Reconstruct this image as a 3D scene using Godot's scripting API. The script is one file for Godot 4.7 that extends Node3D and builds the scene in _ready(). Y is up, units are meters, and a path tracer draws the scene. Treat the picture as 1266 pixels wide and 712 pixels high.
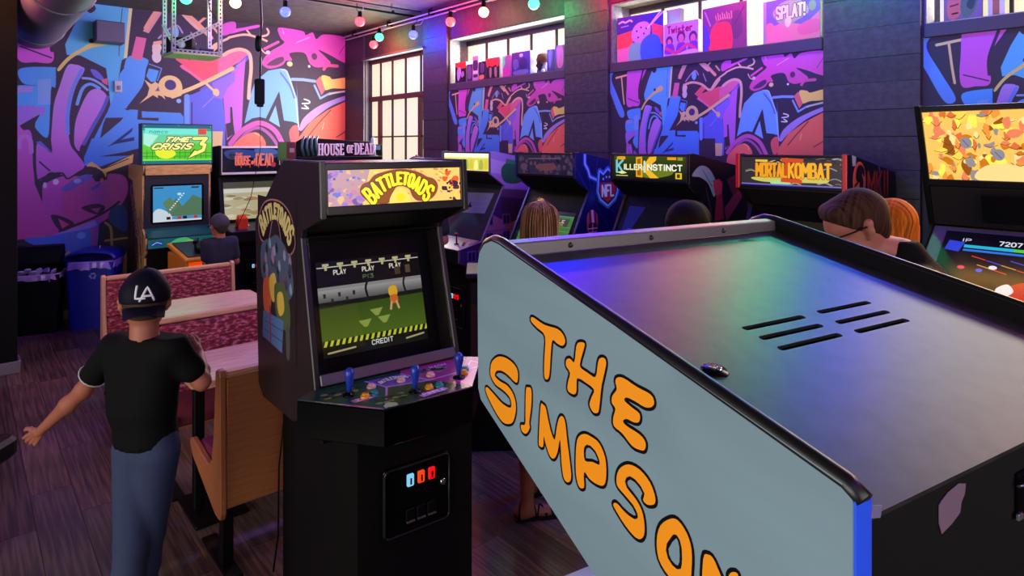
extends Node3D
# An arcade room seen from above the back of a tilted cabinet. World axes follow the room:
# the window wall is the plane x = 4.25, the mural wall the plane z = -8.55, y is up.

var M := {}          # named materials
var taken := {}      # names in use at top level
var TEXT := {}       # named textures

const WX := 4.25     # inner face of the window wall
const BZ := -8.55    # inner face of the mural wall
const CEIL := 3.53

func _ready() -> void:
	setup_camera_and_light()
	make_materials()
	build_room()
	build_windows()
	build_overhead()
	build_wall_cabinets()
	build_far_cabinets()
	build_toad_cabinet()
	build_front_cabinet()
	build_booths()
	build_bins_and_small()
	build_shelf_goods()
	build_people()

func setup_camera_and_light() -> void:
	var cam := Camera3D.new()
	cam.name = "camera"
	add_child(cam)
	cam.position = Vector3(0, 1.92, 0)
	cam.rotation.y = -atan2(683.0, 784.0)
	cam.projection = Camera3D.PROJECTION_FRUSTUM
	cam.near = 0.05
	cam.far = 60.0
	cam.size = 0.05 * 712.0 / 784.0
	cam.frustum_offset = Vector2(0, -0.05 * 176.0 / 784.0)
	cam.current = true
	var we := WorldEnvironment.new()
	we.name = "environment"
	var e := Environment.new()
	e.background_mode = Environment.BG_COLOR
	e.background_color = Color(0.75, 0.8, 0.9)
	e.background_energy_multiplier = 0.6
	e.tonemap_mode = Environment.TONE_MAPPER_LINEAR
	e.tonemap_exposure = 1.0
	e.sdfgi_enabled = true
	e.ssao_enabled = true
	e.ssil_enabled = true
	we.environment = e
	add_child(we)
	# daylight coming in through the frosted panes of the four high windows (x = 4.25 wall)
	window_light(Vector3(4.30, 2.45, -7.23), 1.40, 1.2, -90, WIN_E * 1.0)
	window_light(Vector3(4.40, 2.87, -5.05), 1.80, 0.40, -90, WIN_E * 0.9)
	window_light(Vector3(4.40, 2.87, -2.68), 1.76, 0.40, -90, WIN_E * 0.6)
	window_light(Vector3(4.40, 2.87, -0.36), 1.70, 0.40, -90, WIN_E * 0.30)
	# the shop front behind and to the left of the camera
	window_light(Vector3(-3.40, 1.75, -0.9), 4.6, 2.1, 90, SHOP_E)
	window_light(Vector3(0.6, 1.85, 3.42), 4.4, 1.9, 180, SHOP_E * 0.5)

const WIN_E := 9.0
const SHOP_E := 17.0

func window_light(at: Vector3, w: float, h: float, yaw: float, energy: float) -> void:
	var l := AreaLight3D.new()
	l.name = "daylight"
	add_child(l, true)
	l.position = at
	l.rotation_degrees.y = yaw + 180.0
	l.area_size = Vector2(w, h)
	l.light_color = Color(1.0, 0.97, 0.91)
	l.light_energy = energy
	l.area_range = 30.0
	l.shadow_enabled = true

# ------------------------------------------------------------------ nodes
func numbered(called: String) -> String:
	var n := called
	var k := 0
	while taken.has(n):
		k += 1
		n = "%s_%03d" % [called, k]
	taken[n] = true
	return n

func thing(called: String, label: String, category: String, at := Vector3.ZERO, yaw := 0.0, group := "") -> Node3D:
	var o := Node3D.new()
	o.name = numbered(called)
	add_child(o)
	o.position = at
	o.rotation_degrees.y = yaw
	meta(o, label, category, group)
	return o

func meta(o: Node, label: String, category: String, group := "") -> void:
	o.set_meta("label", label)
	o.set_meta("category", category)
	if group != "":
		o.set_meta("group", group)

func structure(called: String) -> Node3D:
	var o := Node3D.new()
	o.name = numbered(called)
	add_child(o)
	o.set_meta("kind", "structure")
	return o

func part(parent: Node, called: String, mesh: Mesh, m: Material, at := Vector3.ZERO, rot := Vector3.ZERO, label := "") -> MeshInstance3D:
	var o := MeshInstance3D.new()
	o.name = called
	o.mesh = mesh
	o.material_override = m
	parent.add_child(o, true)
	o.position = at
	o.rotation_degrees = rot
	if label != "":
		o.set_meta("label", label)
	return o

func solo(called: String, label: String, category: String, mesh: Mesh, m: Material, at := Vector3.ZERO, yaw := 0.0, group := "") -> MeshInstance3D:
	var o := MeshInstance3D.new()
	o.name = numbered(called)
	o.mesh = mesh
	o.material_override = m
	add_child(o)
	o.position = at
	o.rotation_degrees.y = yaw
	meta(o, label, category, group)
	return o

# ------------------------------------------------------------------ meshes
func begin() -> SurfaceTool:
	var st := SurfaceTool.new()
	st.begin(Mesh.PRIMITIVE_TRIANGLES)
	st.set_smooth_group(-1)
	return st

func done(st: SurfaceTool) -> ArrayMesh:
	st.generate_normals()
	return st.commit()

func tri(st: SurfaceTool, a: Vector3, b: Vector3, c: Vector3, ua := Vector2.ZERO, ub := Vector2.ZERO, uc := Vector2.ZERO) -> void:
	st.set_uv(ua)
	st.add_vertex(a)
	st.set_uv(ub)
	st.add_vertex(b)
	st.set_uv(uc)
	st.add_vertex(c)

func face(st: SurfaceTool, a: Vector3, b: Vector3, c: Vector3, d: Vector3) -> void:
	tri(st, a, b, c, Vector2(0, 0), Vector2(1, 0), Vector2(1, 1))
	tri(st, a, c, d, Vector2(0, 0), Vector2(1, 1), Vector2(0, 1))

# corners seen from the front: top left, top right, bottom right, bottom left
func quad(tl: Vector3, tr: Vector3, br: Vector3, bl: Vector3) -> ArrayMesh:
	var st := begin()
	face(st, tl, tr, br, bl)
	return done(st)

func inset(p: PackedVector2Array, d: float) -> PackedVector2Array:
	var q := PackedVector2Array()
	var n := p.size()
	for i in n:
		var a := p[(i + n - 1) % n]
		var b := p[i]
		var c := p[(i + 1) % n]
		var n1 := (b - a).normalized().orthogonal()
		var n2 := (c - b).normalized().orthogonal()
		var m := n1 + n2
		var l := maxf(m.length_squared(), 0.35)
		q.append(b - m * (2.0 * d / l))
	return q

# a polygon in x/y pushed out along z from -depth/2 to +depth/2, edges chamfered by b
func prism(poly: PackedVector2Array, depth: float, b := 0.0) -> ArrayMesh:
	var p := poly
	if not Geometry2D.is_polygon_clockwise(p):
		p = p.duplicate()
		p.reverse()
	# now p runs clockwise in Godot's sense of a y-down plane
	var st := begin()
	var h := depth / 2.0
	var cap := p if b <= 0.0 else inset_in(p, b)
	var idx := Geometry2D.triangulate_polygon(cap)
	var lo := cap[0]
	var hi := cap[0]
	for q in cap:
		lo = Vector2(minf(lo.x, q.x), minf(lo.y, q.y))
		hi = Vector2(maxf(hi.x, q.x), maxf(hi.y, q.y))
	var sz := hi - lo
	for k in range(0, idx.size(), 3):
		var a := cap[idx[k]]
		var c := cap[idx[k + 1]]
		var d := cap[idx[k + 2]]
		if (c - a).cross(d - a) > 0.0:
			var t := c
			c = d
			d = t
		# (a, c, d) clockwise seen from +z with y up
		tri(st, Vector3(a.x, a.y, h), Vector3(c.x, c.y, h), Vector3(d.x, d.y, h), uvp(a, lo, sz, false), uvp(c, lo, sz, false), uvp(d, lo, sz, false))
		tri(st, Vector3(a.x, a.y, -h), Vector3(d.x, d.y, -h), Vector3(c.x, c.y, -h), uvp(a, lo, sz, true), uvp(d, lo, sz, true), uvp(c, lo, sz, true))
	var n := p.size()
	for i in n:
		var j := (i + 1) % n
		side_quad(st, p[i], p[j], h - b, p[i], p[j], -h + b)
		if b > 0.0:
			side_quad(st, cap[i], cap[j], h, p[i], p[j], h - b)
			side_quad(st, p[i], p[j], -h + b, cap[i], cap[j], -h)
	return done(st)

func uvp(a: Vector2, lo: Vector2, sz: Vector2, flip: bool) -> Vector2:
	var x := (a.x - lo.x) / sz.x
	return Vector2(1.0 - x if flip else x, 1.0 - (a.y - lo.y) / sz.y)

func side_quad(st: SurfaceTool, a: Vector2, b: Vector2, z1: float, c: Vector2, d: Vector2, z2: float) -> void:
	var p1 := Vector3(a.x, a.y, z1)
	var p2 := Vector3(b.x, b.y, z1)
	var p3 := Vector3(d.x, d.y, z2)
	var p4 := Vector3(c.x, c.y, z2)
	face(st, p2, p1, p4, p3)

func inset_in(p: PackedVector2Array, d: float) -> PackedVector2Array:
	var q := inset(p, d)
	if area(q) > area(p):
		q = inset(p, -d)
	return q

func area(p: PackedVector2Array) -> float:
	var s := 0.0
	for i in p.size():
		s += p[i].cross(p[(i + 1) % p.size()])
	return absf(s)

func rect(w: float, h: float, c := 0.0) -> PackedVector2Array:
	var x := w / 2.0
	var y := h / 2.0
	if c <= 0.0:
		return PackedVector2Array([Vector2(-x, -y), Vector2(-x, y), Vector2(x, y), Vector2(x, -y)])
	return PackedVector2Array([Vector2(-x, -y + c), Vector2(-x, y - c), Vector2(-x + c, y), Vector2(x - c, y), Vector2(x, y - c), Vector2(x, -y + c), Vector2(x - c, -y), Vector2(-x + c, -y)])

func rounded(w: float, h: float, r: float, n := 4) -> PackedVector2Array:
	var out := PackedVector2Array()
	for k in 4:
		var cx := (w / 2.0 - r) * (1.0 if k == 0 or k == 3 else -1.0)
		var cy := (h / 2.0 - r) * (1.0 if k < 2 else -1.0)
		for i in n + 1:
			var a := PI / 2.0 * (k + float(i) / n)
			out.append(Vector2(cx + r * cos(a), cy + r * sin(a)))
	return out

var box_cache := {}
# a box of width x, height y, depth z centred on the origin, every edge chamfered by b
func box(w: float, h: float, d: float, b := 0.004) -> ArrayMesh:
	var key := "%.4f_%.4f_%.4f_%.4f" % [w, h, d, b]
	if not box_cache.has(key):
		var c := minf(b, minf(w, minf(h, d)) * 0.3)
		box_cache[key] = prism(rect(w, h, c), d, c)
	return box_cache[key]

func smooth_begin() -> SurfaceTool:
	var st := SurfaceTool.new()
	st.begin(Mesh.PRIMITIVE_TRIANGLES)
	st.set_smooth_group(0)
	return st

# profile of (radius, height) turned about y
func lathe(profile: Array, n := 20) -> ArrayMesh:
	var st := smooth_begin()
	for k in profile.size() - 1:
		var p: Vector2 = profile[k]
		var q: Vector2 = profile[k + 1]
		for i in n:
			var a := TAU * i / n
			var b := TAU * (i + 1) / n
			var p1 := Vector3(p.x * cos(a), p.y, p.x * sin(a))
			var p2 := Vector3(p.x * cos(b), p.y, p.x * sin(b))
			var q1 := Vector3(q.x * cos(a), q.y, q.x * sin(a))
			var q2 := Vector3(q.x * cos(b), q.y, q.x * sin(b))
			if p.x > 0.00001:
				tri(st, p1, q1, p2)
			if q.x > 0.00001:
				tri(st, p2, q1, q2)
	st.generate_normals()
	return st.commit()

func tube(path: Array, r: float, n := 8) -> ArrayMesh:
	var st := smooth_begin()
	add_tube(st, path, r, n)
	st.generate_normals()
	return st.commit()

func add_tube(st: SurfaceTool, path: Array, r: float, n := 8, r2 := -1.0) -> void:
	var rings := []
	var up := Vector3.UP
	for i in path.size():
		var a: Vector3 = path[maxi(i - 1, 0)]
		var b: Vector3 = path[mini(i + 1, path.size() - 1)]
		var t := (b - a).normalized()
		if absf(t.dot(up)) > 0.95:
			up = Vector3.RIGHT if absf(t.dot(Vector3.RIGHT)) < 0.9 else Vector3.FORWARD
		var s := t.cross(up).normalized()
		up = s.cross(t).normalized()
		var rr := r if r2 < 0.0 else lerpf(r, r2, float(i) / (path.size() - 1))
		var ring := []
		for k in n:
			var w := TAU * k / n
			ring.append(path[i] + (s * cos(w) + up * sin(w)) * rr)
		rings.append(ring)
	for i in rings.size() - 1:
		for k in n:
			var j := (k + 1) % n
			tri(st, rings[i][k], rings[i + 1][k], rings[i][j])
			tri(st, rings[i][j], rings[i + 1][k], rings[i + 1][j])
	for k in n:
		var j := (k + 1) % n
		tri(st, path[0], rings[0][k], rings[0][j])
		tri(st, path[-1], rings[-1][j], rings[-1][k])

func sphere(r: float, n := 16, sy := 1.0) -> ArrayMesh:
	var p := []
	for i in n / 2 + 1:
		var a := PI * i / (n / 2)
		p.append(Vector2(maxf(r * sin(a), 0.0), -r * sy * cos(a)))
	return lathe(p, n)

func v2(a: Array) -> PackedVector2Array:
	var out := PackedVector2Array()
	for i in range(0, a.size(), 2):
		out.append(Vector2(a[i], a[i + 1]))
	return out

# ------------------------------------------------------------------ materials
func mat(c: Color, rough := 0.6, metal := 0.0) -> StandardMaterial3D:
	var m := StandardMaterial3D.new()
	m.albedo_color = c
	m.roughness = rough
	m.metallic = metal
	if c.get_luminance() < 0.035 and metal == 0.0:
		m.metallic_specular = 0.3
	return m

func noise_tex(freq: float, ramp: Array, seed_n: int, w := 512, h := 512, octaves := 4) -> NoiseTexture2D:
	var n := FastNoiseLite.new()
	n.seed = seed_n
	n.noise_type = FastNoiseLite.TYPE_SIMPLEX_SMOOTH
	n.frequency = freq
	n.fractal_octaves = octaves
	var g := Gradient.new()
	var offs := PackedFloat32Array()
	var cols := PackedColorArray()
	for r in ramp:
		offs.append(r[0])
		cols.append(r[1])
	g.offsets = offs
	g.colors = cols
	var t := NoiseTexture2D.new()
	t.width = w
	t.height = h
	t.seamless = true
	t.noise = n
	t.color_ramp = g
	return t

func grain(m: StandardMaterial3D, t: Texture2D, scale: float, bump := 0.0) -> StandardMaterial3D:
	m.albedo_texture = t
	m.uv1_triplanar = true
	m.uv1_scale = Vector3.ONE * scale
	if bump > 0.0:
		m.heightmap_enabled = true
		m.heightmap_texture = t
		m.heightmap_scale = bump
	return m

func glow(c: Color, e: float, base := Color(0.05, 0.05, 0.05)) -> StandardMaterial3D:
	var m := mat(base, 0.4)
	m.emission_enabled = true
	m.emission = c
	m.emission_energy_multiplier = e
	return m

func printed(t: Texture2D, rough := 0.45) -> StandardMaterial3D:
	var m := mat(Color.WHITE, rough)
	m.albedo_texture = t
	return m

func backlit(t: Texture2D, e: float, rough := 0.25) -> StandardMaterial3D:
	var m := mat(Color(0.25, 0.25, 0.25), rough)
	m.albedo_texture = t
	m.emission_enabled = true
	m.emission = Color.WHITE
	m.emission_operator = BaseMaterial3D.EMISSION_OP_MULTIPLY
	m.emission_texture = t
	m.emission_energy_multiplier = e
	return m

# ------------------------------------------------------------------ flat print: a small painter
class Canvas:
	var im: Image
	var w: int
	var h: int
	var k := 2.0      # painted at twice the size, then halved
	func _init(wide: int, high: int, c: Color) -> void:
		w = wide
		h = high
		im = Image.create_empty(int(wide * k), int(high * k), false, Image.FORMAT_RGB8)
		im.fill(c)
	func rect(x: float, y: float, rw: float, rh: float, c: Color) -> void:
		im.fill_rect(Rect2i(int(x * k), int(y * k), maxi(1, int(rw * k)), maxi(1, int(rh * k))), c)
	func poly(p: PackedVector2Array, c: Color, c2 := Color(-1, 0, 0)) -> void:
		fill([p], c, c2)
	# outlines filled by the even-odd rule, so a second outline inside the first is a hole
	func fill(all: Array, c: Color, c2 := Color(-1, 0, 0)) -> void:
		var lo := 1e9
		var hi := -1e9
		for p: PackedVector2Array in all:
			for q in p:
				lo = minf(lo, q.y)
				hi = maxf(hi, q.y)
		var y0 := maxi(0, int(floor(lo * k)))
		var y1 := mini(im.get_height() - 1, int(ceil(hi * k)))
		var iw := im.get_width()
		var rows := {}
		for p: PackedVector2Array in all:
			var n := p.size()
			for i in n:
				var a := p[i] * k
				var b := p[(i + 1) % n] * k
				if a.y > b.y:
					var t := a
					a = b
					b = t
				var r0 := maxi(y0, int(ceil(a.y - 0.5)))
				var r1 := mini(y1, int(ceil(b.y - 0.5)) - 1)
				for y in range(r0, r1 + 1):
					var x := a.x + (y + 0.5 - a.y) / (b.y - a.y) * (b.x - a.x)
					if rows.has(y):
						rows[y].append(x)
					else:
						rows[y] = [x]
		for y in rows:
			var xs: Array = rows[y]
			xs.sort()
			var col := c
			if c2.r >= 0.0:
				col = c.lerp(c2, clampf((y / k - lo) / (hi - lo), 0.0, 1.0))
			for i in range(0, xs.size() - 1, 2):
				var x0 := maxi(0, int(round(xs[i])))
				var x1 := mini(iw, int(round(xs[i + 1])))
				if x1 > x0:
					im.fill_rect(Rect2i(x0, y, x1 - x0, 1), col)
	func oval(cx: float, cy: float, rx: float, ry: float, c: Color) -> void:
		var p := PackedVector2Array()
		for i in 24:
			p.append(Vector2(cx + rx * cos(TAU * i / 24), cy + ry * sin(TAU * i / 24)))
		poly(p, c)
	func ring(cx: float, cy: float, r: float, wide: float, c: Color) -> void:
		var p := PackedVector2Array()
		for i in 25:
			p.append(Vector2(cx + r * cos(TAU * i / 24), cy + r * sin(TAU * i / 24)))
		stroke(p, wide, c)
	func stroke(p: PackedVector2Array, wide: float, c: Color) -> void:
		if p.size() < 2:
			return
		fill(Geometry2D.offset_polyline(p, wide / 2.0, Geometry2D.JOIN_ROUND, Geometry2D.END_ROUND), c)
	func line(a: Array, wide: float, c: Color, bend := false) -> void:
		var p := Canvas.pts(a)
		stroke(Canvas.curve(p, false) if bend else p, wide, c)
	func shape(a: Array, c: Color, c2 := Color(-1, 0, 0)) -> void:
		poly(Canvas.pts(a), c, c2)
	func blob(a: Array, c: Color, c2 := Color(-1, 0, 0)) -> void:
		poly(Canvas.curve(Canvas.pts(a), true), c, c2)
	static func pts(a: Array) -> PackedVector2Array:
		var p := PackedVector2Array()
		for i in range(0, a.size(), 2):
			p.append(Vector2(a[i], a[i + 1]))
		return p
	static func curve(p: PackedVector2Array, closed: bool, steps := 5) -> PackedVector2Array:
		var out := PackedVector2Array()
		var n := p.size()
		var last := n if closed else n - 1
		for i in last:
			var a := p[(i + n - 1) % n] if closed else p[maxi(i - 1, 0)]
			var b := p[i]
			var c := p[(i + 1) % n]
			var d := p[(i + 2) % n] if closed else p[mini(i + 2, n - 1)]
			for s in steps:
				out.append(b.cubic_interpolate(c, a, d, float(s) / steps))
		if not closed:
			out.append(p[n - 1])
		return out
	# a line of lettering; warp takes (along 0..1, down 0..1) to a place on the canvas
	func text(s: String, warp: Callable, wide: float, c: Color, rim := 0.0, rim_c := Color.BLACK, gap := 0.22) -> void:
		var total := 0.0
		for ch in s:
			total += Canvas.advance(ch) + gap
		total -= gap
		for pass_n in 2:
			if pass_n == 0 and rim <= 0.0:
				continue
			var x := 0.0
			for ch in s:
				for ln in FONT.get(ch, FONT.get(ch.to_upper(), [])):
					var p := PackedVector2Array()
					for i in range(0, ln.size(), 2):
						if i > 0:     # a few points along each piece so that it can bend
							for t in [0.34, 0.67]:
								var fx: float = lerpf(ln[i - 2], ln[i], t)
								var fy: float = lerpf(ln[i - 1], ln[i + 1], t)
								p.append(warp.call((x + fx) / total, fy))
						p.append(warp.call((x + ln[i]) / total, ln[i + 1]))
					stroke(p, wide + (rim * 2.0 if pass_n == 0 else 0.0), rim_c if pass_n == 0 else c)
				x += Canvas.advance(ch) + gap
	func words(s: String, x: float, y: float, tw: float, th: float, wide: float, c: Color, rim := 0.0, rim_c := Color.BLACK, slant := 0.0) -> void:
		text(s, func(a, d): return Vector2(x + a * tw + (0.5 - d) * slant, y + d * th), wide, c, rim, rim_c)
	static func advance(ch: String) -> float:
		if ch == " ":
			return 0.35
		if ch == "I" or ch == "i" or ch == "1" or ch == ":" or ch == "." or ch == "!":
			return 0.12
		return 0.62 if ch.to_upper() in ["M", "W"] else 0.5
	func tex() -> ImageTexture:
		im.resize(w, h, Image.INTERPOLATE_BILINEAR)
		im.generate_mipmaps()
		return ImageTexture.create_from_image(im)

	const FONT := {
		"a": [[0.5, 0.45, 0.5, 1], [0.5, 0.55, 0.3, 0.42, 0.1, 0.5, 0, 0.72, 0.1, 0.95, 0.3, 1, 0.5, 0.88]],
		"c": [[0.46, 0.52, 0.3, 0.42, 0.1, 0.5, 0, 0.72, 0.1, 0.95, 0.3, 1, 0.46, 0.92]],
		"e": [[0, 0.7, 0.5, 0.7, 0.45, 0.5, 0.28, 0.42, 0.08, 0.5, 0, 0.72, 0.1, 0.95, 0.3, 1, 0.46, 0.92]],
		"f": [[0.42, 0, 0.25, 0, 0.18, 0.12, 0.18, 1], [0, 0.45, 0.4, 0.45]],
		"i": [[0.06, 0.42, 0.06, 1], [0.06, 0.15, 0.06, 0.18]],
		"m": [[0, 1, 0, 0.42], [0, 0.55, 0.15, 0.42, 0.28, 0.5, 0.28, 1], [0.28, 0.55, 0.43, 0.42, 0.56, 0.5, 0.56, 1]],
		"n": [[0, 1, 0, 0.42], [0, 0.58, 0.25, 0.42, 0.45, 0.52, 0.45, 1]],
		"o": [[0.25, 0.42, 0.08, 0.5, 0, 0.72, 0.08, 0.93, 0.25, 1, 0.42, 0.93, 0.5, 0.72, 0.42, 0.5, 0.25, 0.42]],
		"r": [[0.04, 1, 0.04, 0.42], [0.04, 0.6, 0.2, 0.44, 0.4, 0.44]],
		"s": [[0.42, 0.5, 0.25, 0.42, 0.06, 0.5, 0.1, 0.66, 0.35, 0.76, 0.44, 0.88, 0.25, 1, 0.04, 0.94]],
		"t": [[0.18, 0.12, 0.18, 0.9, 0.3, 1, 0.42, 0.96], [0, 0.42, 0.4, 0.42]],
		"w": [[0, 0.42, 0.15, 1, 0.31, 0.5, 0.47, 1, 0.62, 0.42]],
		"A": [[0, 1, 0.25, 0, 0.5, 1], [0.1, 0.65, 0.4, 0.65]],
		"B": [[0, 0, 0, 1, 0.35, 1, 0.5, 0.87, 0.5, 0.62, 0.35, 0.48, 0, 0.48], [0, 0, 0.33, 0, 0.45, 0.12, 0.45, 0.36, 0.33, 0.48]],
		"C": [[0.5, 0.2, 0.38, 0, 0.12, 0, 0, 0.2, 0, 0.8, 0.12, 1, 0.38, 1, 0.5, 0.8]],
		"D": [[0, 0, 0, 1, 0.3, 1, 0.5, 0.78, 0.5, 0.22, 0.3, 0, 0, 0]],
		"E": [[0.5, 0, 0, 0, 0, 1, 0.5, 1], [0, 0.5, 0.38, 0.5]],
		"F": [[0.5, 0, 0, 0, 0, 1], [0, 0.5, 0.38, 0.5]],
		"G": [[0.5, 0.2, 0.38, 0, 0.12, 0, 0, 0.2, 0, 0.8, 0.12, 1, 0.38, 1, 0.5, 0.8, 0.5, 0.55, 0.3, 0.55]],
		"H": [[0, 0, 0, 1], [0.5, 0, 0.5, 1], [0, 0.5, 0.5, 0.5]],
		"I": [[0.06, 0, 0.06, 1]],
		"J": [[0.5, 0, 0.5, 0.8, 0.35, 1, 0.12, 1, 0, 0.8]],
		"K": [[0, 0, 0, 1], [0.5, 0, 0, 0.55], [0.15, 0.42, 0.5, 1]],
		"L": [[0, 0, 0, 1, 0.48, 1]],
		"M": [[0, 1, 0, 0, 0.31, 0.6, 0.62, 0, 0.62, 1]],
		"N": [[0, 1, 0, 0, 0.5, 1, 0.5, 0]],
		"O": [[0.12, 0, 0.38, 0, 0.5, 0.2, 0.5, 0.8, 0.38, 1, 0.12, 1, 0, 0.8, 0, 0.2, 0.12, 0]],
		"P": [[0, 1, 0, 0, 0.36, 0, 0.5, 0.14, 0.5, 0.4, 0.36, 0.54, 0, 0.54]],
		"Q": [[0.12, 0, 0.38, 0, 0.5, 0.2, 0.5, 0.8, 0.38, 1, 0.12, 1, 0, 0.8, 0, 0.2, 0.12, 0], [0.3, 0.75, 0.5, 1.05]],
		"R": [[0, 1, 0, 0, 0.36, 0, 0.5, 0.14, 0.5, 0.38, 0.36, 0.52, 0, 0.52], [0.24, 0.52, 0.5, 1]],
		"S": [[0.5, 0.18, 0.38, 0, 0.12, 0, 0, 0.15, 0, 0.35, 0.12, 0.48, 0.38, 0.53, 0.5, 0.66, 0.5, 0.86, 0.38, 1, 0.12, 1, 0, 0.83]],
		"T": [[0, 0, 0.5, 0], [0.25, 0, 0.25, 1]],
		"U": [[0, 0, 0, 0.8, 0.12, 1, 0.38, 1, 0.5, 0.8, 0.5, 0]],
		"V": [[0, 0, 0.25, 1, 0.5, 0]],
		"W": [[0, 0, 0.15, 1, 0.31, 0.4, 0.47, 1, 0.62, 0]],
		"X": [[0, 0, 0.5, 1], [0.5, 0, 0, 1]],
		"Y": [[0, 0, 0.25, 0.5, 0.5, 0], [0.25, 0.5, 0.25, 1]],
		"Z": [[0, 0, 0.5, 0, 0, 1, 0.5, 1]],
		"0": [[0.12, 0, 0.38, 0, 0.5, 0.2, 0.5, 0.8, 0.38, 1, 0.12, 1, 0, 0.8, 0, 0.2, 0.12, 0]],
		"1": [[0.06, 0, 0.06, 1]],
		"2": [[0, 0.2, 0.12, 0, 0.38, 0, 0.5, 0.2, 0.45, 0.42, 0, 1, 0.5, 1]],
		"3": [[0, 0, 0.5, 0, 0.2, 0.42, 0.38, 0.42, 0.5, 0.6, 0.5, 0.85, 0.38, 1, 0.12, 1, 0, 0.85]],
		"7": [[0, 0, 0.5, 0, 0.18, 1]],
		"!": [[0.06, 0, 0.06, 0.65], [0.06, 0.95, 0.06, 1]],
		".": [[0.06, 0.97, 0.06, 1]],
	}

func paint_mural() -> ImageTexture:
	var c := Canvas.new(1400, 1186, Color8(46, 34, 58))
	c.blob([-8, -57, 29, -60, 49, -24, 11, 46, 69, 173, 123, 286, 83, 301, 22, 182, -8, 101], Color8(88, 142, 219))
	c.line([51, 43, 143, 31], 13, Color8(218, 183, 124), true)
	c.line([97, 41, 108, 141, 119, 219], 10, Color8(218, 183, 124), true)
	c.blob([169, -69, 346, -68, 291, 23, 242, 116, 246, 227, 195, 238, 143, 231, 140, 110], Color8(201, 84, 192))
	c.line([274, 9, 242, 116, 242, 191], 12, Color8(46, 34, 58), true)
	c.line([150, 185, 240, 218], 5, Color8(46, 34, 58), true)
	c.shape([386, -62, 503, -82, 481, 193, 462, 208, 449, 294, 425, 391, 417, 296, 410, 243, 328, 201, 286, 203, 281, 165, 314, 77], Color8(84, 176, 219))
	c.shape([491, -53, 503, -54, 480, 197, 469, 199], Color8(210, 209, 144))
	c.line([464, 5, 455, 112, 453, 191], 2, Color8(46, 34, 58), true)
	c.blob([259, 254, 265, 264, 300, 216, 360, 171, 419, 150, 427, 135, 415, 120, 389, 128, 342, 165, 293, 206], Color8(210, 196, 108))
	c.oval(363, 142, 9, 9, Color8(46, 34, 58))
	c.blob([340, 11, 358, -9, 377, 17, 358, 37], Color8(46, 34, 58))
	c.blob([149, 265, 245, 252, 253, 264, 252, 325, 240, 328, 236, 407, 229, 510, 196, 482, 193, 458, 206, 428, 205, 400, 136, 401, 136, 330, 198, 324, 156, 316], Color8(75, 156, 227))
	c.shape([200, 301, 239, 294, 237, 390, 200, 392], Color8(119, 162, 225))
	c.blob([136, 403, 215, 401, 221, 416, 213, 432, 203, 429, 146, 471, 136, 477], Color8(149, 111, 209))
	c.shape([136, 330, 187, 327, 185, 345, 136, 353], Color8(162, 133, 209))
	c.blob([138, 491, 159, 485, 182, 499, 188, 638, 210, 730, 212, 689, 272, 655, 328, 657, 364, 661, 379, 678, 412, 671, 419, 650, 474, 664, 476, 744, 379, 872, 265, 917, 242, 914, 146, 892, 138, 803], Color8(176, 92, 196), Color8(183, 61, 137))
	c.shape([182, 515, 195, 515, 196, 669, 213, 680, 213, 747, 191, 679], Color8(46, 34, 58))
	c.line([146, 548, 148, 520, 162, 506, 178, 521, 181, 564], 14, Color8(173, 115, 201), true)
	c.blob([287, 245, 314, 237, 332, 243, 341, 257, 312, 323, 296, 396, 291, 464, 297, 535, 319, 574, 342, 617, 314, 646, 289, 664, 272, 649, 235, 639, 201, 668, 195, 556, 205, 532, 240, 567, 239, 519, 242, 456, 248, 386, 262, 330], Color8(169, 133, 216), Color8(173, 86, 187))
	c.line([332, 256, 303, 336, 289, 422, 289, 497], 13, Color8(101, 131, 218), true)
	c.shape([193, 528, 208, 524, 245, 569, 208, 540], Color8(88, 97, 196))
	c.line([205, 600, 235, 633], 5, Color8(46, 34, 58), true)
	c.blob([364, 329, 388, 324, 412, 348, 400, 387, 364, 462, 342, 514, 328, 546, 324, 562, 310, 540, 309, 497, 314, 446, 331, 390, 348, 349], Color8(178, 126, 212), Color8(174, 101, 192))
	c.line([416, 354, 400, 400, 371, 462, 339, 535], 12, Color8(77, 84, 176), true)
	c.line([318, 385, 335, 326, 360, 307, 388, 321], 11, Color8(101, 160, 228), true)
	c.line([336, 286, 364, 288, 393, 305, 415, 326], 9, Color8(126, 160, 219), true)
	c.blob([360, 251, 380, 254, 401, 279, 394, 289, 372, 277], Color8(101, 99, 201))
	c.shape([393, 288, 415, 280, 416, 309, 400, 300], Color8(205, 97, 133))
	c.blob([476, 202, 550, 195, 545, 237, 530, 310, 472, 395], Color8(81, 153, 228))
	c.shape([457, 257, 483, 219, 542, 232, 530, 310, 470, 398, 517, 399, 532, 436, 530, 404, 670, 406, 682, 422, 682, 548, 532, 548, 472, 566, 389, 583, 491, 580, 393, 621, 342, 617, 339, 587, 364, 514, 371, 513, 415, 409, 430, 364], Color8(81, 153, 228), Color8(65, 126, 216))
	c.shape([518, 399, 528, 401, 528, 430, 590, 429, 589, 441, 515, 437], Color8(46, 34, 58))
	c.shape([409, 434, 467, 431, 460, 443, 391, 513, 400, 461], Color8(46, 34, 58))
	c.shape([415, 546, 500, 469, 496, 486, 460, 518, 504, 507, 504, 521, 438, 535], Color8(30, 40, 110))
	c.blob([530, 310, 550, 250, 599, 260, 562, 303, 511, 383, 476, 397], Color8(46, 34, 58))
	c.shape([555, 231, 591, 238, 579, 285, 562, 285, 546, 264], Color8(75, 156, 228))
	c.line([557, 214, 601, 228, 586, 279], 4, Color8(97, 142, 223))
	c.shape([582, -2, 604, 0, 555, 91, 534, 85], Color8(201, 144, 158))
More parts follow.
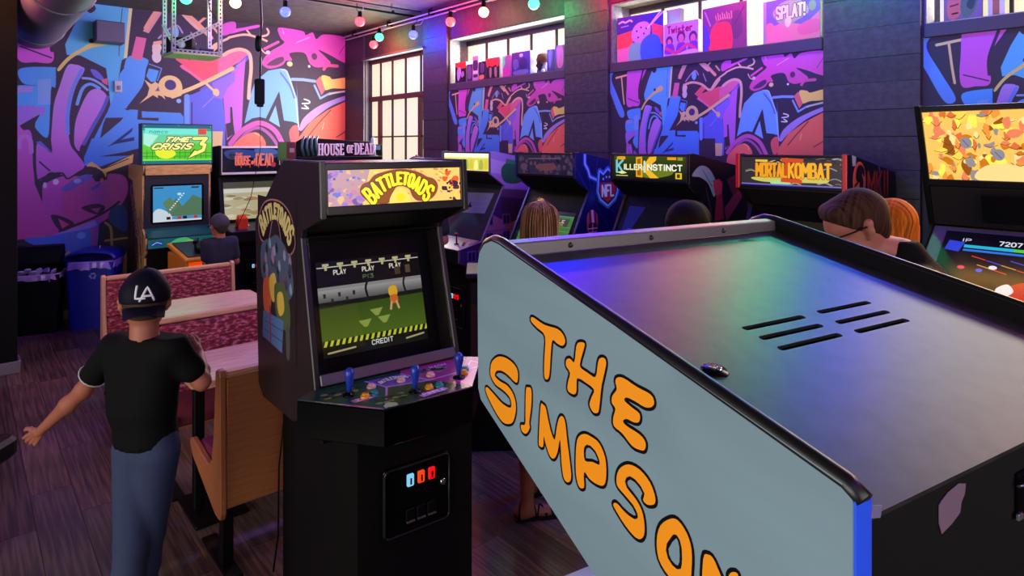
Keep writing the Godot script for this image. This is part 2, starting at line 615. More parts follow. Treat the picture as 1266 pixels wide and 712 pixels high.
	c.shape([511, 109, 547, 112, 531, 202, 493, 196], Color8(210, 101, 149))
	c.oval(584, 144, 17, 19, Color8(210, 200, 183))
	c.oval(583, 184, 17, 23, Color8(201, 191, 196))
	c.blob([673, -1, 695, -1, 750, 49, 734, 57], Color8(210, 169, 160))
	c.oval(648, 75, 16, 27, Color8(106, 169, 223))
	c.blob([668, 211, 743, 192, 829, 151, 884, 124, 867, 136, 900, 125, 929, 128, 941, 143, 909, 172, 867, 202, 875, 205, 806, 240, 752, 275, 744, 271, 708, 243], Color8(218, 104, 146))
	c.line([753, 307, 807, 265, 867, 217, 895, 197, 938, 152], 18, Color8(92, 88, 187), true)
	c.line([893, 195, 924, 170], 8, Color8(111, 151, 228), true)
	c.line([767, 157, 801, 113, 852, 81, 867, 71, 929, 53, 987, 61, 1021, 71], 10, Color8(219, 180, 156), true)
	c.line([993, 54, 1021, 45, 1030, 30, 1023, 16], 9, Color8(219, 180, 156), true)
	c.line([935, 33, 954, 55], 8, Color8(219, 180, 156), true)
	c.line([993, 96, 1002, 116, 1017, 128], 6, Color8(219, 180, 156), true)
	c.line([839, 151, 867, 132, 909, 120, 946, 137, 953, 200, 946, 276, 943, 332], 15, Color8(219, 178, 151), true)
	c.blob([867, 39, 924, 22, 983, 3, 985, 15, 924, 35, 867, 56], Color8(209, 84, 196))
	c.blob([833, 22, 884, 3, 884, 42, 833, 68], Color8(196, 79, 187))
	c.line([546, 71, 580, 5, 613, -40, 657, -23, 721, 17, 788, 83], 18, Color8(214, 156, 129), true)
	c.line([742, 24, 816, -53], 10, Color8(214, 156, 129), true)
	c.line([794, 33, 816, 60], 10, Color8(214, 156, 129), true)
	c.line([590, 107, 624, 69, 657, 47, 678, 75], 7, Color8(160, 142, 178), true)
	c.line([710, 70, 729, 116], 6, Color8(160, 142, 178), true)
	c.shape([651, 186, 705, 137, 726, 160, 699, 186, 763, 169, 816, 151, 816, 243, 763, 270], Color8(221, 84, 101))
	c.line([577, 128, 635, 116, 699, 132, 757, 168, 816, 112], 14, Color8(218, 169, 142), true)
	c.oval(582, 157, 15, 24, Color8(210, 192, 183))
	c.blob([712, -64, 763, -77, 804, -65, 763, -38], Color8(210, 88, 133))
	c.shape([683, 332, 713, 328, 797, 284, 833, 320, 845, 441, 845, 549, 792, 549, 788, 452, 683, 452], Color8(90, 101, 210))
	c.shape([833, 286, 884, 225, 867, 227, 930, 155, 922, 262, 914, 451, 906, 490, 886, 505, 877, 437, 867, 376, 880, 489, 852, 519, 845, 441], Color8(183, 101, 203))
	c.shape([792, 274, 884, 219, 884, 259, 852, 295, 833, 344, 806, 336], Color8(133, 106, 214))
	c.shape([865, 374, 873, 373, 881, 489, 853, 509, 847, 447, 866, 441], Color8(46, 34, 58))
	c.line([695, 336, 695, 454], 19, Color8(104, 153, 230))
	c.line([713, 362, 713, 454], 4, Color8(46, 34, 58))
	c.oval(664, 357, 9, 9, Color8(124, 178, 232))
	c.shape([788, 480, 836, 480, 831, 553, 791, 553], Color8(212, 189, 135))
	c.line([672, 322, 726, 295, 783, 262, 875, 206], 16, Color8(219, 191, 129), true)
	c.line([766, 276, 801, 309], 10, Color8(219, 191, 129), true)
	c.oval(808, 314, 13, 16, Color8(219, 191, 129))
	c.line([804, 327, 756, 379], 5, Color8(142, 124, 223), true)
	c.shape([539, 277, 564, 294, 579, 284, 590, 292, 587, 311, 609, 337, 615, 355, 601, 341, 587, 337, 588, 349, 570, 338, 521, 376, 550, 341, 557, 310], Color8(219, 191, 129))
	c.oval(633, 299, 44, 45, Color8(219, 191, 129))
	c.shape([590, 311, 640, 349, 674, 334, 678, 301], Color8(219, 191, 129))
	c.oval(633, 293, 21, 21, Color8(60, 50, 110))
	c.shape([578, 321, 587, 306, 595, 320], Color8(106, 88, 124))
	c.shape([970, 257, 1027, 204, 1084, 189, 1115, 197, 1160, 321, 1158, 246, 1169, 441, 1139, 431, 1099, 426, 1078, 297, 1017, 419, 991, 413, 958, 420, 925, 443, 953, 310], Color8(108, 169, 241))
	c.shape([1077, 293, 1095, 421, 1082, 460, 1016, 421], Color8(46, 34, 58))
	c.shape([1061, 358, 1081, 457, 1031, 428], Color8(119, 173, 239))
	c.line([1091, 194, 1115, 208, 1152, 321, 1163, 419, 1169, 466], 7, Color8(160, 196, 241), true)
	c.line([1084, 210, 1125, 264, 1147, 321], 8, Color8(74, 101, 178), true)
	c.blob([1072, 7, 1131, 3, 1190, 8, 1201, 24, 1235, 8, 1253, 37, 1290, 11, 1394, 11, 1408, 42, 1408, 142, 1336, 112, 1262, 87, 1325, 143, 1267, 170, 1223, 157, 1195, 108, 1125, 116, 1137, 147, 1110, 151, 1089, 175, 1037, 194, 1005, 181, 1005, 156, 1037, 117, 1099, 72, 1084, 51], Color8(207, 77, 196), Color8(210, 72, 151))
	c.blob([1021, 179, 1053, 151, 1093, 135, 1097, 155, 1063, 177], Color8(76, 40, 84))
	c.oval(1243, 120, 14, 16, Color8(76, 40, 84))
	c.shape([1262, 87, 1408, 142, 1408, 158, 1324, 139], Color8(46, 34, 58))
	c.line([1012, 107, 1073, 70], 12, Color8(209, 81, 169), true)
	c.line([1157, 63, 1223, 31], 4, Color8(234, 160, 225))
	c.line([1091, 8, 1098, 31], 4, Color8(234, 160, 225))
	c.line([1368, 97, 1400, 48], 3, Color8(90, 30, 90))
	c.oval(1126, 165, 13, 12, Color8(228, 196, 133))
	c.oval(1218, 169, 6, 6, Color8(232, 223, 223))
	c.oval(1027, 122, 10, 9, Color8(223, 178, 196))
	c.line([1290, 177, 1307, 158, 1359, 156], 15, Color8(201, 77, 140), true)
	c.line([1136, 235, 1190, 233, 1245, 237], 14, Color8(122, 162, 218))
	c.blob([1278, 210, 1318, 210, 1336, 221, 1408, 210, 1408, 259, 1336, 265, 1291, 273], Color8(243, 201, 101))
	c.shape([1249, 235, 1273, 211, 1297, 275, 1278, 300], Color8(230, 104, 108))
	c.line([1244, 257, 1273, 317, 1273, 316, 1318, 291, 1408, 275], 10, Color8(126, 169, 219))
	c.line([1318, 296, 1359, 282, 1408, 272], 5, Color8(234, 201, 142), true)
	c.line([1194, 324, 1217, 331, 1218, 341, 1185, 345], 6, Color8(237, 234, 237), true)
	c.line([1196, 353, 1214, 367, 1183, 366], 6, Color8(237, 234, 237), true)
	c.blob([1172, 458, 1195, 408, 1278, 346, 1408, 295, 1408, 314, 1318, 356, 1223, 429, 1182, 472], Color8(165, 137, 210))
	c.shape([1408, 321, 1408, 639, 1147, 633, 1157, 561, 1168, 504, 1223, 429, 1307, 372], Color8(239, 108, 84))
	c.line([1217, 492, 1267, 432, 1324, 371], 5, Color8(90, 40, 50), true)
	c.line([1290, 432, 1282, 464], 4, Color8(250, 196, 124), true)
	c.line([1408, 468, 1353, 501], 5, Color8(110, 40, 60))
	c.blob([1123, 480, 1145, 448, 1166, 456, 1166, 524, 1139, 541], Color8(228, 95, 95))
	c.line([867, 533, 914, 476, 987, 440, 1053, 468, 1089, 524, 1118, 591], 22, Color8(194, 88, 169), true)
	c.line([886, 540, 938, 481, 987, 462, 1037, 494, 1079, 555], 14, Color8(160, 81, 160), true)
	c.blob([872, 547, 929, 495, 975, 482, 1008, 509, 1012, 550, 938, 609, 867, 608], Color8(239, 110, 93))
	c.line([968, 485, 993, 499, 996, 520], 4, Color8(250, 178, 133), true)
	c.shape([348, 613, 364, 602, 380, 615, 397, 632, 502, 574, 499, 609, 412, 644, 410, 664, 397, 648, 379, 624, 349, 621], Color8(210, 174, 99))
	c.line([402, 630, 485, 593], 3, Color8(46, 34, 58), true)
	c.blob([269, 699, 328, 655, 364, 651, 360, 664, 293, 709], Color8(99, 93, 201))
	c.oval(221, 686, 6, 11, Color8(205, 169, 227))
	c.oval(253, 675, 9, 11, Color8(214, 178, 230))
	c.oval(319, 674, 12, 9, Color8(160, 151, 227))
	c.shape([360, 703, 397, 679, 386, 700, 364, 713], Color8(84, 81, 169))
	c.line([193, 673, 235, 648, 272, 643, 289, 664, 328, 638, 357, 623, 393, 639, 408, 670], 6, Color8(46, 34, 58), true)
	c.oval(397, 675, 6, 9, Color8(210, 97, 133))
	c.blob([238, 799, 272, 804, 309, 834, 269, 859], Color8(60, 22, 60))
	c.shape([260, 810, 294, 835, 272, 849], Color8(196, 70, 133))
	c.blob([331, 776, 379, 763, 408, 779, 382, 804], Color8(60, 22, 60))
	c.shape([360, 781, 393, 778, 382, 799], Color8(183, 70, 124))
	c.line([265, 857, 364, 819, 419, 788, 453, 760], 9, Color8(46, 26, 56), true)
	c.shape([127, 878, 162, 877, 208, 910, 272, 923, 364, 944, 386, 843, 502, 758, 502, 1258, 127, 1188], Color8(34, 28, 46))
	c.blob([162, 877, 238, 872, 360, 845, 378, 828, 387, 843, 380, 933, 364, 942, 300, 954, 272, 923, 208, 911], Color8(66, 108, 201))
	c.shape([237, 873, 375, 825, 383, 849, 342, 857], Color8(146, 124, 216))
	c.shape([360, 854, 385, 843, 380, 934, 364, 942], Color8(151, 72, 147))
	c.oval(331, 880, 14, 13, Color8(101, 160, 234))
	c.blob([417, 819, 426, 789, 453, 772, 478, 792, 478, 877, 426, 842], Color8(26, 58, 124))
	c.line([408, 838, 426, 863, 429, 947], 9, Color8(160, 133, 79), true)
	c.line([408, 907, 479, 903], 8, Color8(160, 133, 79))
	c.shape([272, 951, 293, 932, 298, 941, 277, 960], Color8(196, 174, 97))
	c.shape([460, 986, 479, 956, 479, 1050, 460, 1052], Color8(160, 133, 79))
	c.shape([225, 999, 248, 986, 252, 1019, 242, 1006], Color8(160, 133, 79))
	c.shape([225, 1032, 252, 1061, 252, 1082, 225, 1078], Color8(61, 97, 187))
	return c.tex()

# ------------------------------------------------------------------ materials of the room
func make_materials() -> void:
	var g := func(a, b): return [[0.0, Color(a, a, a)], [1.0, Color(b, b, b)]]
	var rough_t := noise_tex(0.02, g.call(0.72, 1.0), 3)
	var fine_t := noise_tex(0.08, g.call(0.7, 1.0), 5)
	var streak_t := noise_tex(0.012, [[0.0, Color(0.55, 0.55, 0.55)], [0.45, Color(0.8, 0.8, 0.8)], [0.7, Color(1, 1, 1)]], 8, 256, 1024)
	var soft_t := noise_tex(0.015, [[0.0, Color(0.80, 0.78, 0.76)], [0.5, Color(0.93, 0.92, 0.91)], [1.0, Color(1, 1, 1)]], 12, 256, 1024)
	M.soft = soft_t
	M.fine = fine_t
	M.streak = streak_t
	M.concrete = []
	for i in 3:
		var c := mat([Color(0.235, 0.205, 0.265), Color(0.26, 0.228, 0.285), Color(0.215, 0.19, 0.245)][i], 0.55)
		grain(c, rough_t, 1.6, 0.7)
		M.concrete.append(c)
	M.wall_dark = grain(mat(Color(0.21, 0.185, 0.24), 0.7), rough_t, 1.2, 0.3)
	M.black_wall = grain(mat(Color(0.022, 0.022, 0.028), 0.8), rough_t, 1.0)
	M.ceiling = grain(mat(Color(0.30, 0.28, 0.29), 0.85), rough_t, 0.6, 0.2)
	M.plank = []
	for i in 6:
		var c: Color = [Color(0.38, 0.30, 0.275), Color(0.33, 0.265, 0.25), Color(0.42, 0.33, 0.295), Color(0.30, 0.24, 0.23), Color(0.36, 0.30, 0.29), Color(0.45, 0.355, 0.31)][i]
		var m := mat(c, 0.33)
		grain(m, streak_t, 1.0, 0.05)
		m.uv1_scale = Vector3(14.0, 1.0, 0.12)
		m.uv1_offset = Vector3(0.13 * i, 0, 0.31 * i)
		M.plank.append(m)
	M.subfloor = mat(Color(0.06, 0.05, 0.05), 0.9)
	M.baseboard = mat(Color(0.42, 0.40, 0.46), 0.5)
	M.mural = printed(paint_mural(), 0.6)
	M.frame_red = mat(Color(0.33, 0.12, 0.13), 0.5)
	M.frame_dark = mat(Color(0.16, 0.12, 0.14), 0.5)
	M.reveal = grain(mat(Color(0.42, 0.43, 0.44), 0.8), rough_t, 2.0, 0.2)
	M.frosted = grain(mat(Color(0.8, 0.8, 0.74), 0.35), fine_t, 6.0)
	M.frosted.emission_enabled = true
	M.frosted.emission = Color(1.0, 0.975, 0.80)
	M.frosted.emission_energy_multiplier = 0.80
	M.ledge = mat(Color(0.24, 0.20, 0.28), 0.5)
	M.black = mat(Color(0.018, 0.018, 0.022), 0.5)
	M.black_gloss = mat(Color(0.015, 0.015, 0.018), 0.22)
	M.black_soft = grain(mat(Color(0.028, 0.026, 0.03), 0.65), fine_t, 3.0)
	M.side_brown = mat(Color8(34, 27, 27), 0.4)
	M.trim = mat(Color(0.10, 0.09, 0.11), 0.3)
	M.trim_grey = mat(Color(0.30, 0.28, 0.31), 0.3)
	M.steel = mat(Color(0.62, 0.60, 0.66), 0.35, 0.9)
	M.chrome = mat(Color(0.8, 0.8, 0.82), 0.15, 1.0)
	M.white_metal = mat(Color(0.62, 0.60, 0.68), 0.45)
	M.duct = mat(Color(0.50, 0.46, 0.52), 0.45, 0.3)
	M.glass = mat(Color(0.03, 0.03, 0.04, 0.16), 0.03)
	M.glass.transparency = BaseMaterial3D.TRANSPARENCY_ALPHA
	M.table_top = grain(mat(Color(0.84, 0.70, 0.64), 0.32), soft_t, 1.0)
	M.table_top.uv1_scale = Vector3(1.0, 2.0, 9.0)
	M.mould = mat(Color(0.05, 0.047, 0.045), 0.36)
	M.ridge = mat(Color(0.42, 0.40, 0.40), 0.4, 0.4)
	M.dark_slot = mat(Color(0.004, 0.004, 0.005), 0.8)

func build_room() -> void:
	var rng := RandomNumberGenerator.new()
	rng.seed = 11
	# floor: planks along z where the photograph shows them, a slab below
	var fl := structure("floor")
	part(fl, "slab", box(8.1, 0.2, 12.4, 0.0), M.subfloor, Vector3(0.45, -0.106, -2.55))
	var pw := 0.19
	var lens := [1.2, 0.9, 1.5]
	var col := 0
	var x := -1.23
	while x < WX - 0.02:
		var w := minf(pw, WX - x)
		var z := BZ + 0.0 - rng.randf() * 0.9
		while z < 0.6:
			var L: float = lens[rng.randi() % 3]
			var z0 := maxf(z, BZ)
			var z1 := z + L
			var ln := snappedf(z1 - z0, 0.05)
			if ln > 0.12:
				var m := box(w - 0.0016, 0.006, ln - 0.0016, 0.0007)
				part(fl, "plank", m, M.plank[rng.randi() % 6], Vector3(x + w / 2, -0.003, z0 + ln / 2))
			z = z0 + ln
		x += pw
		col += 1
	# mural wall
	var wb := structure("wall_back")
	part(wb, "wall", box(8.1, CEIL + 0.4, 0.2, 0.0), M.wall_dark, Vector3(0.45, CEIL / 2, BZ - 0.1))
	part(wb, "mural", quad(Vector3(0.04, 3.53, BZ + 0.004), Vector3(4.23, 3.53, BZ + 0.004), Vector3(4.23, 0.0, BZ + 0.004), Vector3(0.04, 0.0, BZ + 0.004)), M.mural, Vector3.ZERO, Vector3.ZERO, "colourful graffiti wall print")
	var bb := structure("baseboard_back")
	part(bb, "board", box(4.6, 0.1, 0.018, 0.004), M.baseboard, Vector3(1.9, 0.05, BZ + 0.012))
	# window wall: solid parts round four openings
	var wr := structure("wall_right")
	var open := [[-7.97, -6.50, 1.00, 3.10], [-5.98, -4.12, 2.57, 3.15], [-3.58, -1.785, 2.57, 3.15], [-1.214, 0.60, 2.57, 3.15]]
	var z_at := BZ - 0.2
	for o in open:
		part(wr, "wall", box(0.4, CEIL + 0.3, o[0] - z_at, 0.0), M.wall_dark, Vector3(WX + 0.2, CEIL / 2, (o[0] + z_at) / 2))
		part(wr, "wall", box(0.4, o[2], o[1] - o[0], 0.0), M.wall_dark, Vector3(WX + 0.2, o[2] / 2, (o[0] + o[1]) / 2))
		part(wr, "wall", box(0.4, CEIL + 0.2 - o[3], o[1] - o[0], 0.0), M.wall_dark, Vector3(WX + 0.2, (CEIL + 0.2 + o[3]) / 2, (o[0] + o[1]) / 2))
		z_at = o[1]
	part(wr, "wall", box(0.4, CEIL + 0.3, 3.65 - z_at, 0.0), M.wall_dark, Vector3(WX + 0.2, CEIL / 2, (3.65 + z_at) / 2))
	# pilasters cast against boards: every course stands a little proud or back
	var pil := [[-8.54, -7.985], [-6.485, -5.99], [-4.11, -3.59], [-1.775, -1.224], [0.61, 1.2]]
	for p in pil:
		var y := 0.95
		while y < CEIL - 0.03:
			var hh := 0.155 + 0.05 * rng.randf()
			hh = snappedf(minf(hh, CEIL - y), 0.005)
			var out := 0.024 + 0.005 * rng.randf()
			part(wr, "concrete_course", box(0.06, hh - 0.001, p[1] - p[0], 0.0018), M.concrete[rng.randi() % 3], Vector3(WX + 0.03 - out, y + hh / 2, (p[0] + p[1]) / 2))
			y += hh
	# murals under the high windows
	for o in open.slice(1):
		part(wr, "mural", quad(Vector3(WX - 0.004, 2.555, o[0]), Vector3(WX - 0.004, 2.555, o[1]), Vector3(WX - 0.004, 1.03, o[1]), Vector3(WX - 0.004, 1.03, o[0])), M.mural, Vector3.ZERO, Vector3.ZERO, "colourful graffiti wall print")
		part(wr, "ledge", box(0.30, 0.085, o[1] - o[0], 0.006), M.ledge, Vector3(WX + 0.136, 2.588, (o[0] + o[1]) / 2))
	# ceiling
	var ce := structure("ceiling")
	part(ce, "slab", box(8.1, 0.25, 12.4, 0.0), M.ceiling, Vector3(0.45, CEIL + 0.125, -2.55))
	# the rest of the room, out of the picture: shop front on the left and behind
	var wl := structure("wall_left")
	part(wl, "wall", box(0.2, 0.7, 12.4, 0.0), M.wall_dark, Vector3(-3.55, 0.35, -2.55))
	part(wl, "wall", box(0.2, 0.73, 12.4, 0.0), M.wall_dark, Vector3(-3.55, 3.165, -2.55))
	part(wl, "wall", box(0.2, 2.1, 5.3, 0.0), M.wall_dark, Vector3(-3.55, 1.75, -5.9))
	part(wl, "wall", box(0.2, 2.1, 2.2, 0.0), M.wall_dark, Vector3(-3.55, 1.75, 2.5))
	var wf := structure("wall_front")
	part(wf, "wall", box(8.1, 0.9, 0.2, 0.0), M.wall_dark, Vector3(0.45, 0.45, 3.55))
	part(wf, "wall", box(8.1, 0.73, 0.2, 0.0), M.wall_dark, Vector3(0.45, 3.165, 3.55))
	part(wf, "wall", box(2.2, 1.9, 0.2, 0.0), M.wall_dark, Vector3(-2.5, 1.85, 3.55))
	part(wf, "wall", box(1.45, 1.9, 0.2, 0.0), M.wall_dark, Vector3(3.525, 1.85, 3.55))
	# the black partition at the left edge of the picture
	var wp := structure("wall_partition")
	part(wp, "partition", box(1.0, CEIL, 0.16, 0.004), M.black_wall, Vector3(-0.13, CEIL / 2, -6.88))
	var bp := structure("baseboard_left")
	part(bp, "board", box(1.03, 0.10, 0.02, 0.004), M.baseboard, Vector3(-0.125, 0.05, -6.785))
	part(bp, "board", box(0.02, 0.10, 0.20, 0.004), M.baseboard, Vector3(0.382, 0.05, -6.88))

func build_windows() -> void:
	# window 1: tall, five lights wide, four rows
	var x := WX + 0.10
	var w1 := structure("window_1")
	var zs := [-7.97, -7.70, -7.39, -7.06, -6.70, -6.50]
	var ys := [1.0, 1.53, 2.04, 2.56, 3.06]
	window_grid(w1, x, zs, ys)
	part(w1, "frame", box(0.05, 0.05, 1.47, 0.004), M.frame_red, Vector3(x - 0.02, 3.07, -7.235))
	part(w1, "transom", box(0.06, 0.065, 1.47, 0.004), M.frame_red, Vector3(x - 0.02, 2.56, -7.235))
	part(w1, "stile", box(0.06, 1.52, 0.05, 0.004), M.frame_red, Vector3(x - 0.02, 1.79, -7.70))
	part(w1, "stile", box(0.06, 1.52, 0.05, 0.004), M.frame_red, Vector3(x - 0.02, 1.79, -6.70))
	part(w1, "lintel", box(0.30, 0.03, 1.55, 0.004), M.ledge, Vector3(WX + 0.10, 3.11, -7.235))
	var n := 2
	for o in [[-5.98, -4.12], [-3.58, -1.785], [-1.214, 0.60]]:
		var w := structure("window_%d" % n)
		n += 1
		var a: float = o[0]
		var b: float = o[1]
		var xx := WX + 0.27
		var cols := []
		for i in 6:
			cols.append(lerpf(a, b, i / 5.0))
		window_grid(w, xx, cols, [2.63, 3.09])
		part(w, "head", box(0.28, 0.012, b - a, 0.002), M.reveal, Vector3(WX + 0.15, 3.142, (a + b) / 2))
		part(w, "head_frame", box(0.04, 0.05, b - a, 0.004), M.frame_dark, Vector3(xx - 0.01, 3.11, (a + b) / 2))
		for e in [a + 0.006, b - 0.006]:
			part(w, "jamb", box(0.26, 0.53, 0.012, 0.002), M.reveal, Vector3(WX + 0.135, 2.87, e))

func window_grid(w: Node3D, x: float, zs: Array, ys: Array) -> void:
	for i in zs.size() - 1:
		for j in ys.size() - 1:
			var zw: float = zs[i + 1] - zs[i]
			var yh: float = ys[j + 1] - ys[j]
			part(w, "pane", box(0.006, yh - 0.012, zw - 0.012, 0.001), M.frosted, Vector3(x, (ys[j] + ys[j + 1]) / 2, (zs[i] + zs[i + 1]) / 2))
	for i in range(1, zs.size() - 1):
		part(w, "mullion", box(0.035, ys[-1] - ys[0], 0.018, 0.002), M.frame_dark, Vector3(x - 0.01, (ys[0] + ys[-1]) / 2, zs[i]))
	for j in range(1, ys.size() - 1):
		part(w, "glazing_bar", box(0.035, 0.018, zs[-1] - zs[0], 0.002), M.frame_dark, Vector3(x - 0.01, ys[j], (zs[0] + zs[-1]) / 2))

# ------------------------------------------------------------------ arcade cabinets
# local axes: the cabinet faces +z, x runs to the player's right, z = 0 is the marquee front
func slab(parent: Node, called: String, a: Vector2, b: Vector2, t: float, w: float, m: Material, off := 0.0, label := "") -> MeshInstance3D:
	var d := b - a
	var n := Vector2(-d.y, d.x).normalized()
	var c := (a + b) / 2.0 + n * off
	return part(parent, called, box(w, d.length(), t, 0.003), m, Vector3(0, c.y, c.x), Vector3(rad_to_deg(atan2(d.x, d.y)), 0, 0), label)

# a picture on the slab from a (top) to b (bottom): fractions down, metres across
func on_slab(a: Vector2, b: Vector2, t0: float, t1: float, x0: float, x1: float, off: float) -> ArrayMesh:
	var d := b - a
	var n := Vector2(-d.y, d.x).normalized() * off
	var p := a + d * t0 + n
	var q := a + d * t1 + n
	return quad(Vector3(x0, p.y, p.x), Vector3(x1, p.y, p.x), Vector3(x1, q.y, q.x), Vector3(x0, q.y, q.x))

func side_panel(parent: Node, prof: PackedVector2Array, x: float, m: Material, trim: Material, t := 0.022) -> void:
	var s := part(parent, "side_panel", prism(prof, t, 0.002), m, Vector3(x, 0, 0), Vector3(0, -90, 0))
	var big := inset_in(prof, -0.0025)
	if area(big) < area(prof):
		big = inset(prof, -0.0025)
	part(s, "edge_trim", prism(big, t * 0.8, 0.001), trim)

func joystick(parent: Node, at: Vector3, shaft: Material, ball: Material, bat := false, h := 0.07) -> void:
	var j := part(parent, "joystick", lathe([Vector2(0, 0.004), Vector2(0.022, 0.004), Vector2(0.024, 0), Vector2(0.006, 0.006), Vector2(0.006, h), Vector2(0, h)], 12), shaft, at)
	if bat:
		part(j, "bat_top", lathe([Vector2(0, 0.012), Vector2(0.008, 0.012), Vector2(0.0105, h * 0.45), Vector2(0.017, h * 0.85), Vector2(0.0165, h * 1.05), Vector2(0.009, h * 1.18), Vector2(0, h * 1.2)], 14), ball)
	else:
		part(j, "ball_top", sphere(0.018, 12), ball, Vector3(0, h + 0.01, 0))

var button_mesh: ArrayMesh
func push_button(parent: Node, at: Vector3, m: Material, tilt := 0.0) -> void:
	if button_mesh == null:
		button_mesh = lathe([Vector2(0.0165, -0.002), Vector2(0.0165, 0.004), Vector2(0.014, 0.0055), Vector2(0.0125, 0.0045), Vector2(0.012, 0.010), Vector2(0.010, 0.012), Vector2(0, 0.012)], 14)
	part(parent, "button", button_mesh, m, at, Vector3(tilt, 0, 0))

func coin_door(parent: Node, at: Vector3, w: float, h: float, lit: Array) -> void:
	var d := part(parent, "coin_door", prism(rounded(w, h, 0.02), 0.012, 0.003), M.black_gloss, at)
	part(d, "rim", tube(rim_path(w - 0.012, h - 0.012, 0.008), 0.0035, 6), M.trim, Vector3.ZERO)
	for i in 3:
		var x := (i - 1) * 0.042 + 0.012
		part(d, "coin_slot", box(0.026, 0.042, 0.012, 0.003), lit[i], Vector3(x, h * 0.26, 0.008))
		part(d, "slot_mark", box(0.006, 0.022, 0.004, 0.001), M.dark_slot, Vector3(x, h * 0.25, 0.015))
		part(d, "coin_return", box(0.034, 0.045, 0.008, 0.003), M.black, Vector3(x, -h * 0.24, 0.008))
		part(d, "return_lip", box(0.032, 0.006, 0.006, 0.001), M.trim_grey, Vector3(x, -h * 0.24 - 0.02, 0.013))
	part(d, "lock", lathe([Vector2(0.012, 0), Vector2(0.012, 0.006), Vector2(0.009, 0.009), Vector2(0, 0.009)], 12), M.chrome, Vector3(w * 0.38, h * 0.08, 0.006), Vector3(90, 0, 0))

func rim_path(w: float, h: float, z: float) -> Array:
	var out := []
	for p in rounded(w, h, 0.018):
		out.append(Vector3(p.x, p.y, z))
	out.append(out[0])
	return out

func marquee_light(parent: Node, at: Vector3, w: float, h: float, c: Color, e: float) -> void:
	var l := AreaLight3D.new()
	l.name = "marquee_light"
	parent.add_child(l, true)
	l.position = at
	l.rotation_degrees.y = 180
	l.area_size = Vector2(w, h)
	l.light_color = c
	l.light_energy = e
	l.area_range = 20.0
	l.shadow_enabled = true

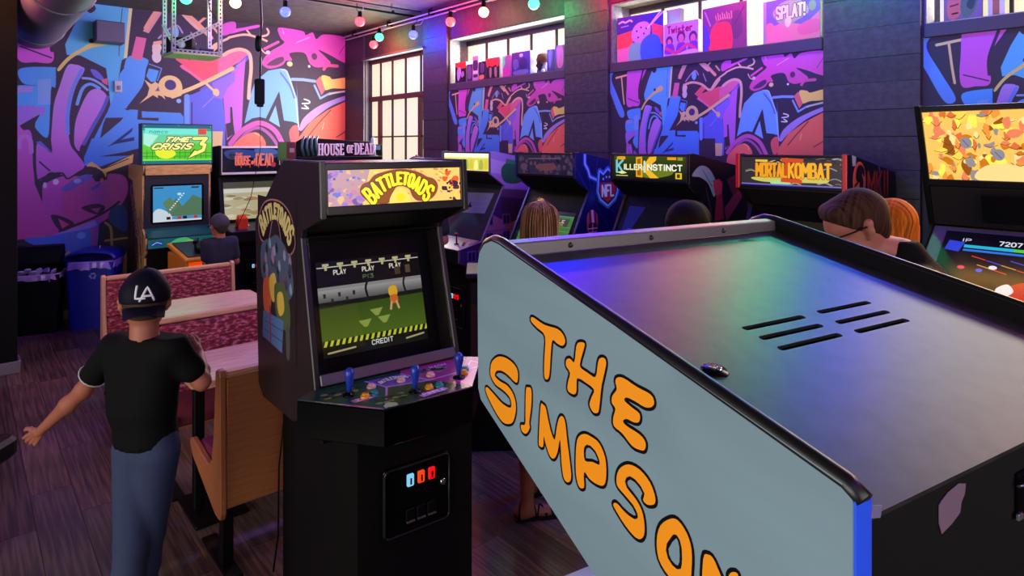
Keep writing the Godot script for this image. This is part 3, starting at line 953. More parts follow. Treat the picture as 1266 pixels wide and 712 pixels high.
func cabinet(called: String, label: String, at: Vector3, yaw: float, s: Dictionary) -> Node3D:
	var o := thing(called, label, "arcade cabinet", at, yaw)
	var w: float = s.w
	var wi := w - 0.044
	var mt: Vector2 = s.mt
	var mb: Vector2 = s.mb
	var sp: Vector2 = s.sp
	var sb: Vector2 = s.sb
	var cf: Vector2 = s.cf
	var kf: float = s.kf
	var bz: float = s.back
	var body: Material = s.get("body", M.black_soft)
	var prof := PackedVector2Array([Vector2(bz, 0.0), Vector2(bz, s.back_y), Vector2(mt.x - s.get("ridge", 0.02), mt.y + 0.008), mt + Vector2(0.006, 0.004), mb + Vector2(0.006, -0.012), sp, sb, cf + Vector2(0, 0.012), cf + Vector2(0, -0.10), Vector2(kf, cf.y - 0.2), Vector2(kf, 0.0)])
	for x in [-w / 2 + 0.011, w / 2 - 0.011]:
		side_panel(o, prof, x, s.side, s.get("trim", M.trim))
	# shell
	slab(o, "back_panel", Vector2(bz + 0.012, s.back_y - 0.02), Vector2(bz + 0.012, 0.02), 0.015, wi, body)
	slab(o, "top_panel", Vector2(bz + 0.01, s.back_y - 0.012), Vector2(mt.x - 0.02, mt.y - 0.006), 0.012, wi, body)
	slab(o, "front_panel", Vector2(kf - 0.012, cf.y - 0.13), Vector2(kf - 0.012, 0.02), 0.015, wi, body)
	coin_door(o, Vector3(0, (cf.y - 0.1) * 0.5, kf + 0.002), 0.30, 0.36, [M.coin_white, M.coin_red, M.coin_red])
	# marquee
	var mm: Vector2 = mt.lerp(mb, 0.5)
	var mq := part(o, "marquee", on_slab(mt, mb, 0.06, 0.94, -wi / 2 + 0.006, wi / 2 - 0.006, -0.004), s.marquee, Vector3.ZERO, Vector3.ZERO, s.get("marquee_label", "lit marquee sign"))
	var rt := slab(o, "marquee_retainer", mt + Vector2(-0.002, 0.002), mt.lerp(mb, 0.07), 0.012, wi, s.get("retainer", M.trim))
	slab(o, "marquee_retainer", mt.lerp(mb, 0.93), mb + Vector2(-0.002, -0.004), 0.012, wi, s.get("retainer", M.trim))
	for x in [-wi / 2 + 0.003, wi / 2 - 0.003]:
		part(o, "marquee_retainer", box(0.006, (mt - mb).length(), 0.012, 0.001), s.get("retainer", M.trim), Vector3(x, mm.y, mm.x), Vector3(rad_to_deg(atan2((mb - mt).x, (mb - mt).y)), 0, 0))
	slab(o, "speaker_panel", mb + Vector2(-0.012, -0.008), sp + Vector2(-0.01, 0.004), 0.012, wi, body)
	# monitor
	var st: Vector2 = sp + Vector2(-0.012, 0.0)
	var sq: Vector2 = sb + Vector2(-0.012, 0.004)
	var bez := slab(o, "screen_bezel", st, sq, 0.012, wi, s.get("bezel", M.black), -0.01)
	part(o, "screen", on_slab(st, sq, s.get("t0", 0.16), s.get("t1", 0.92), -wi / 2 + s.get("sx", 0.05), wi / 2 - s.get("sx", 0.05), -0.002), s.screen, Vector3.ZERO, Vector3.ZERO, s.get("screen_label", "glowing game screen"))
	if s.get("pane", true):
		slab(o, "screen_glass", st, sq, 0.003, wi - 0.004, M.glass, 0.006)
	# controls
	var cp := slab(o, "control_panel", sb + Vector2(0, 0.0), cf + Vector2(-0.002, 0), 0.014, wi, s.get("panel", M.black))
	slab(o, "control_front", cf + Vector2(-0.006, 0), cf + Vector2(-0.006, -0.11), 0.012, wi, body)
	slab(o, "control_underside", cf + Vector2(-0.006, -0.10), Vector2(kf - 0.01, cf.y - 0.19), 0.012, wi, body)
	var mid := sb.lerp(cf, 0.55)
	var tilt := rad_to_deg(atan2(sb.y - cf.y, cf.x - sb.x))
	for sx in [-1.0, 1.0]:
		joystick(o, Vector3(sx * wi * 0.30 - 0.03, mid.y + 0.006, mid.x), M.black_gloss, s.get("stick", M.stick_red))
		for k in 3:
			var q := sb.lerp(cf, 0.40 + 0.16 * (k % 2))
			push_button(o, Vector3(sx * wi * 0.30 + 0.035 + 0.035 * k, q.y + 0.008, q.x), M.btn[(k + s.get("hue", 0)) % M.btn.size()], tilt)
	if s.has("light"):
		marquee_light(o, Vector3(0, mm.y, mm.x + 0.02), wi - 0.02, (mt.y - mb.y) * 0.8, s.light, s.get("light_e", 0.12))
	return o

func build_wall_cabinets() -> void:
	M.coin_white = glow(Color(0.55, 0.85, 1.0), 0.9)
	M.coin_orange = glow(Color(1.0, 0.28, 0.05), 0.9)
	M.coin_red = glow(Color(1.0, 0.04, 0.05), 0.9)
	M.stick_red = mat(Color(0.6, 0.03, 0.04), 0.25)
	M.stick_blue = mat(Color(0.10, 0.20, 0.62), 0.35)
	M.btn = [mat(Color(0.85, 0.55, 0.12), 0.3), mat(Color(0.10, 0.50, 0.46), 0.3), mat(Color(0.85, 0.62, 0.60), 0.3), mat(Color(0.12, 0.3, 0.75), 0.3)]
	M.side_violet = printed(paint_street_side(), 0.35)
	M.side_blue = printed(paint_shield_side(), 0.3)
	M.side_blade = printed(paint_blade_side(), 0.35)
	M.side_dragon = printed(paint_dragon_side(), 0.35)
	M.red_trim = mat(Color(0.85, 0.05, 0.11), 0.35)
	var base := {"mt": Vector2(0, 1.862), "mb": Vector2(0, 1.682), "sp": Vector2(-0.15, 1.565), "sb": Vector2(0.10, 1.09), "cf": Vector2(0.34, 1.03), "kf": 0.12, "back": -0.70, "back_y": 1.762, "ridge": 0.04}
	var s := base.duplicate()
	s.merge({"w": 0.74, "side": M.side_violet, "marquee": backlit(paint_yellow_marquee(), 1.2), "screen": printed(paint_sheet_screen(), 0.1), "bezel": mat(Color(0.16, 0.15, 0.22), 0.3), "panel": mat(Color(0.42, 0.26, 0.44), 0.35), "trim": M.trim_grey, "t0": 0.08, "t1": 0.98, "sx": 0.015, "screen_label": "dark screen glass with a pale instruction sheet", "light": Color(1, 0.95, 0.6)}, true)
	cabinet("arcade_cabinet", "arcade cabinet with pale yellow marquee and violet street side art behind the central cabinet", Vector3(3.5, 0, -4.667), -90, s)
	s = base.duplicate()
	s.merge({"w": 0.69, "side": M.side_blue, "marquee": backlit(paint_muted_marquee(), 0.28), "screen": backlit(paint_field_screen(), 0.8), "panel": mat(Color(0.10, 0.12, 0.30), 0.35), "t0": 0.35, "hue": 1}, true)
	cabinet("arcade_cabinet", "blue football arcade cabinet with shield emblem and lightning on its side", Vector3(3.5, 0, -3.631), -90, s)
	s = base.duplicate()
	s.merge({"w": 0.651, "side": M.side_blade, "marquee": backlit(paint_instinct_marquee(), 1.0), "screen": backlit(paint_night_screen(), 0.8), "panel": mat(Color(0.10, 0.10, 0.20), 0.35), "bezel": mat(Color(0.10, 0.10, 0.28), 0.3), "hue": 2}, true)
	cabinet("arcade_cabinet", "black arcade cabinet with dark green marquee, big gold letter and blade side art", Vector3(3.5, 0, -2.6215), -90, s)
	s = base.duplicate()
	s.merge({"w": 0.626, "side": M.side_dragon, "marquee": backlit(paint_kombat_marquee(), 1.0), "screen": backlit(paint_olive_screen(), 0.35), "trim": M.red_trim, "body": mat(Color(0.06, 0.045, 0.035), 0.6), "hue": 3, "mt": Vector2(0, 1.866), "light": Color(1.0, 0.85, 0.5)}, true)
	var mk := cabinet("arcade_cabinet", "black arcade cabinet with bright red edges and round dragon emblem on its side", Vector3(3.5, 0, -1.66), -90, s)
	for ex in [-0.302, 0.302]:
		part(mk, "marquee_edge", box(0.024, 0.205, 0.012, 0.004), M.red_trim, Vector3(ex, 1.772, 0.010))
	var x := {"w": 0.80, "mt": Vector2(0.02, 2.100), "mb": Vector2(-0.115, 1.735), "sp": Vector2(-0.19, 1.535), "sb": Vector2(0.20, 1.24), "cf": Vector2(0.40, 1.10), "kf": 0.22, "back": -0.78, "back_y": 2.00, "ridge": 0.04, "side": M.black_soft, "marquee": backlit(paint_crowd_marquee(), 1.1), "screen": backlit(paint_versus_screen(), 0.9), "panel": mat(Color(0.12, 0.10, 0.16), 0.35), "bezel": mat(Color(0.36, 0.33, 0.42), 0.4), "t0": 0.07, "t1": 0.99, "sx": 0.06, "pane": false, "light": Color(1.0, 0.75, 0.35), "light_e": 1.1, "body": mat(Color(0.055, 0.04, 0.035), 0.55)}
	var xc := cabinet("arcade_cabinet", "tall black arcade cabinet with large glowing orange picture marquee at the right", Vector3(3.40, 0, -0.605), -90, x)
	slab(xc, "speaker_cover", Vector2(-0.115, 1.70), Vector2(-0.165, 1.57), 0.008, 0.34, M.black, 0.012)

# ------------------------------------------------------------------ prints on cabinets and screens
const YEL := Color(0.98, 0.86, 0.22)

func paint_street_side() -> ImageTexture:
	var c := Canvas.new(384, 640, Color8(86, 60, 130))
	c.shape([0, 0, 384, 0, 384, 130, 0, 100], Color8(150, 130, 200))
	c.shape([120, 20, 330, 60, 300, 90, 110, 60], Color8(182, 160, 214))
	c.blob([170, 50, 210, 30, 260, 45, 270, 85, 230, 100, 180, 90], Color8(40, 110, 70))
	c.shape([190, 22, 250, 30, 245, 42, 188, 36], Color8(60, 150, 90))
	c.shape([0, 120, 384, 160, 384, 640, 0, 640], Color8(58, 34, 92))
	c.shape([0, 130, 200, 220, 300, 200, 384, 160, 384, 280, 0, 230], Color8(148, 90, 120))
	for i in 5:
		for j in 9:
			var x := 30.0 + i * 72
			var y := 190.0 + j * 50
			c.rect(x, y, 34, 34, Color8(112, 84, 158))
			c.rect(x + 4, y + 4, 12, 26, Color8(34, 20, 60))
			c.rect(x + 19, y + 4, 11, 26, Color8(34, 20, 60))
	for j in 5:
		c.rect(0, 236 + j * 100, 384, 5, Color8(120, 70, 110))
	return c.tex()

func paint_shield_side() -> ImageTexture:
	# seen with the cabinet's front on the left
	var c := Canvas.new(448, 800, Color8(16, 18, 74))
	c.shape([0, 0, 448, 0, 448, 800, 0, 800], Color8(20, 21, 84))
	for i in 14:
		var a := TAU * i / 14.0
		c.line([225, 150, 225 + 330 * cos(a), 150 + 330 * sin(a)], 3, Color8(34, 44, 150))
	c.line([190, 8, 190, 38, 206, 58, 214, 80, 250, 92, 270, 92], 18, Color8(50, 70, 190))
	c.line([190, 8, 190, 38, 206, 58, 214, 80, 250, 92, 270, 92], 7, Color8(150, 190, 244))
	c.line([330, 30, 326, 52, 342, 60, 338, 84], 7, Color8(150, 190, 244))
	var sh := [264, 66, 282, 78, 306, 60, 330, 78, 350, 66, 354, 132, 342, 156, 306, 178, 270, 156, 258, 132]
	c.line(sh + [264, 66], 26, Color8(60, 100, 214))
	c.line(sh + [264, 66], 12, Color8(150, 200, 250))
	c.shape(sh, Color8(26, 34, 110))
	c.shape([264, 102, 346, 102, 348, 132, 338, 150, 306, 170, 274, 150, 264, 132], Color8(206, 40, 62))
	for q in [[282, 90], [298, 84], [314, 84], [330, 90]]:
		c.oval(q[0], q[1], 4, 4, Color8(226, 228, 240))
	c.text("NFL", func(a, d): return Vector2(277 + a * 59, 112 + d * 36), 8, Color8(240, 236, 240), 2, Color8(120, 16, 36))
	# football helmet
	var hp := func(x, y): return [200 + (x - 90) * 0.62, 192 + (y - 340) * 0.46]
	var hl := func(a): 
		var out := []
		for i in range(0, a.size(), 2):
			out.append_array(hp.call(a[i], a[i + 1]))
		return out
	c.blob(hl.call([90, 380, 118, 340, 160, 350, 178, 400, 176, 470, 150, 520, 112, 520, 92, 470]), Color8(170, 100, 100))
	c.line(hl.call([132, 345, 140, 430]), 10, Color8(232, 226, 236))
	c.line(hl.call([112, 350, 116, 430]), 5, Color8(30, 20, 30))
	c.line(hl.call([156, 352, 160, 430]), 5, Color8(30, 20, 30))
	c.blob(hl.call([104, 440, 140, 430, 172, 446, 164, 500, 132, 520, 108, 500]), Color8(66, 26, 32))
	c.line(hl.call([98, 470, 172, 470]), 4, Color8(216, 210, 224))
	c.line(hl.call([104, 498, 166, 498]), 4, Color8(216, 210, 224))
	c.line(hl.call([136, 440, 136, 516]), 4, Color8(216, 210, 224))
	return c.tex()

func paint_blade_side() -> ImageTexture:
	var c := Canvas.new(448, 800, Color8(10, 9, 12))
	c.blob([156, 60, 196, 34, 244, 44, 280, 86, 268, 124, 236, 84, 196, 66], Color8(150, 144, 156))
	c.line([210, 46, 258, 94], 3, Color8(90, 86, 96))
	c.shape([262, 76, 316, 82, 310, 112, 322, 190, 270, 196, 280, 130], Color8(170, 26, 52))
	c.blob([266, 82, 302, 76, 310, 112, 276, 118], Color8(210, 46, 72))
	c.shape([336, 76, 400, 60, 424, 120, 376, 142, 356, 184, 330, 160, 370, 124], Color8(110, 24, 46))
	c.shape([322, 160, 416, 100, 424, 134, 336, 200], Color8(160, 30, 62))
	c.shape([302, 196, 402, 284, 430, 360, 390, 330, 336, 262], Color8(130, 124, 138))
	c.shape([310, 200, 402, 240, 376, 274], Color8(190, 40, 76))
	c.line([226, 96, 258, 196, 252, 300], 7, Color8(70, 22, 38), true)
	return c.tex()

func paint_dragon_side() -> ImageTexture:
	var c := Canvas.new(448, 800, Color8(10, 8, 10))
	c.shape([170, 0, 196, 0, 192, 26, 174, 26], Color8(170, 170, 190))
	c.line([330, 20, 344, 50, 338, 86, 350, 110, 330, 150], 10, Color8(110, 110, 126), true)
	c.line([400, 34, 390, 60, 396, 90], 9, Color8(96, 96, 110), true)
	c.oval(214, 60, 38, 44, Color8(226, 100, 66))
	c.oval(214, 60, 33, 39, Color8(200, 78, 56))
	# curling dragon in black
	var dr := func(a):
		var out := []
		for i in range(0, a.size(), 2):
			out.append(214 + (a[i] - 170) * 0.5)
			out.append(60 + (a[i + 1] - 128) * 0.46)
		return out
	c.blob(dr.call([150, 60, 200, 52, 224, 84, 200, 100, 216, 130, 210, 180, 170, 206, 120, 190, 112, 150, 140, 170, 168, 168, 172, 140, 140, 130, 128, 100]), Color8(14, 8, 8))
	c.blob(dr.call([196, 60, 226, 70, 232, 110, 214, 100]), Color8(14, 8, 8))
	c.line(dr.call([120, 150, 150, 140, 166, 118]), 5, Color8(14, 8, 8), true)
	c.words("MKII", 268, 44, 130, 58, 10, Color8(176, 50, 40), 2, Color8(70, 16, 16))
	return c.tex()

func paint_yellow_marquee() -> ImageTexture:
	var c := Canvas.new(384, 96, Color8(222, 214, 112))
	c.rect(0, 0, 384, 22, Color8(252, 250, 214))
	c.rect(10, 30, 364, 60, Color8(206, 196, 84))
	for i in 9:
		c.blob([20 + i * 40, 84, 26 + i * 40, 44, 44 + i * 40, 36, 54 + i * 40, 60, 50 + i * 40, 88], [Color8(236, 228, 130), Color8(160, 170, 60), Color8(206, 186, 60)][i % 3])
	return c.tex()

func paint_muted_marquee() -> ImageTexture:
	var c := Canvas.new(384, 112, Color8(72, 62, 106))
	var rng := RandomNumberGenerator.new()
	rng.seed = 4
	for i in 60:
		var x := rng.randf() * 384
		var y := rng.randf() * 112
		c.blob([x, y - 12, x + 10, y, x + 4, y + 14, x - 10, y + 4], [Color8(126, 90, 140), Color8(96, 104, 140), Color8(52, 46, 84), Color8(146, 98, 130)][i % 4])
	c.line([80, 26, 300, 22], 7, Color8(170, 120, 160))
	c.blob([140, 60, 250, 50, 270, 80, 200, 92, 140, 84], Color8(168, 96, 116))
	c.oval(46, 72, 26, 20, Color8(140, 96, 140))
	return c.tex()

func paint_instinct_marquee() -> ImageTexture:
	var c := Canvas.new(512, 160, Color8(30, 40, 10))
	c.shape([0, 0, 512, 0, 512, 160, 0, 160], Color8(60, 76, 16), Color8(20, 28, 8))
	c.blob([180, 90, 270, 60, 400, 80, 420, 120, 300, 150, 200, 140], Color8(110, 120, 30))
	# big gold letter behind
	c.shape([166, 10, 212, 6, 214, 150, 166, 146], Color8(232, 168, 22))
	c.shape([214, 78, 262, 8, 312, 4, 310, 30, 250, 84, 330, 150, 268, 152, 214, 96], Color8(240, 186, 40))
	c.shape([176, 24, 200, 20, 202, 136, 176, 136], Color8(160, 96, 10))
	c.words("K", 22, 34, 46, 84, 15, Color8(120, 200, 214))
	c.shape([20, 118, 70, 108, 100, 122, 60, 130], Color8(236, 236, 160))
	c.words("ILLER", 78, 62, 130, 34, 9, Color8(240, 240, 190))
	c.words("I", 222, 40, 12, 70, 14, Color8(190, 230, 230))
	c.words("NSTINCT", 252, 60, 230, 36, 9, Color8(244, 246, 226))
	c.blob([28, 8, 80, 6, 88, 16, 80, 28, 30, 28, 22, 18], Color8(230, 160, 26))
	c.rect(386, 8, 60, 18, Color8(230, 160, 26))
	c.rect(454, 8, 34, 20, Color8(160, 150, 50))
	c.rect(440, 110, 42, 40, Color8(228, 190, 50))
	c.rect(450, 118, 20, 24, Color8(70, 60, 20))
	c.rect(16, 138, 90, 6, Color8(214, 208, 120))
	return c.tex()

func paint_kombat_marquee() -> ImageTexture:
	var c := Canvas.new(512, 150, Color8(52, 44, 52))
	var rng := RandomNumberGenerator.new()
	rng.seed = 9
	for i in 46:
		var x := rng.randf() * 512
		var y := rng.randf() * 150
		c.line([x, y, x + 30, y - 8, x + 60, y + 4], 3 + rng.randf() * 5, [Color8(150, 146, 150), Color8(30, 24, 30), Color8(190, 180, 130), Color8(110, 106, 84)][i % 4], true)
	c.blob([60, 110, 260, 104, 430, 100, 440, 126, 330, 130, 120, 132], Color8(206, 200, 96))
	c.blob([160, 128, 240, 120, 262, 140, 180, 148], Color8(170, 220, 150))
	# two strokes of the numeral
	c.shape([216, 4, 330, 8, 326, 26, 306, 28, 302, 112, 322, 116, 322, 134, 214, 130, 214, 112, 232, 110, 236, 28, 216, 24], Color8(214, 74, 34))
	c.rect(262, 26, 14, 86, Color8(120, 34, 20))
	c.words("MORTAL", 84, 36, 160, 66, 13, Color8(240, 160, 30), 2, Color8(120, 60, 10))
	c.words("KOMBAT", 256, 34, 202, 70, 13, Color8(244, 176, 40), 2, Color8(120, 60, 10))
	c.rect(78, 14, 66, 12, Color8(236, 190, 60))
	c.rect(0, 142, 512, 8, Color8(120, 110, 170))
	return c.tex()

func paint_crowd_marquee() -> ImageTexture:
	# a crowd of fighters reduced to plain patches of colour
	var c := Canvas.new(512, 240, Color8(246, 196, 96))
	var rng := RandomNumberGenerator.new()
	rng.seed = 21
	var pal := [Color8(250, 214, 84), Color8(240, 150, 60), Color8(150, 84, 22), Color8(252, 224, 150), Color8(226, 110, 60), Color8(206, 120, 28), Color8(150, 140, 140), Color8(255, 236, 90), Color8(236, 130, 90)]
	for i in 260:
		var x := rng.randf() * 512
		var y := rng.randf() * 240
		var a := 5.0 + rng.randf() * 15
		var b := 7.0 + rng.randf() * 24
		var turn := rng.randf() * TAU
		var p := []
		for q in 7:
			var w := turn + TAU * q / 7.0
			var r := 0.45 + 0.75 * rng.randf()
			p.append(x + cos(w) * a * r)
			p.append(y + sin(w) * b * r)
		c.blob(p, pal[rng.randi() % pal.size()])
		if i % 2 == 0:
			c.line([x - a, y + b * 0.2, x, y + b * 0.7, x + a, y + b * 0.1], 1.6, Color8(110, 52, 14), true)
	for q in [[190, 150], [345, 195], [110, 110], [420, 210]]:
		c.oval(q[0], q[1], 15, 19, Color8(140, 136, 150))
		c.line([q[0] - 8, q[1] - 10, q[0] + 6, q[1] + 12], 2, Color8(90, 86, 96))
	c.oval(352, 92, 52, 34, Color8(150, 140, 130))
	c.ring(352, 92, 44, 3, Color8(240, 232, 210))
	c.words("VS", 336, 80, 34, 22, 4, Color8(250, 250, 240), 1, Color8(40, 30, 20))
	c.blob([290, 120, 500, 100, 512, 150, 300, 160], Color8(255, 226, 50))
	c.line([300, 128, 330, 150, 360, 122, 400, 150, 440, 116, 490, 140], 5, Color8(214, 150, 20), true)
	c.blob([130, 236, 150, 190, 210, 180, 260, 200, 270, 240], Color8(252, 216, 140))
	return c.tex()

func paint_sheet_screen() -> ImageTexture:
	# a switched-off tube with a printed sheet taped to it
	var c := Canvas.new(320, 256, Color8(78, 78, 84))
	c.shape([50, 30, 286, 20, 276, 128, 40, 142], Color8(198, 198, 202))
	c.line([90, 74, 270, 66], 2, Color8(225, 225, 228))
	c.line([84, 104, 268, 96], 2, Color8(225, 225, 228))
	c.blob([144, 96, 150, 76, 160, 92, 172, 100, 150, 108], Color8(70, 68, 74))
	return c.tex()

func paint_field_screen() -> ImageTexture:
	var c := Canvas.new(320, 240, Color8(66, 140, 58))
	c.rect(0, 0, 320, 30, Color8(14, 30, 34))
	c.rect(0, 26, 320, 8, Color8(90, 150, 140))
	c.shape([110, 50, 300, 44, 296, 96, 110, 100], Color8(70, 66, 60))
	c.words("FUMBLE", 150, 54, 120, 18, 4, Color8(240, 236, 214))
	c.words("TURNOVER", 146, 80, 120, 12, 3, Color8(236, 180, 70))
	for i in 6:
		c.line([0, 110 + i * 26, 320, 96 + i * 30], 2, Color8(150, 196, 130))
	c.oval(205, 160, 26, 14, Color8(110, 150, 170))
	c.blob([190, 190, 260, 184, 300, 210, 280, 240, 190, 240], Color8(206, 140, 100))
	return c.tex()

func paint_night_screen() -> ImageTexture:
	var c := Canvas.new(320, 240, Color8(14, 14, 34))
	c.shape([0, 0, 90, 0, 40, 120, 0, 150], Color8(30, 30, 130))
	c.rect(26, 100, 26, 26, Color8(50, 60, 220))
	c.line([80, 130, 140, 128], 5, Color8(220, 226, 236))
	c.line([170, 124, 230, 122], 5, Color8(200, 120, 80))
	c.line([40, 190, 60, 160, 86, 170], 8, Color8(180, 186, 214), true)
	c.blob([160, 210, 200, 170, 260, 160, 300, 180, 280, 236, 180, 240], Color8(226, 160, 90))
	c.oval(230, 170, 16, 16, Color8(240, 220, 200))
	return c.tex()

func paint_olive_screen() -> ImageTexture:
	var c := Canvas.new(256, 192, Color8(58, 54, 34))
	c.shape([0, 0, 256, 0, 256, 40, 0, 60], Color8(70, 62, 40))
	c.shape([0, 60, 30, 50, 50, 192, 0, 192], Color8(90, 150, 100))
	return c.tex()

func paint_versus_screen() -> ImageTexture:
	var c := Canvas.new(448, 320, Color8(14, 8, 30))
	c.shape([0, 0, 448, 0, 448, 40, 0, 30], Color8(10, 8, 24))
	c.rect(60, 60, 130, 14, Color8(40, 190, 226))
	c.rect(190, 60, 40, 14, Color8(90, 210, 70))
	c.rect(280, 60, 120, 14, Color8(90, 210, 70))
	c.rect(60, 80, 170, 10, Color8(50, 120, 230))
	c.rect(280, 80, 120, 10, Color8(50, 120, 230))
	c.oval(255, 72, 30, 22, Color8(60, 190, 226))
	c.words("99", 244, 62, 22, 20, 4, Color8(10, 30, 60))
	c.shape([16, 44, 60, 50, 50, 96, 10, 90], Color8(50, 70, 220))
	c.words("7207", 150, 32, 56, 18, 4, Color8(240, 240, 250))
	c.words("1P", 52, 32, 22, 14, 3, Color8(220, 220, 240))
	for i in 16:
		c.line([90 + i * 20, 110 + (i * 37) % 60, 126 + i * 20, 122 + (i * 37) % 60], 4, [Color8(240, 60, 60), Color8(240, 160, 90), Color8(90, 70, 220)][i % 3])
	c.oval(70, 165, 10, 8, Color8(240, 70, 110))
	c.oval(118, 170, 9, 8, Color8(70, 90, 240))
	c.oval(150, 152, 11, 9, Color8(250, 240, 250))
	c.blob([190, 240, 230, 200, 300, 190, 380, 200, 448, 190, 448, 310, 260, 320, 200, 290], Color8(206, 26, 36))
	c.blob([172, 236, 196, 214, 214, 240, 200, 262, 176, 258], Color8(240, 238, 240))
	c.blob([262, 210, 290, 196, 310, 230, 280, 260], Color8(226, 120, 90))
	c.blob([300, 110, 350, 100, 370, 150, 330, 170], Color8(214, 50, 50))
	c.oval(360, 250, 24, 30, Color8(230, 60, 50))
	return c.tex()

# lettering on the pale side, traced on the panel: (towards the back, up) in millimetres
const PANEL_LETTERS := {
	"S": [-42, 1480, -36, 1496, -12, 1513, 16, 1520, 47, 1519, 65, 1510, 65, 1491, 55, 1486, 28, 1491, 4, 1491, -17, 1484, -23, 1473, -4, 1469, 28, 1470, 51, 1460, 59, 1440, 51, 1415, 36, 1402, 8, 1395, -25, 1406, -56, 1424, -63, 1435, -54, 1440, -29, 1436, 4, 1430, 32, 1431, 42, 1438, 36, 1451, 12, 1456, -21, 1457, -40, 1467],
	"T": [111, 1616, 120, 1620, 156, 1616, 197, 1619, 215, 1612, 218, 1602, 209, 1595, 194, 1595, 182, 1597, 177, 1582, 172, 1539, 166, 1527, 156, 1528, 156, 1559, 158, 1597, 133, 1605, 116, 1610],
	"H": [249, 1604, 256, 1613, 271, 1616, 269, 1606, 262, 1590, 260, 1576, 279, 1573, 299, 1573, 305, 1596, 311, 1605, 322, 1607, 324, 1597, 314, 1566, 308, 1530, 304, 1521, 293, 1518, 284, 1526, 289, 1539, 295, 1553, 268, 1557, 252, 1556, 250, 1544, 249, 1533, 241, 1527, 226, 1528, 226, 1540, 232, 1558, 221, 1566, 222, 1576, 232, 1581, 244, 1579],
	"I": [95, 1486, 102, 1492, 113, 1492, 113, 1463, 106, 1432, 108, 1422, 95, 1407, 81, 1406, 77, 1416, 92, 1423, 93, 1449],
	"M": [144, 1474, 152, 1479, 160, 1477, 167, 1461, 177, 1442, 188, 1434, 194, 1457, 202, 1476, 212, 1481, 219, 1472, 224, 1447, 232, 1415, 235, 1392, 226, 1381, 214, 1383, 208, 1405, 205, 1435, 202, 1438, 196, 1417, 186, 1402, 173, 1401, 160, 1416, 154, 1426, 152, 1408, 141, 1404, 138, 1414],
	"P": [250, 1453, 256, 1466, 270, 1476, 288, 1479, 308, 1477, 322, 1462, 325, 1439, 320, 1421, 305, 1414, 284, 1413, 272, 1418, 269, 1410, 270, 1394, 259, 1388, 252, 1394, 248, 1409, 248, 1435],
	"Ph": [270, 1455, 281, 1464, 298, 1462, 308, 1452, 308, 1445, 291, 1442, 272, 1436],
	"E": [350, 1588, 364, 1592, 392, 1589, 420, 1588, 427, 1580, 422, 1572, 408, 1567, 388, 1568, 371, 1567, 366, 1561, 382, 1557, 398, 1554, 397, 1543, 386, 1538, 371, 1537, 363, 1531, 371, 1527, 398, 1526, 410, 1520, 408, 1509, 398, 1505, 382, 1504, 361, 1513, 343, 1516, 341, 1527, 346, 1542, 338, 1548, 339, 1558, 349, 1571, 346, 1581],
	"S2": [349, 1447, 357, 1462, 375, 1475, 398, 1478, 419, 1470, 429, 1455, 427, 1445, 414, 1438, 405, 1440, 408, 1450, 395, 1459, 378, 1460, 368, 1451, 371, 1441, 392, 1433, 405, 1420, 408, 1398, 401, 1385, 388, 1381, 368, 1386, 350, 1395, 341, 1402, 349, 1408, 368, 1404, 388, 1405, 395, 1413, 385, 1423, 364, 1429, 350, 1434],
	"O": [432, 1400, 439, 1423, 457, 1441, 471, 1446, 486, 1438, 494, 1422, 494, 1398, 490, 1376, 471, 1366, 454, 1366, 436, 1377],
	"Oh": [449, 1401, 457, 1416, 465, 1426, 474, 1423, 478, 1409, 476, 1388, 465, 1383, 453, 1388],
	"N": [511, 1369, 513, 1421, 521, 1431, 531, 1429, 551, 1405, 552, 1424, 560, 1433, 567, 1429, 569, 1384, 560, 1374, 548, 1374, 526, 1398, 524, 1374, 516, 1367],
}

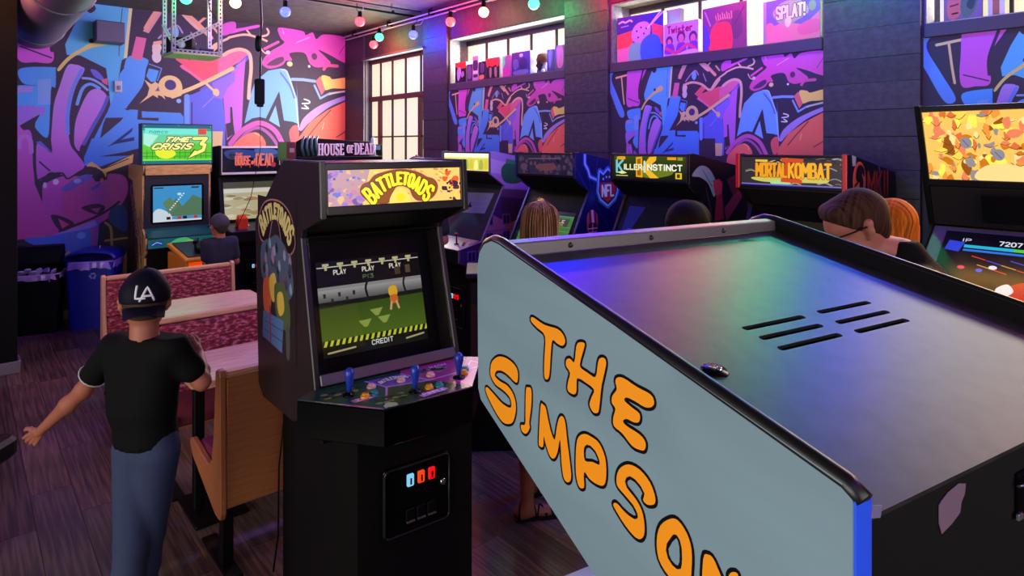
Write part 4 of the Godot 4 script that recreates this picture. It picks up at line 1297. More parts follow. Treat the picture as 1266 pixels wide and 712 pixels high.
# ------------------------------------------------------------------ the cabinet in the middle
func build_toad_cabinet() -> void:
	var o := thing("arcade_cabinet", "tall black central cabinet with yellow arched marquee lettering and three blue joysticks", "arcade cabinet", Vector3(1.239, 0, -2.073), -5.05)
	var w := 0.60
	var wi := 0.556
	var mt := Vector2(0, 1.859)
	var mb := Vector2(0.012, 1.675)
	var prof := PackedVector2Array([Vector2(0.004, 1.863), Vector2(-0.42, 1.863), Vector2(-0.85, 1.585), Vector2(-0.79, 0.86), Vector2(-0.72, 0.82), Vector2(-0.30, 0.86), Vector2(-0.10, 0.935), Vector2(-0.02, 0.95), Vector2(-0.048, 1.07), Vector2(-0.19, 1.55), Vector2(-0.196, 1.575), Vector2(-0.185, 1.597), Vector2(-0.168, 1.61), Vector2(0.018, 1.668)])
	for x in [-w / 2 + 0.011, w / 2 - 0.011]:
		side_panel(o, prof, x, M.side_brown, M.trim)
	# shell of the head
	slab(o, "top_panel", Vector2(-0.42, 1.852), Vector2(-0.01, 1.852), 0.012, wi, M.black)
	slab(o, "rear_slope", Vector2(-0.84, 1.58), Vector2(-0.42, 1.85), 0.012, wi, M.black)
	slab(o, "back_panel", Vector2(-0.838, 1.58), Vector2(-0.78, 0.86), 0.012, wi, M.black)
	slab(o, "underside", Vector2(-0.76, 0.85), Vector2(-0.03, 0.87), 0.012, wi, M.black)
	# marquee in its frame
	part(o, "marquee", on_slab(mt, mb, 0.13, 0.84, -wi / 2 + 0.004, wi / 2 - 0.004, -0.004), backlit(paint_toad_marquee(), 1.35), Vector3.ZERO, Vector3.ZERO, "lit yellow marquee with arched lettering")
	slab(o, "marquee_retainer", mt, mt.lerp(mb, 0.14), 0.012, wi, M.trim)
	slab(o, "marquee_retainer", mt.lerp(mb, 0.83), mb, 0.014, wi, M.trim)
	for x in [-wi / 2 + 0.002, wi / 2 - 0.004]:
		part(o, "marquee_retainer", box(0.009, 0.17, 0.012, 0.001), M.trim, Vector3(x, 1.767, 0.006), Vector3(-3.7, 0, 0))
	slab(o, "speaker_panel", mb + Vector2(-0.008, 0.0), Vector2(-0.178, 1.60), 0.012, wi, M.black)
	# monitor set deep behind its glass
	var a := Vector2(-0.200, 1.575)
	var b := Vector2(-0.062, 1.07)
	var bz := slab(o, "screen_bezel", a, b, 0.008, wi, M.black, -0.104)
	part(o, "screen", on_slab(a, b, 0.17, 0.86, -0.222, 0.222, -0.095), backlit(paint_toad_screen(), 0.95), Vector3.ZERO, Vector3.ZERO, "lit game screen with a green field and striped kerb")
	slab(o, "bezel_top", Vector2(-0.302, 1.546), Vector2(-0.196, 1.576), 0.008, wi, M.black)
	slab(o, "bezel_bottom", Vector2(-0.165, 1.040), Vector2(-0.060, 1.066), 0.008, wi, M.black)
	slab(o, "screen_glass", a, b, 0.004, wi - 0.004, M.glass, 0.004)
	slab(o, "glass_retainer", Vector2(-0.062, 1.098), Vector2(-0.046, 1.062), 0.010, wi, M.trim_grey, 0.006)
	# control deck: a six sided box with a printed top
	var plan := PackedVector2Array([Vector2(-0.375, 0.0), Vector2(-0.30, 0.055), Vector2(0.30, 0.055), Vector2(0.375, 0.0), Vector2(0.172, -0.252), Vector2(-0.168, -0.246)])
	part(o, "control_box", prism(plan, 0.125, 0.004), M.black_gloss, Vector3(0, 0.9895, 0), Vector3(-90, 0, 0))
	part(o, "control_panel", prism(inset_in(plan, 0.002), 0.005, 0.001), printed(paint_toad_deck(), 0.25), Vector3(0, 1.0545, 0), Vector3(-90, 0, 0), "printed control panel in green, pink and violet sections")
	var y := 1.057
	for q in [[-0.216, 0.067], [-0.018, 0.174], [0.175, 0.150]]:
		joystick(o, Vector3(q[0], y, q[1]), M.black_gloss, M.stick_blue, true, 0.078)
	for q in [[-0.127, 0.048, 2], [-0.179, 0.118, 0], [-0.145, 0.112, 1], [-0.014, 0.055, 2], [0.036, 0.176, 0], [0.074, 0.180, 1], [0.100, 0.070, 2], [0.212, 0.126, 0], [0.235, 0.095, 1]]:
		push_button(o, Vector3(q[0], y + 0.002, q[1]), M.btn[q[2]])
	# pedestal
	var ped := PackedVector2Array([Vector2(-0.225, -0.161), Vector2(-0.225, 0.68), Vector2(0.225, 0.68), Vector2(0.225, -0.161)])
	part(o, "pedestal", prism(ped, 0.928, 0.004), M.black_soft, Vector3(0, 0.464, 0), Vector3(-90, 0, 0))
	coin_door(o, Vector3(-0.006, 0.688, 0.164), 0.265, 0.245, [M.coin_white, M.coin_orange, M.coin_red])
	# prints on the left side
	part(o, "side_art", quad(Vector3(-w / 2 - 0.0012, 1.70, -0.80), Vector3(-w / 2 - 0.0012, 1.70, -0.25), Vector3(-w / 2 - 0.0012, 1.08, -0.25), Vector3(-w / 2 - 0.0012, 1.08, -0.80)), printed(paint_toad_side(), 0.4), Vector3.ZERO, Vector3.ZERO, "side print with arched lettering over colour patches")
	marquee_light(o, Vector3(0, 1.77, 0.03), 0.52, 0.12, Color(1.0, 0.85, 0.5), 0.10)
	part(o, "power_cord", tube([Vector3(-0.21, 0.75, -0.70), Vector3(-0.235, 0.5, -0.705), Vector3(-0.24, 0.2, -0.70), Vector3(-0.25, 0.02, -0.74)], 0.004, 6), M.black)

func arch(cx: float, cy: float, sx: float, sy: float) -> Callable:
	return func(a, d):
		var t: float = a * 2.0 - 1.0
		var top: float = 0.0 + 130.0 * pow(absf(t), 2.0)
		var bot: float = 84.0 + 146.0 * t * t
		return Vector2(cx + (225.0 * t + (0.5 - d) * 70.0 * t) * sx, cy + lerpf(top, bot, d) * sy)

func paint_toad_marquee() -> ImageTexture:
	var c := Canvas.new(640, 187, Color8(236, 190, 104))
	c.shape([0, 0, 190, 0, 150, 187, 0, 187], Color8(178, 140, 150))
	var rng := RandomNumberGenerator.new()
	rng.seed = 77
	for i in 70:
		var left := i < 42
		var x := rng.randf() * 150 if left else 545 + rng.randf() * 95
		var y := rng.randf() * 187
		var p := []
		var turn := rng.randf() * TAU
		var sz := 6.0 + rng.randf() * 16
		for q in 7:
			var r := sz * (0.4 + 0.8 * rng.randf())
			p.append(x + cos(turn + TAU * q / 7.0) * r)
			p.append(y + sin(turn + TAU * q / 7.0) * r)
		c.blob(p, [Color8(112, 78, 150), Color8(150, 110, 190), Color8(100, 106, 200), Color8(190, 120, 150), Color8(214, 170, 130), Color8(170, 130, 160)][i % 6] if left else [Color8(86, 40, 60), Color8(214, 90, 40), Color8(226, 60, 40), Color8(240, 200, 80), Color8(60, 34, 60)][i % 5])
	for i in 60:
		var x := 150 + rng.randf() * 400
		var y := rng.randf() * 187
		c.blob([x - 8, y, x, y - 6, x + 10, y + 2, x + 2, y + 8], [Color8(206, 160, 90), Color8(246, 214, 130), Color8(186, 140, 80)][i % 3])
	# brown cloud behind the letters, pink line round it
	var cloud := [150, 118, 160, 84, 190, 70, 214, 40, 250, 26, 300, 14, 345, 12, 390, 20, 430, 36, 460, 56, 494, 70, 510, 100, 500, 140, 470, 168, 420, 172, 395, 150, 380, 110, 352, 92, 326, 88, 300, 100, 280, 150, 262, 178, 210, 172, 170, 150]
	var cl := Canvas.curve(Canvas.pts(cloud), true)
	cl.append(cl[0])
	c.stroke(cl, 20, Color8(214, 128, 104))
	c.stroke(cl, 13, Color8(120, 66, 40))
	c.blob(cloud, Color8(134, 74, 30))
	c.shape([160, 90, 230, 60, 215, 168, 175, 150], Color8(110, 72, 96))
	c.blob([282, 187, 292, 130, 326, 104, 360, 124, 376, 187], Color8(244, 206, 96))
	c.blob([308, 160, 318, 136, 344, 138, 350, 160, 330, 176], Color8(236, 206, 30))
	c.text("BATTLETOADS", arch(328, 24, 0.66, 0.70), 15, Color8(255, 228, 40), 4, Color8(90, 50, 20), 0.30)
	return c.tex()

func paint_toad_side() -> ImageTexture:
	var bg := Color8(34, 27, 27)
	var c := Canvas.new(352, 400, bg)
	c.blob([10, 96, 24, 50, 70, 18, 150, 4, 240, 8, 310, 34, 340, 80, 340, 110, 300, 132, 240, 120, 200, 60, 150, 60, 110, 120, 40, 126], Color8(22, 14, 14))
	var ring := Canvas.curve(Canvas.pts([10, 96, 24, 50, 70, 18, 150, 4, 240, 8, 310, 34, 340, 80, 340, 110, 300, 132, 240, 120, 200, 60, 150, 60, 110, 120, 40, 126]), true)
	ring.append(ring[0])
	c.stroke(ring, 5, Color8(170, 110, 104))
	c.text("BATTLETOADS", arch(176, 16, 0.62, 0.40), 13, Color8(206, 190, 120), 2, Color8(40, 26, 20), 0.30)
	# plain patches of colour below the lettering
	var rng := RandomNumberGenerator.new()
	rng.seed = 5
	c.blob([40, 140, 130, 110, 200, 96, 300, 140, 330, 220, 250, 260, 120, 250, 40, 220], Color8(70, 84, 106))
	for i in 34:
		var x := 50 + rng.randf() * 260
		var y := 120 + rng.randf() * 120
		c.blob([x - 12, y, x, y - 16, x + 12, y + 4, x, y + 14], [Color8(52, 60, 80), Color8(126, 146, 170), Color8(150, 110, 140), Color8(96, 70, 80), Color8(40, 34, 40)][i % 5])
	c.blob([60, 240, 110, 220, 140, 240, 130, 310, 90, 330, 60, 300], Color8(206, 92, 52))
	c.blob([120, 220, 170, 200, 190, 240, 160, 280, 126, 260], Color8(214, 176, 74))
	c.blob([170, 230, 250, 220, 300, 260, 300, 320, 230, 330, 180, 300], Color8(74, 92, 52))
	c.blob([196, 250, 240, 240, 256, 280, 220, 304, 196, 286], Color8(206, 176, 72))
	c.shape([60, 320, 250, 310, 236, 396, 50, 396], Color8(74, 112, 158))
	c.line([70, 346, 240, 338], 3, Color8(44, 70, 110))
	c.line([66, 372, 238, 366], 3, Color8(44, 70, 110))
	c.line([126, 300, 132, 390], 12, Color8(150, 44, 50))
	c.blob([270, 320, 300, 320, 300, 390, 276, 396], Color8(70, 76, 66))
	return c.tex()

func paint_toad_screen() -> ImageTexture:
	var c := Canvas.new(448, 352, Color8(10, 14, 12))
	c.line([4, 22, 444, 22], 4, Color8(226, 222, 200))
	for i in 7:
		c.rect(26 + i * 60, 8, 26, 10, Color8(206, 200, 150))
		c.rect(34 + i * 60, 18, 10, 16, Color8(206, 200, 150))
	for i in 3:
		c.words("PLAY", 70 + i * 120, 36, 50, 16, 4, Color8(236, 232, 214))
	c.words("P13", 190, 66, 44, 14, 3, Color8(110, 140, 90))
	c.rect(330, 50, 26, 30, Color8(80, 60, 40))
	c.rect(380, 46, 22, 32, Color8(90, 80, 60))
	# pale pipe across the middle
	c.shape([0, 100, 448, 96, 448, 150, 0, 154], Color8(196, 194, 190), Color8(92, 90, 92))
	c.rect(0, 96, 448, 12, Color8(150, 148, 146))
	c.line([206, 92, 196, 120, 206, 170], 9, Color8(24, 24, 22), true)
	c.line([372, 92, 364, 120, 372, 160], 8, Color8(24, 24, 22), true)
	c.rect(0, 152, 448, 24, Color8(20, 26, 14))
	# green field
	c.shape([0, 172, 448, 166, 448, 296, 0, 300], Color8(58, 84, 18), Color8(84, 112, 26))
	for q in [[232, 214], [180, 250], [262, 246]]:
		c.shape([q[0] - 28, q[1] - 12, q[0] + 28, q[1] - 14, q[0] + 8, q[1] + 14, q[0] - 6, q[1] + 14], Color8(150, 170, 76))
	for i in 5:
		c.rect(20 + i * 30, 120 + (i % 2) * 20, 10, 16, Color8(40, 50, 36))
	# plain orange playing piece
	c.blob([296, 128, 326, 124, 332, 156, 312, 166, 294, 156], Color8(240, 184, 40))
	c.blob([298, 162, 328, 160, 330, 188, 300, 190], Color8(214, 110, 40))
	c.line([302, 186, 296, 212], 9, Color8(230, 170, 130))
	c.line([324, 186, 332, 212], 9, Color8(230, 170, 130))
	# striped kerb
	c.rect(0, 292, 448, 20, Color8(24, 26, 14))
	for i in 19:
		c.shape([4 + i * 24, 312, 12 + i * 24, 292, 24 + i * 24, 292, 16 + i * 24, 312], Color8(206, 214, 60))
	c.words("CREDIT", 200, 318, 90, 16, 4, Color8(226, 226, 220))
	c.line([20, 336, 130, 330], 7, Color8(190, 176, 120))
	c.line([350, 334, 430, 326], 7, Color8(190, 176, 120))
	return c.tex()

func paint_toad_deck() -> ImageTexture:
	# rear edge at the top, as the player sees it
	var c := Canvas.new(640, 264, Color8(24, 58, 60))
	c.shape([180, 264, 250, 110, 385, 140, 470, 264], Color8(44, 58, 40))
	c.shape([385, 140, 470, 264, 640, 60, 560, 0, 350, 0, 330, 44], Color8(150, 54, 120))
	c.shape([470, 264, 640, 60, 600, 20, 520, 120, 440, 170], Color8(196, 80, 160))
	c.shape([215, 30, 250, 110, 385, 140, 340, 36], Color8(112, 74, 150))
	for q in [[215, 30, 250, 112], [250, 112, 180, 264], [250, 112, 385, 140], [385, 140, 640, 120], [385, 140, 336, 36]]:
		c.line(q, 7, Color8(196, 130, 190))
	var rng := RandomNumberGenerator.new()
	rng.seed = 31
	for ctr in [[120, 78, 60], [220, 200, 50], [440, 66, 40]]:
		for i in 26:
			var x: float = ctr[0] + (rng.randf() - 0.5) * ctr[2] * 2
			var y: float = ctr[1] + (rng.randf() - 0.5) * 44
			c.blob([x - 12, y, x, y - 7, x + 12, y + 3, x, y + 8], [Color8(14, 16, 14), Color8(120, 126, 90), Color8(20, 26, 20), Color8(60, 66, 44)][i % 4])
	c.text("BATTLETOADS", func(a, d): return Vector2(246 + a * 96, 56 - 14.0 * sin(a * PI) + d * 22), 5, Color8(226, 220, 210), 3, Color8(20, 16, 24))
	c.shape([118, 150, 190, 142, 200, 164, 126, 172], Color8(196, 90, 190))
	c.words("ZITZ", 134, 148, 50, 16, 3, Color8(250, 220, 250))
	c.shape([300, 232, 390, 214, 400, 236, 306, 252], Color8(196, 110, 200))
	c.words("PIMPLE", 314, 224, 74, 16, 3, Color8(250, 220, 250))
	c.blob([180, 250, 200, 226, 222, 240, 214, 262], Color8(176, 186, 120))
	c.words("RASH", 440, 30, 60, 18, 3, Color8(230, 160, 230))
	c.line([560, 90, 590, 60, 600, 100], 4, Color8(230, 150, 220))
	return c.tex()

# ------------------------------------------------------------------ the cabinet in the foreground, seen from behind
# local axes: x to the right along its width, z from its front towards its back (towards the viewer)
func build_front_cabinet() -> void:
	M.pale_blue = grain(mat(Color(0.50, 0.61, 0.645), 0.42), noise_tex(0.01, [[0.0, Color(0.9, 0.9, 0.9)], [1.0, Color(1, 1, 1)]], 17, 64, 512), 1.2)
	M.edge_blue = mat(Color(0.14, 0.34, 0.95), 0.4)
	M.letter = mat(Color(0.97, 0.60, 0.02), 0.5)
	M.letter_rim = mat(Color(0.012, 0.010, 0.010), 0.5)
	M.top_black = grain(mat(Color(0.185, 0.18, 0.163), 0.42), noise_tex(0.015, [[0.0, Color(0.62, 0.62, 0.6)], [0.5, Color(0.85, 0.85, 0.85)], [1.0, Color(1, 1, 1)]], 23), 2.5)
	var o := thing("arcade_cabinet", "black arcade cabinet seen from behind with big orange letters on pale blue side", "arcade cabinet", Vector3(0.780, 0, -0.928), -11.58)
	var w := 0.809
	var th := 0.024
	var prof := PackedVector2Array([Vector2(0.702, 0.0), Vector2(0.702, 1.585), Vector2(0.690, 1.5955), Vector2(-0.010, 1.736), Vector2(-0.040, 1.737), Vector2(-0.070, 1.727), Vector2(-0.092, 1.706), Vector2(-0.102, 1.672), Vector2(-0.098, 1.424), Vector2(-0.086, 1.404), Vector2(0.30, 1.271), Vector2(0.315, 1.255), Vector2(0.21, 1.06), Vector2(-0.06, 0.985), Vector2(-0.06, 0.86), Vector2(0.10, 0.74), Vector2(0.10, 0.0)])
	var n := 0
	for x in [th / 2, w - th / 2]:
		var s := part(o, "side_panel", prism(prof, th, 0.0015), M.pale_blue if n == 0 else M.black_soft, Vector3(x, 0, 0), Vector3(0, -90, 0), "pale blue painted side" if n == 0 else "")
		# black rounded moulding along the sloping top edge
		var path := [Vector3(0, 1.588, 0.706), Vector3(0, 1.5975, 0.690), Vector3(0, 1.669, 0.34), Vector3(0, 1.738, -0.010), Vector3(0, 1.740, -0.040), Vector3(0, 1.729, -0.072), Vector3(0, 1.707, -0.095)]
		var mo := part(o, "edge_moulding", tube(path, 0.0105, 10), M.mould, Vector3(x - (0.002 if n == 0 else 0.0), -0.006, 0))
		part(o, "rear_edge", box(th + 0.001, 1.583, 0.003, 0.0005), M.edge_blue, Vector3(x, 0.792, 0.7032), Vector3.ZERO, "bright blue rear edge")
		n += 1
	var wi := w - 2 * th
	# the sloping top with its ventilation slots
	var ang := atan2(0.1435, 0.7018)
	var top := CSGCombiner3D.new()
	top.name = "sloping_top"
	o.add_child(top, true)
	var sl := Vector3(0, -sin(ang), cos(ang))
	var nn := Vector3(0, cos(ang), sin(ang))
	var start := Vector3(0, 1.736, 0) - nn * 0.030
	top.position = start + sl * 0.3618 + Vector3(w / 2, 0, 0) - nn * 0.003
	top.rotation.x = ang
	var plate := CSGBox3D.new()
	plate.name = "plate"
	plate.size = Vector3(wi, 0.006, 0.7236)
	plate.material = M.top_black
	top.add_child(plate)
	for q in [[0.311, 0.385], [0.311, 0.418], [0.311, 0.452], [0.503, 0.382], [0.497, 0.421], [0.497, 0.455]]:
		for piece in 3:
			var cut: CSGShape3D
			if piece == 0:
				cut = CSGBox3D.new()
				cut.size = Vector3(0.138, 0.05, 0.0125)
			else:
				cut = CSGCylinder3D.new()
				cut.radius = 0.00625
				cut.height = 0.05
				cut.sides = 12
			cut.operation = CSGShape3D.OPERATION_SUBTRACTION
			cut.name = "slot"
			cut.material = M.top_black
			top.add_child(cut, true)
			cut.position = Vector3(q[0] - w / 2 + (0.0 if piece == 0 else (-0.069 if piece == 1 else 0.069)), 0, q[1] - 0.3618)
	var lk := part(o, "lock_plate", lathe([Vector2(0, 0.0022), Vector2(0.017, 0.0022), Vector2(0.019, 0.0), Vector2(0.019, -0.001)], 24), M.black_gloss, start + sl * 0.465 + Vector3(0.088, 0, 0), Vector3(rad_to_deg(ang), 0, 0))
	part(lk, "key_barrel", lathe([Vector2(0.004, 0), Vector2(0.004, 0.004), Vector2(0, 0.004)], 10), M.chrome, Vector3(0.006, 0.001, 0.002))
	part(o, "peeled_patch", prism(Canvas.curve(v2([-0.022, 0.003, -0.008, 0.004, -0.004, 0.011, 0.006, 0.006, 0.022, -0.006, 0.004, -0.004, -0.006, -0.007]), true), 0.0006), mat(Color(0.05, 0.05, 0.055), 0.6), start + sl * 0.045 + Vector3(0.634, 0, 0) + nn * 0.0006, Vector3(rad_to_deg(ang) - 90, 0, 0), "dark patch of torn tape")
	# metal angle along the front ridge
	part(o, "ridge_bar", box(wi, 0.004, 0.022, 0.001), M.ridge, Vector3(w / 2, 1.731, -0.012), Vector3(10, 0, 0))
	part(o, "ridge_flange", box(wi, 0.024, 0.004, 0.001), M.ridge, Vector3(w / 2, 1.718, 0.0))
	for q in [0.16, 0.375, 0.60]:
		part(o, "ridge_bolt", lathe([Vector2(0.006, 0), Vector2(0.005, 0.003), Vector2(0, 0.004)], 10), M.trim, Vector3(q, 1.718, 0.002), Vector3(90, 0, 0))
	# marquee side, away from the viewer
	part(o, "marquee", quad(Vector3(w - th, 1.70, -0.085), Vector3(th, 1.70, -0.085), Vector3(th, 1.44, -0.083), Vector3(w - th, 1.44, -0.083)), mat(Color(0.85, 0.78, 0.3), 0.3))
	part(o, "marquee_box", box(wi, 0.27, 0.06, 0.002), M.black, Vector3(w / 2, 1.575, -0.05))
	slab_at(o, "soffit", Vector2(-0.08, 1.42), Vector2(0.31, 1.285), wi, w / 2, M.black)
	slab_at(o, "screen_bezel", Vector2(0.30, 1.26), Vector2(0.20, 1.065), wi, w / 2, M.black_gloss)
	slab_at(o, "control_panel", Vector2(0.21, 1.055), Vector2(-0.075, 0.982), wi, w / 2, mat(Color(0.48, 0.60, 0.72), 0.4))
	slab_at(o, "control_front", Vector2(-0.065, 0.975), Vector2(-0.065, 0.87), wi, w / 2, M.black)
	slab_at(o, "front_panel", Vector2(0.108, 0.76), Vector2(0.108, 0.02), wi, w / 2, M.black_soft)
	# back panel
	part(o, "back_panel", box(wi, 1.556, 0.014, 0.001), M.black_soft, Vector3(w / 2, 0.779, 0.6935))
	part(o, "torn_sticker", prism(v2([0.150, 1.537, 0.156, 1.541, 0.168, 1.546, 0.190, 1.550, 0.205, 1.546, 0.203, 1.535, 0.196, 1.528, 0.193, 1.517, 0.176, 1.510, 0.156, 1.505, 0.150, 1.518]), 0.0006), mat(Color(0.42, 0.33, 0.40), 0.8), Vector3(0, 0, 0.7016), Vector3.ZERO, "pinkish scrap of a torn sticker")
	var hd := part(o, "handle_plate", box(0.10, 0.055, 0.004, 0.002), M.black_gloss, Vector3(0.37, 1.50, 0.7025))
	part(hd, "pull", tube([Vector3(-0.052, 0.014, 0.002), Vector3(-0.052, 0.018, 0.008), Vector3(-0.03, 0.021, 0.008), Vector3(0.04, 0.021, 0.008)], 0.0016, 6), M.steel)
	part(hd, "hinge", box(0.012, 0.008, 0.004, 0.001), M.steel, Vector3(-0.049, -0.022, 0.003))
	part(o, "tape", box(0.016, 0.012, 0.0008, 0.0002), mat(Color(0.45, 0.43, 0.56), 0.4), Vector3(0.031, 1.566, 0.7052), Vector3(0, 0, -14))
	# lettering: a black outline with the orange letter on it
	for k in ["S", "I", "M", "P", "S2", "O", "N", "T", "H", "E"]:
		var q := PackedVector2Array()
		var src: Array = PANEL_LETTERS[k]
		for i in range(0, src.size(), 2):
			q.append(Vector2(src[i], src[i + 1]) / 1000.0)
		q = Canvas.curve(q, true, 3)
		var hole := PackedVector2Array()
		if PANEL_LETTERS.has(k + "h"):
			var hs: Array = PANEL_LETTERS[k + "h"]
			for i in range(0, hs.size(), 2):
				hole.append(Vector2(hs[i], hs[i + 1]) / 1000.0)
			hole = Canvas.curve(hole, true, 3)
		var lt := part(o, "letter", flat_letter(q, hole, -0.0004), M.letter, Vector3.ZERO, Vector3.ZERO, "orange letter with black outline")
		part(lt, "outline", flat_letter(grow(q, 0.0045), grow(hole, -0.0045), -0.0002), M.letter_rim)

func slab_at(o: Node, called: String, a: Vector2, b: Vector2, w: float, x: float, m: Material) -> void:
	var p := slab(o, called, a, b, 0.012, w, m)
	p.position.x = x

func grow(p: PackedVector2Array, d: float) -> PackedVector2Array:
	if p.is_empty():
		return p
	# Geometry2D works in fine units only when the numbers are large
	var big := PackedVector2Array()
	for q in p:
		big.append(q * 10000.0)
	var r := Geometry2D.offset_polygon(big, d * 10000.0, Geometry2D.JOIN_ROUND)
	var best := PackedVector2Array()
	for c in r:
		if best.is_empty() or area(c) > area(best):
			best = c
	var out := PackedVector2Array()
	for q in best:
		out.append(q / 10000.0)
	return out

# a flat letter on the side facing -x; points are (z, y)
func flat_letter(p: PackedVector2Array, hole: PackedVector2Array, x: float) -> ArrayMesh:
	var st := begin()
	var all := p
	if not hole.is_empty():
		# cut a bridge from the outline to the hole
		var bi := 0
		var bj := 0
		var bd := 1e9
		for i in p.size():
			for j in hole.size():
				var d := p[i].distance_squared_to(hole[j])
				if d < bd:
					bd = d
					bi = i
					bj = j
		var h := hole
		if Geometry2D.is_polygon_clockwise(h) == Geometry2D.is_polygon_clockwise(p):
			h = h.duplicate()
			h.reverse()
			bj = h.size() - 1 - bj
		all = PackedVector2Array()
		for i in p.size() + 1:
			all.append(p[(bi + i) % p.size()])
		for j in h.size() + 1:
			all.append(h[(bj + j) % h.size()])
	var idx := Geometry2D.triangulate_polygon(all)
	for k in range(0, idx.size(), 3):
		var a := all[idx[k]]
		var b := all[idx[k + 1]]
		var c := all[idx[k + 2]]
		if (b - a).cross(c - a) > 0.0:
			var t := b
			b = c
			c = t
		tri(st, Vector3(x, a.y, a.x), Vector3(x, b.y, b.x), Vector3(x, c.y, c.x))
	return done(st)

# ------------------------------------------------------------------ things under the ceiling
const BULB_E := 1.15
func bulb(at: Vector3, c: Color, label: String, group: String, hang: float, dir := Vector3.ZERO, power := 1.0) -> void:
	var o := thing("globe_bulb", label, "light bulb", at, 0.0, group)
	var e := 5.0
	var glowing := glow(c, e, c * 0.4)
	glowing.emission = c.lerp(Color.WHITE, 0.2)
	part(o, "globe", sphere(0.053, 16), glowing)
	var s := part(o, "socket", lathe([Vector2(0, 0.115), Vector2(0.018, 0.112), Vector2(0.022, 0.10), Vector2(0.022, 0.055), Vector2(0.026, 0.05), Vector2(0.026, 0.035), Vector2(0, 0.035)], 12), M.black)
	if hang > 0.12:
		part(o, "wire", tube([Vector3(0.012, 0.11, 0.01), Vector3(0.03, 0.13, 0.02) + dir * 0.5, Vector3(0.02, hang, 0.03) + dir], 0.004, 5), M.white_metal)
		part(o, "wire", tube([Vector3(-0.012, 0.11, -0.01), Vector3(-0.03, 0.13, -0.02) + dir * 0.5, Vector3(-0.02, hang, -0.03) + dir], 0.004, 5), M.black)
	var l := OmniLight3D.new()
	l.name = "glow"
	o.add_child(l, true)
	l.light_color = c
	l.light_energy = BULB_E * power * (0.55 if group == "coloured bulbs along the window wall" else 1.1) * (0.5 if c.r > 0.9 and c.g > 0.6 else (1.6 if c.b > 0.9 else (0.45 if c.g > 0.9 else 1.0)))
	l.omni_range = 20.0
	l.omni_attenuation = 2.0
	l.light_size = 0.048
	l.shadow_enabled = true

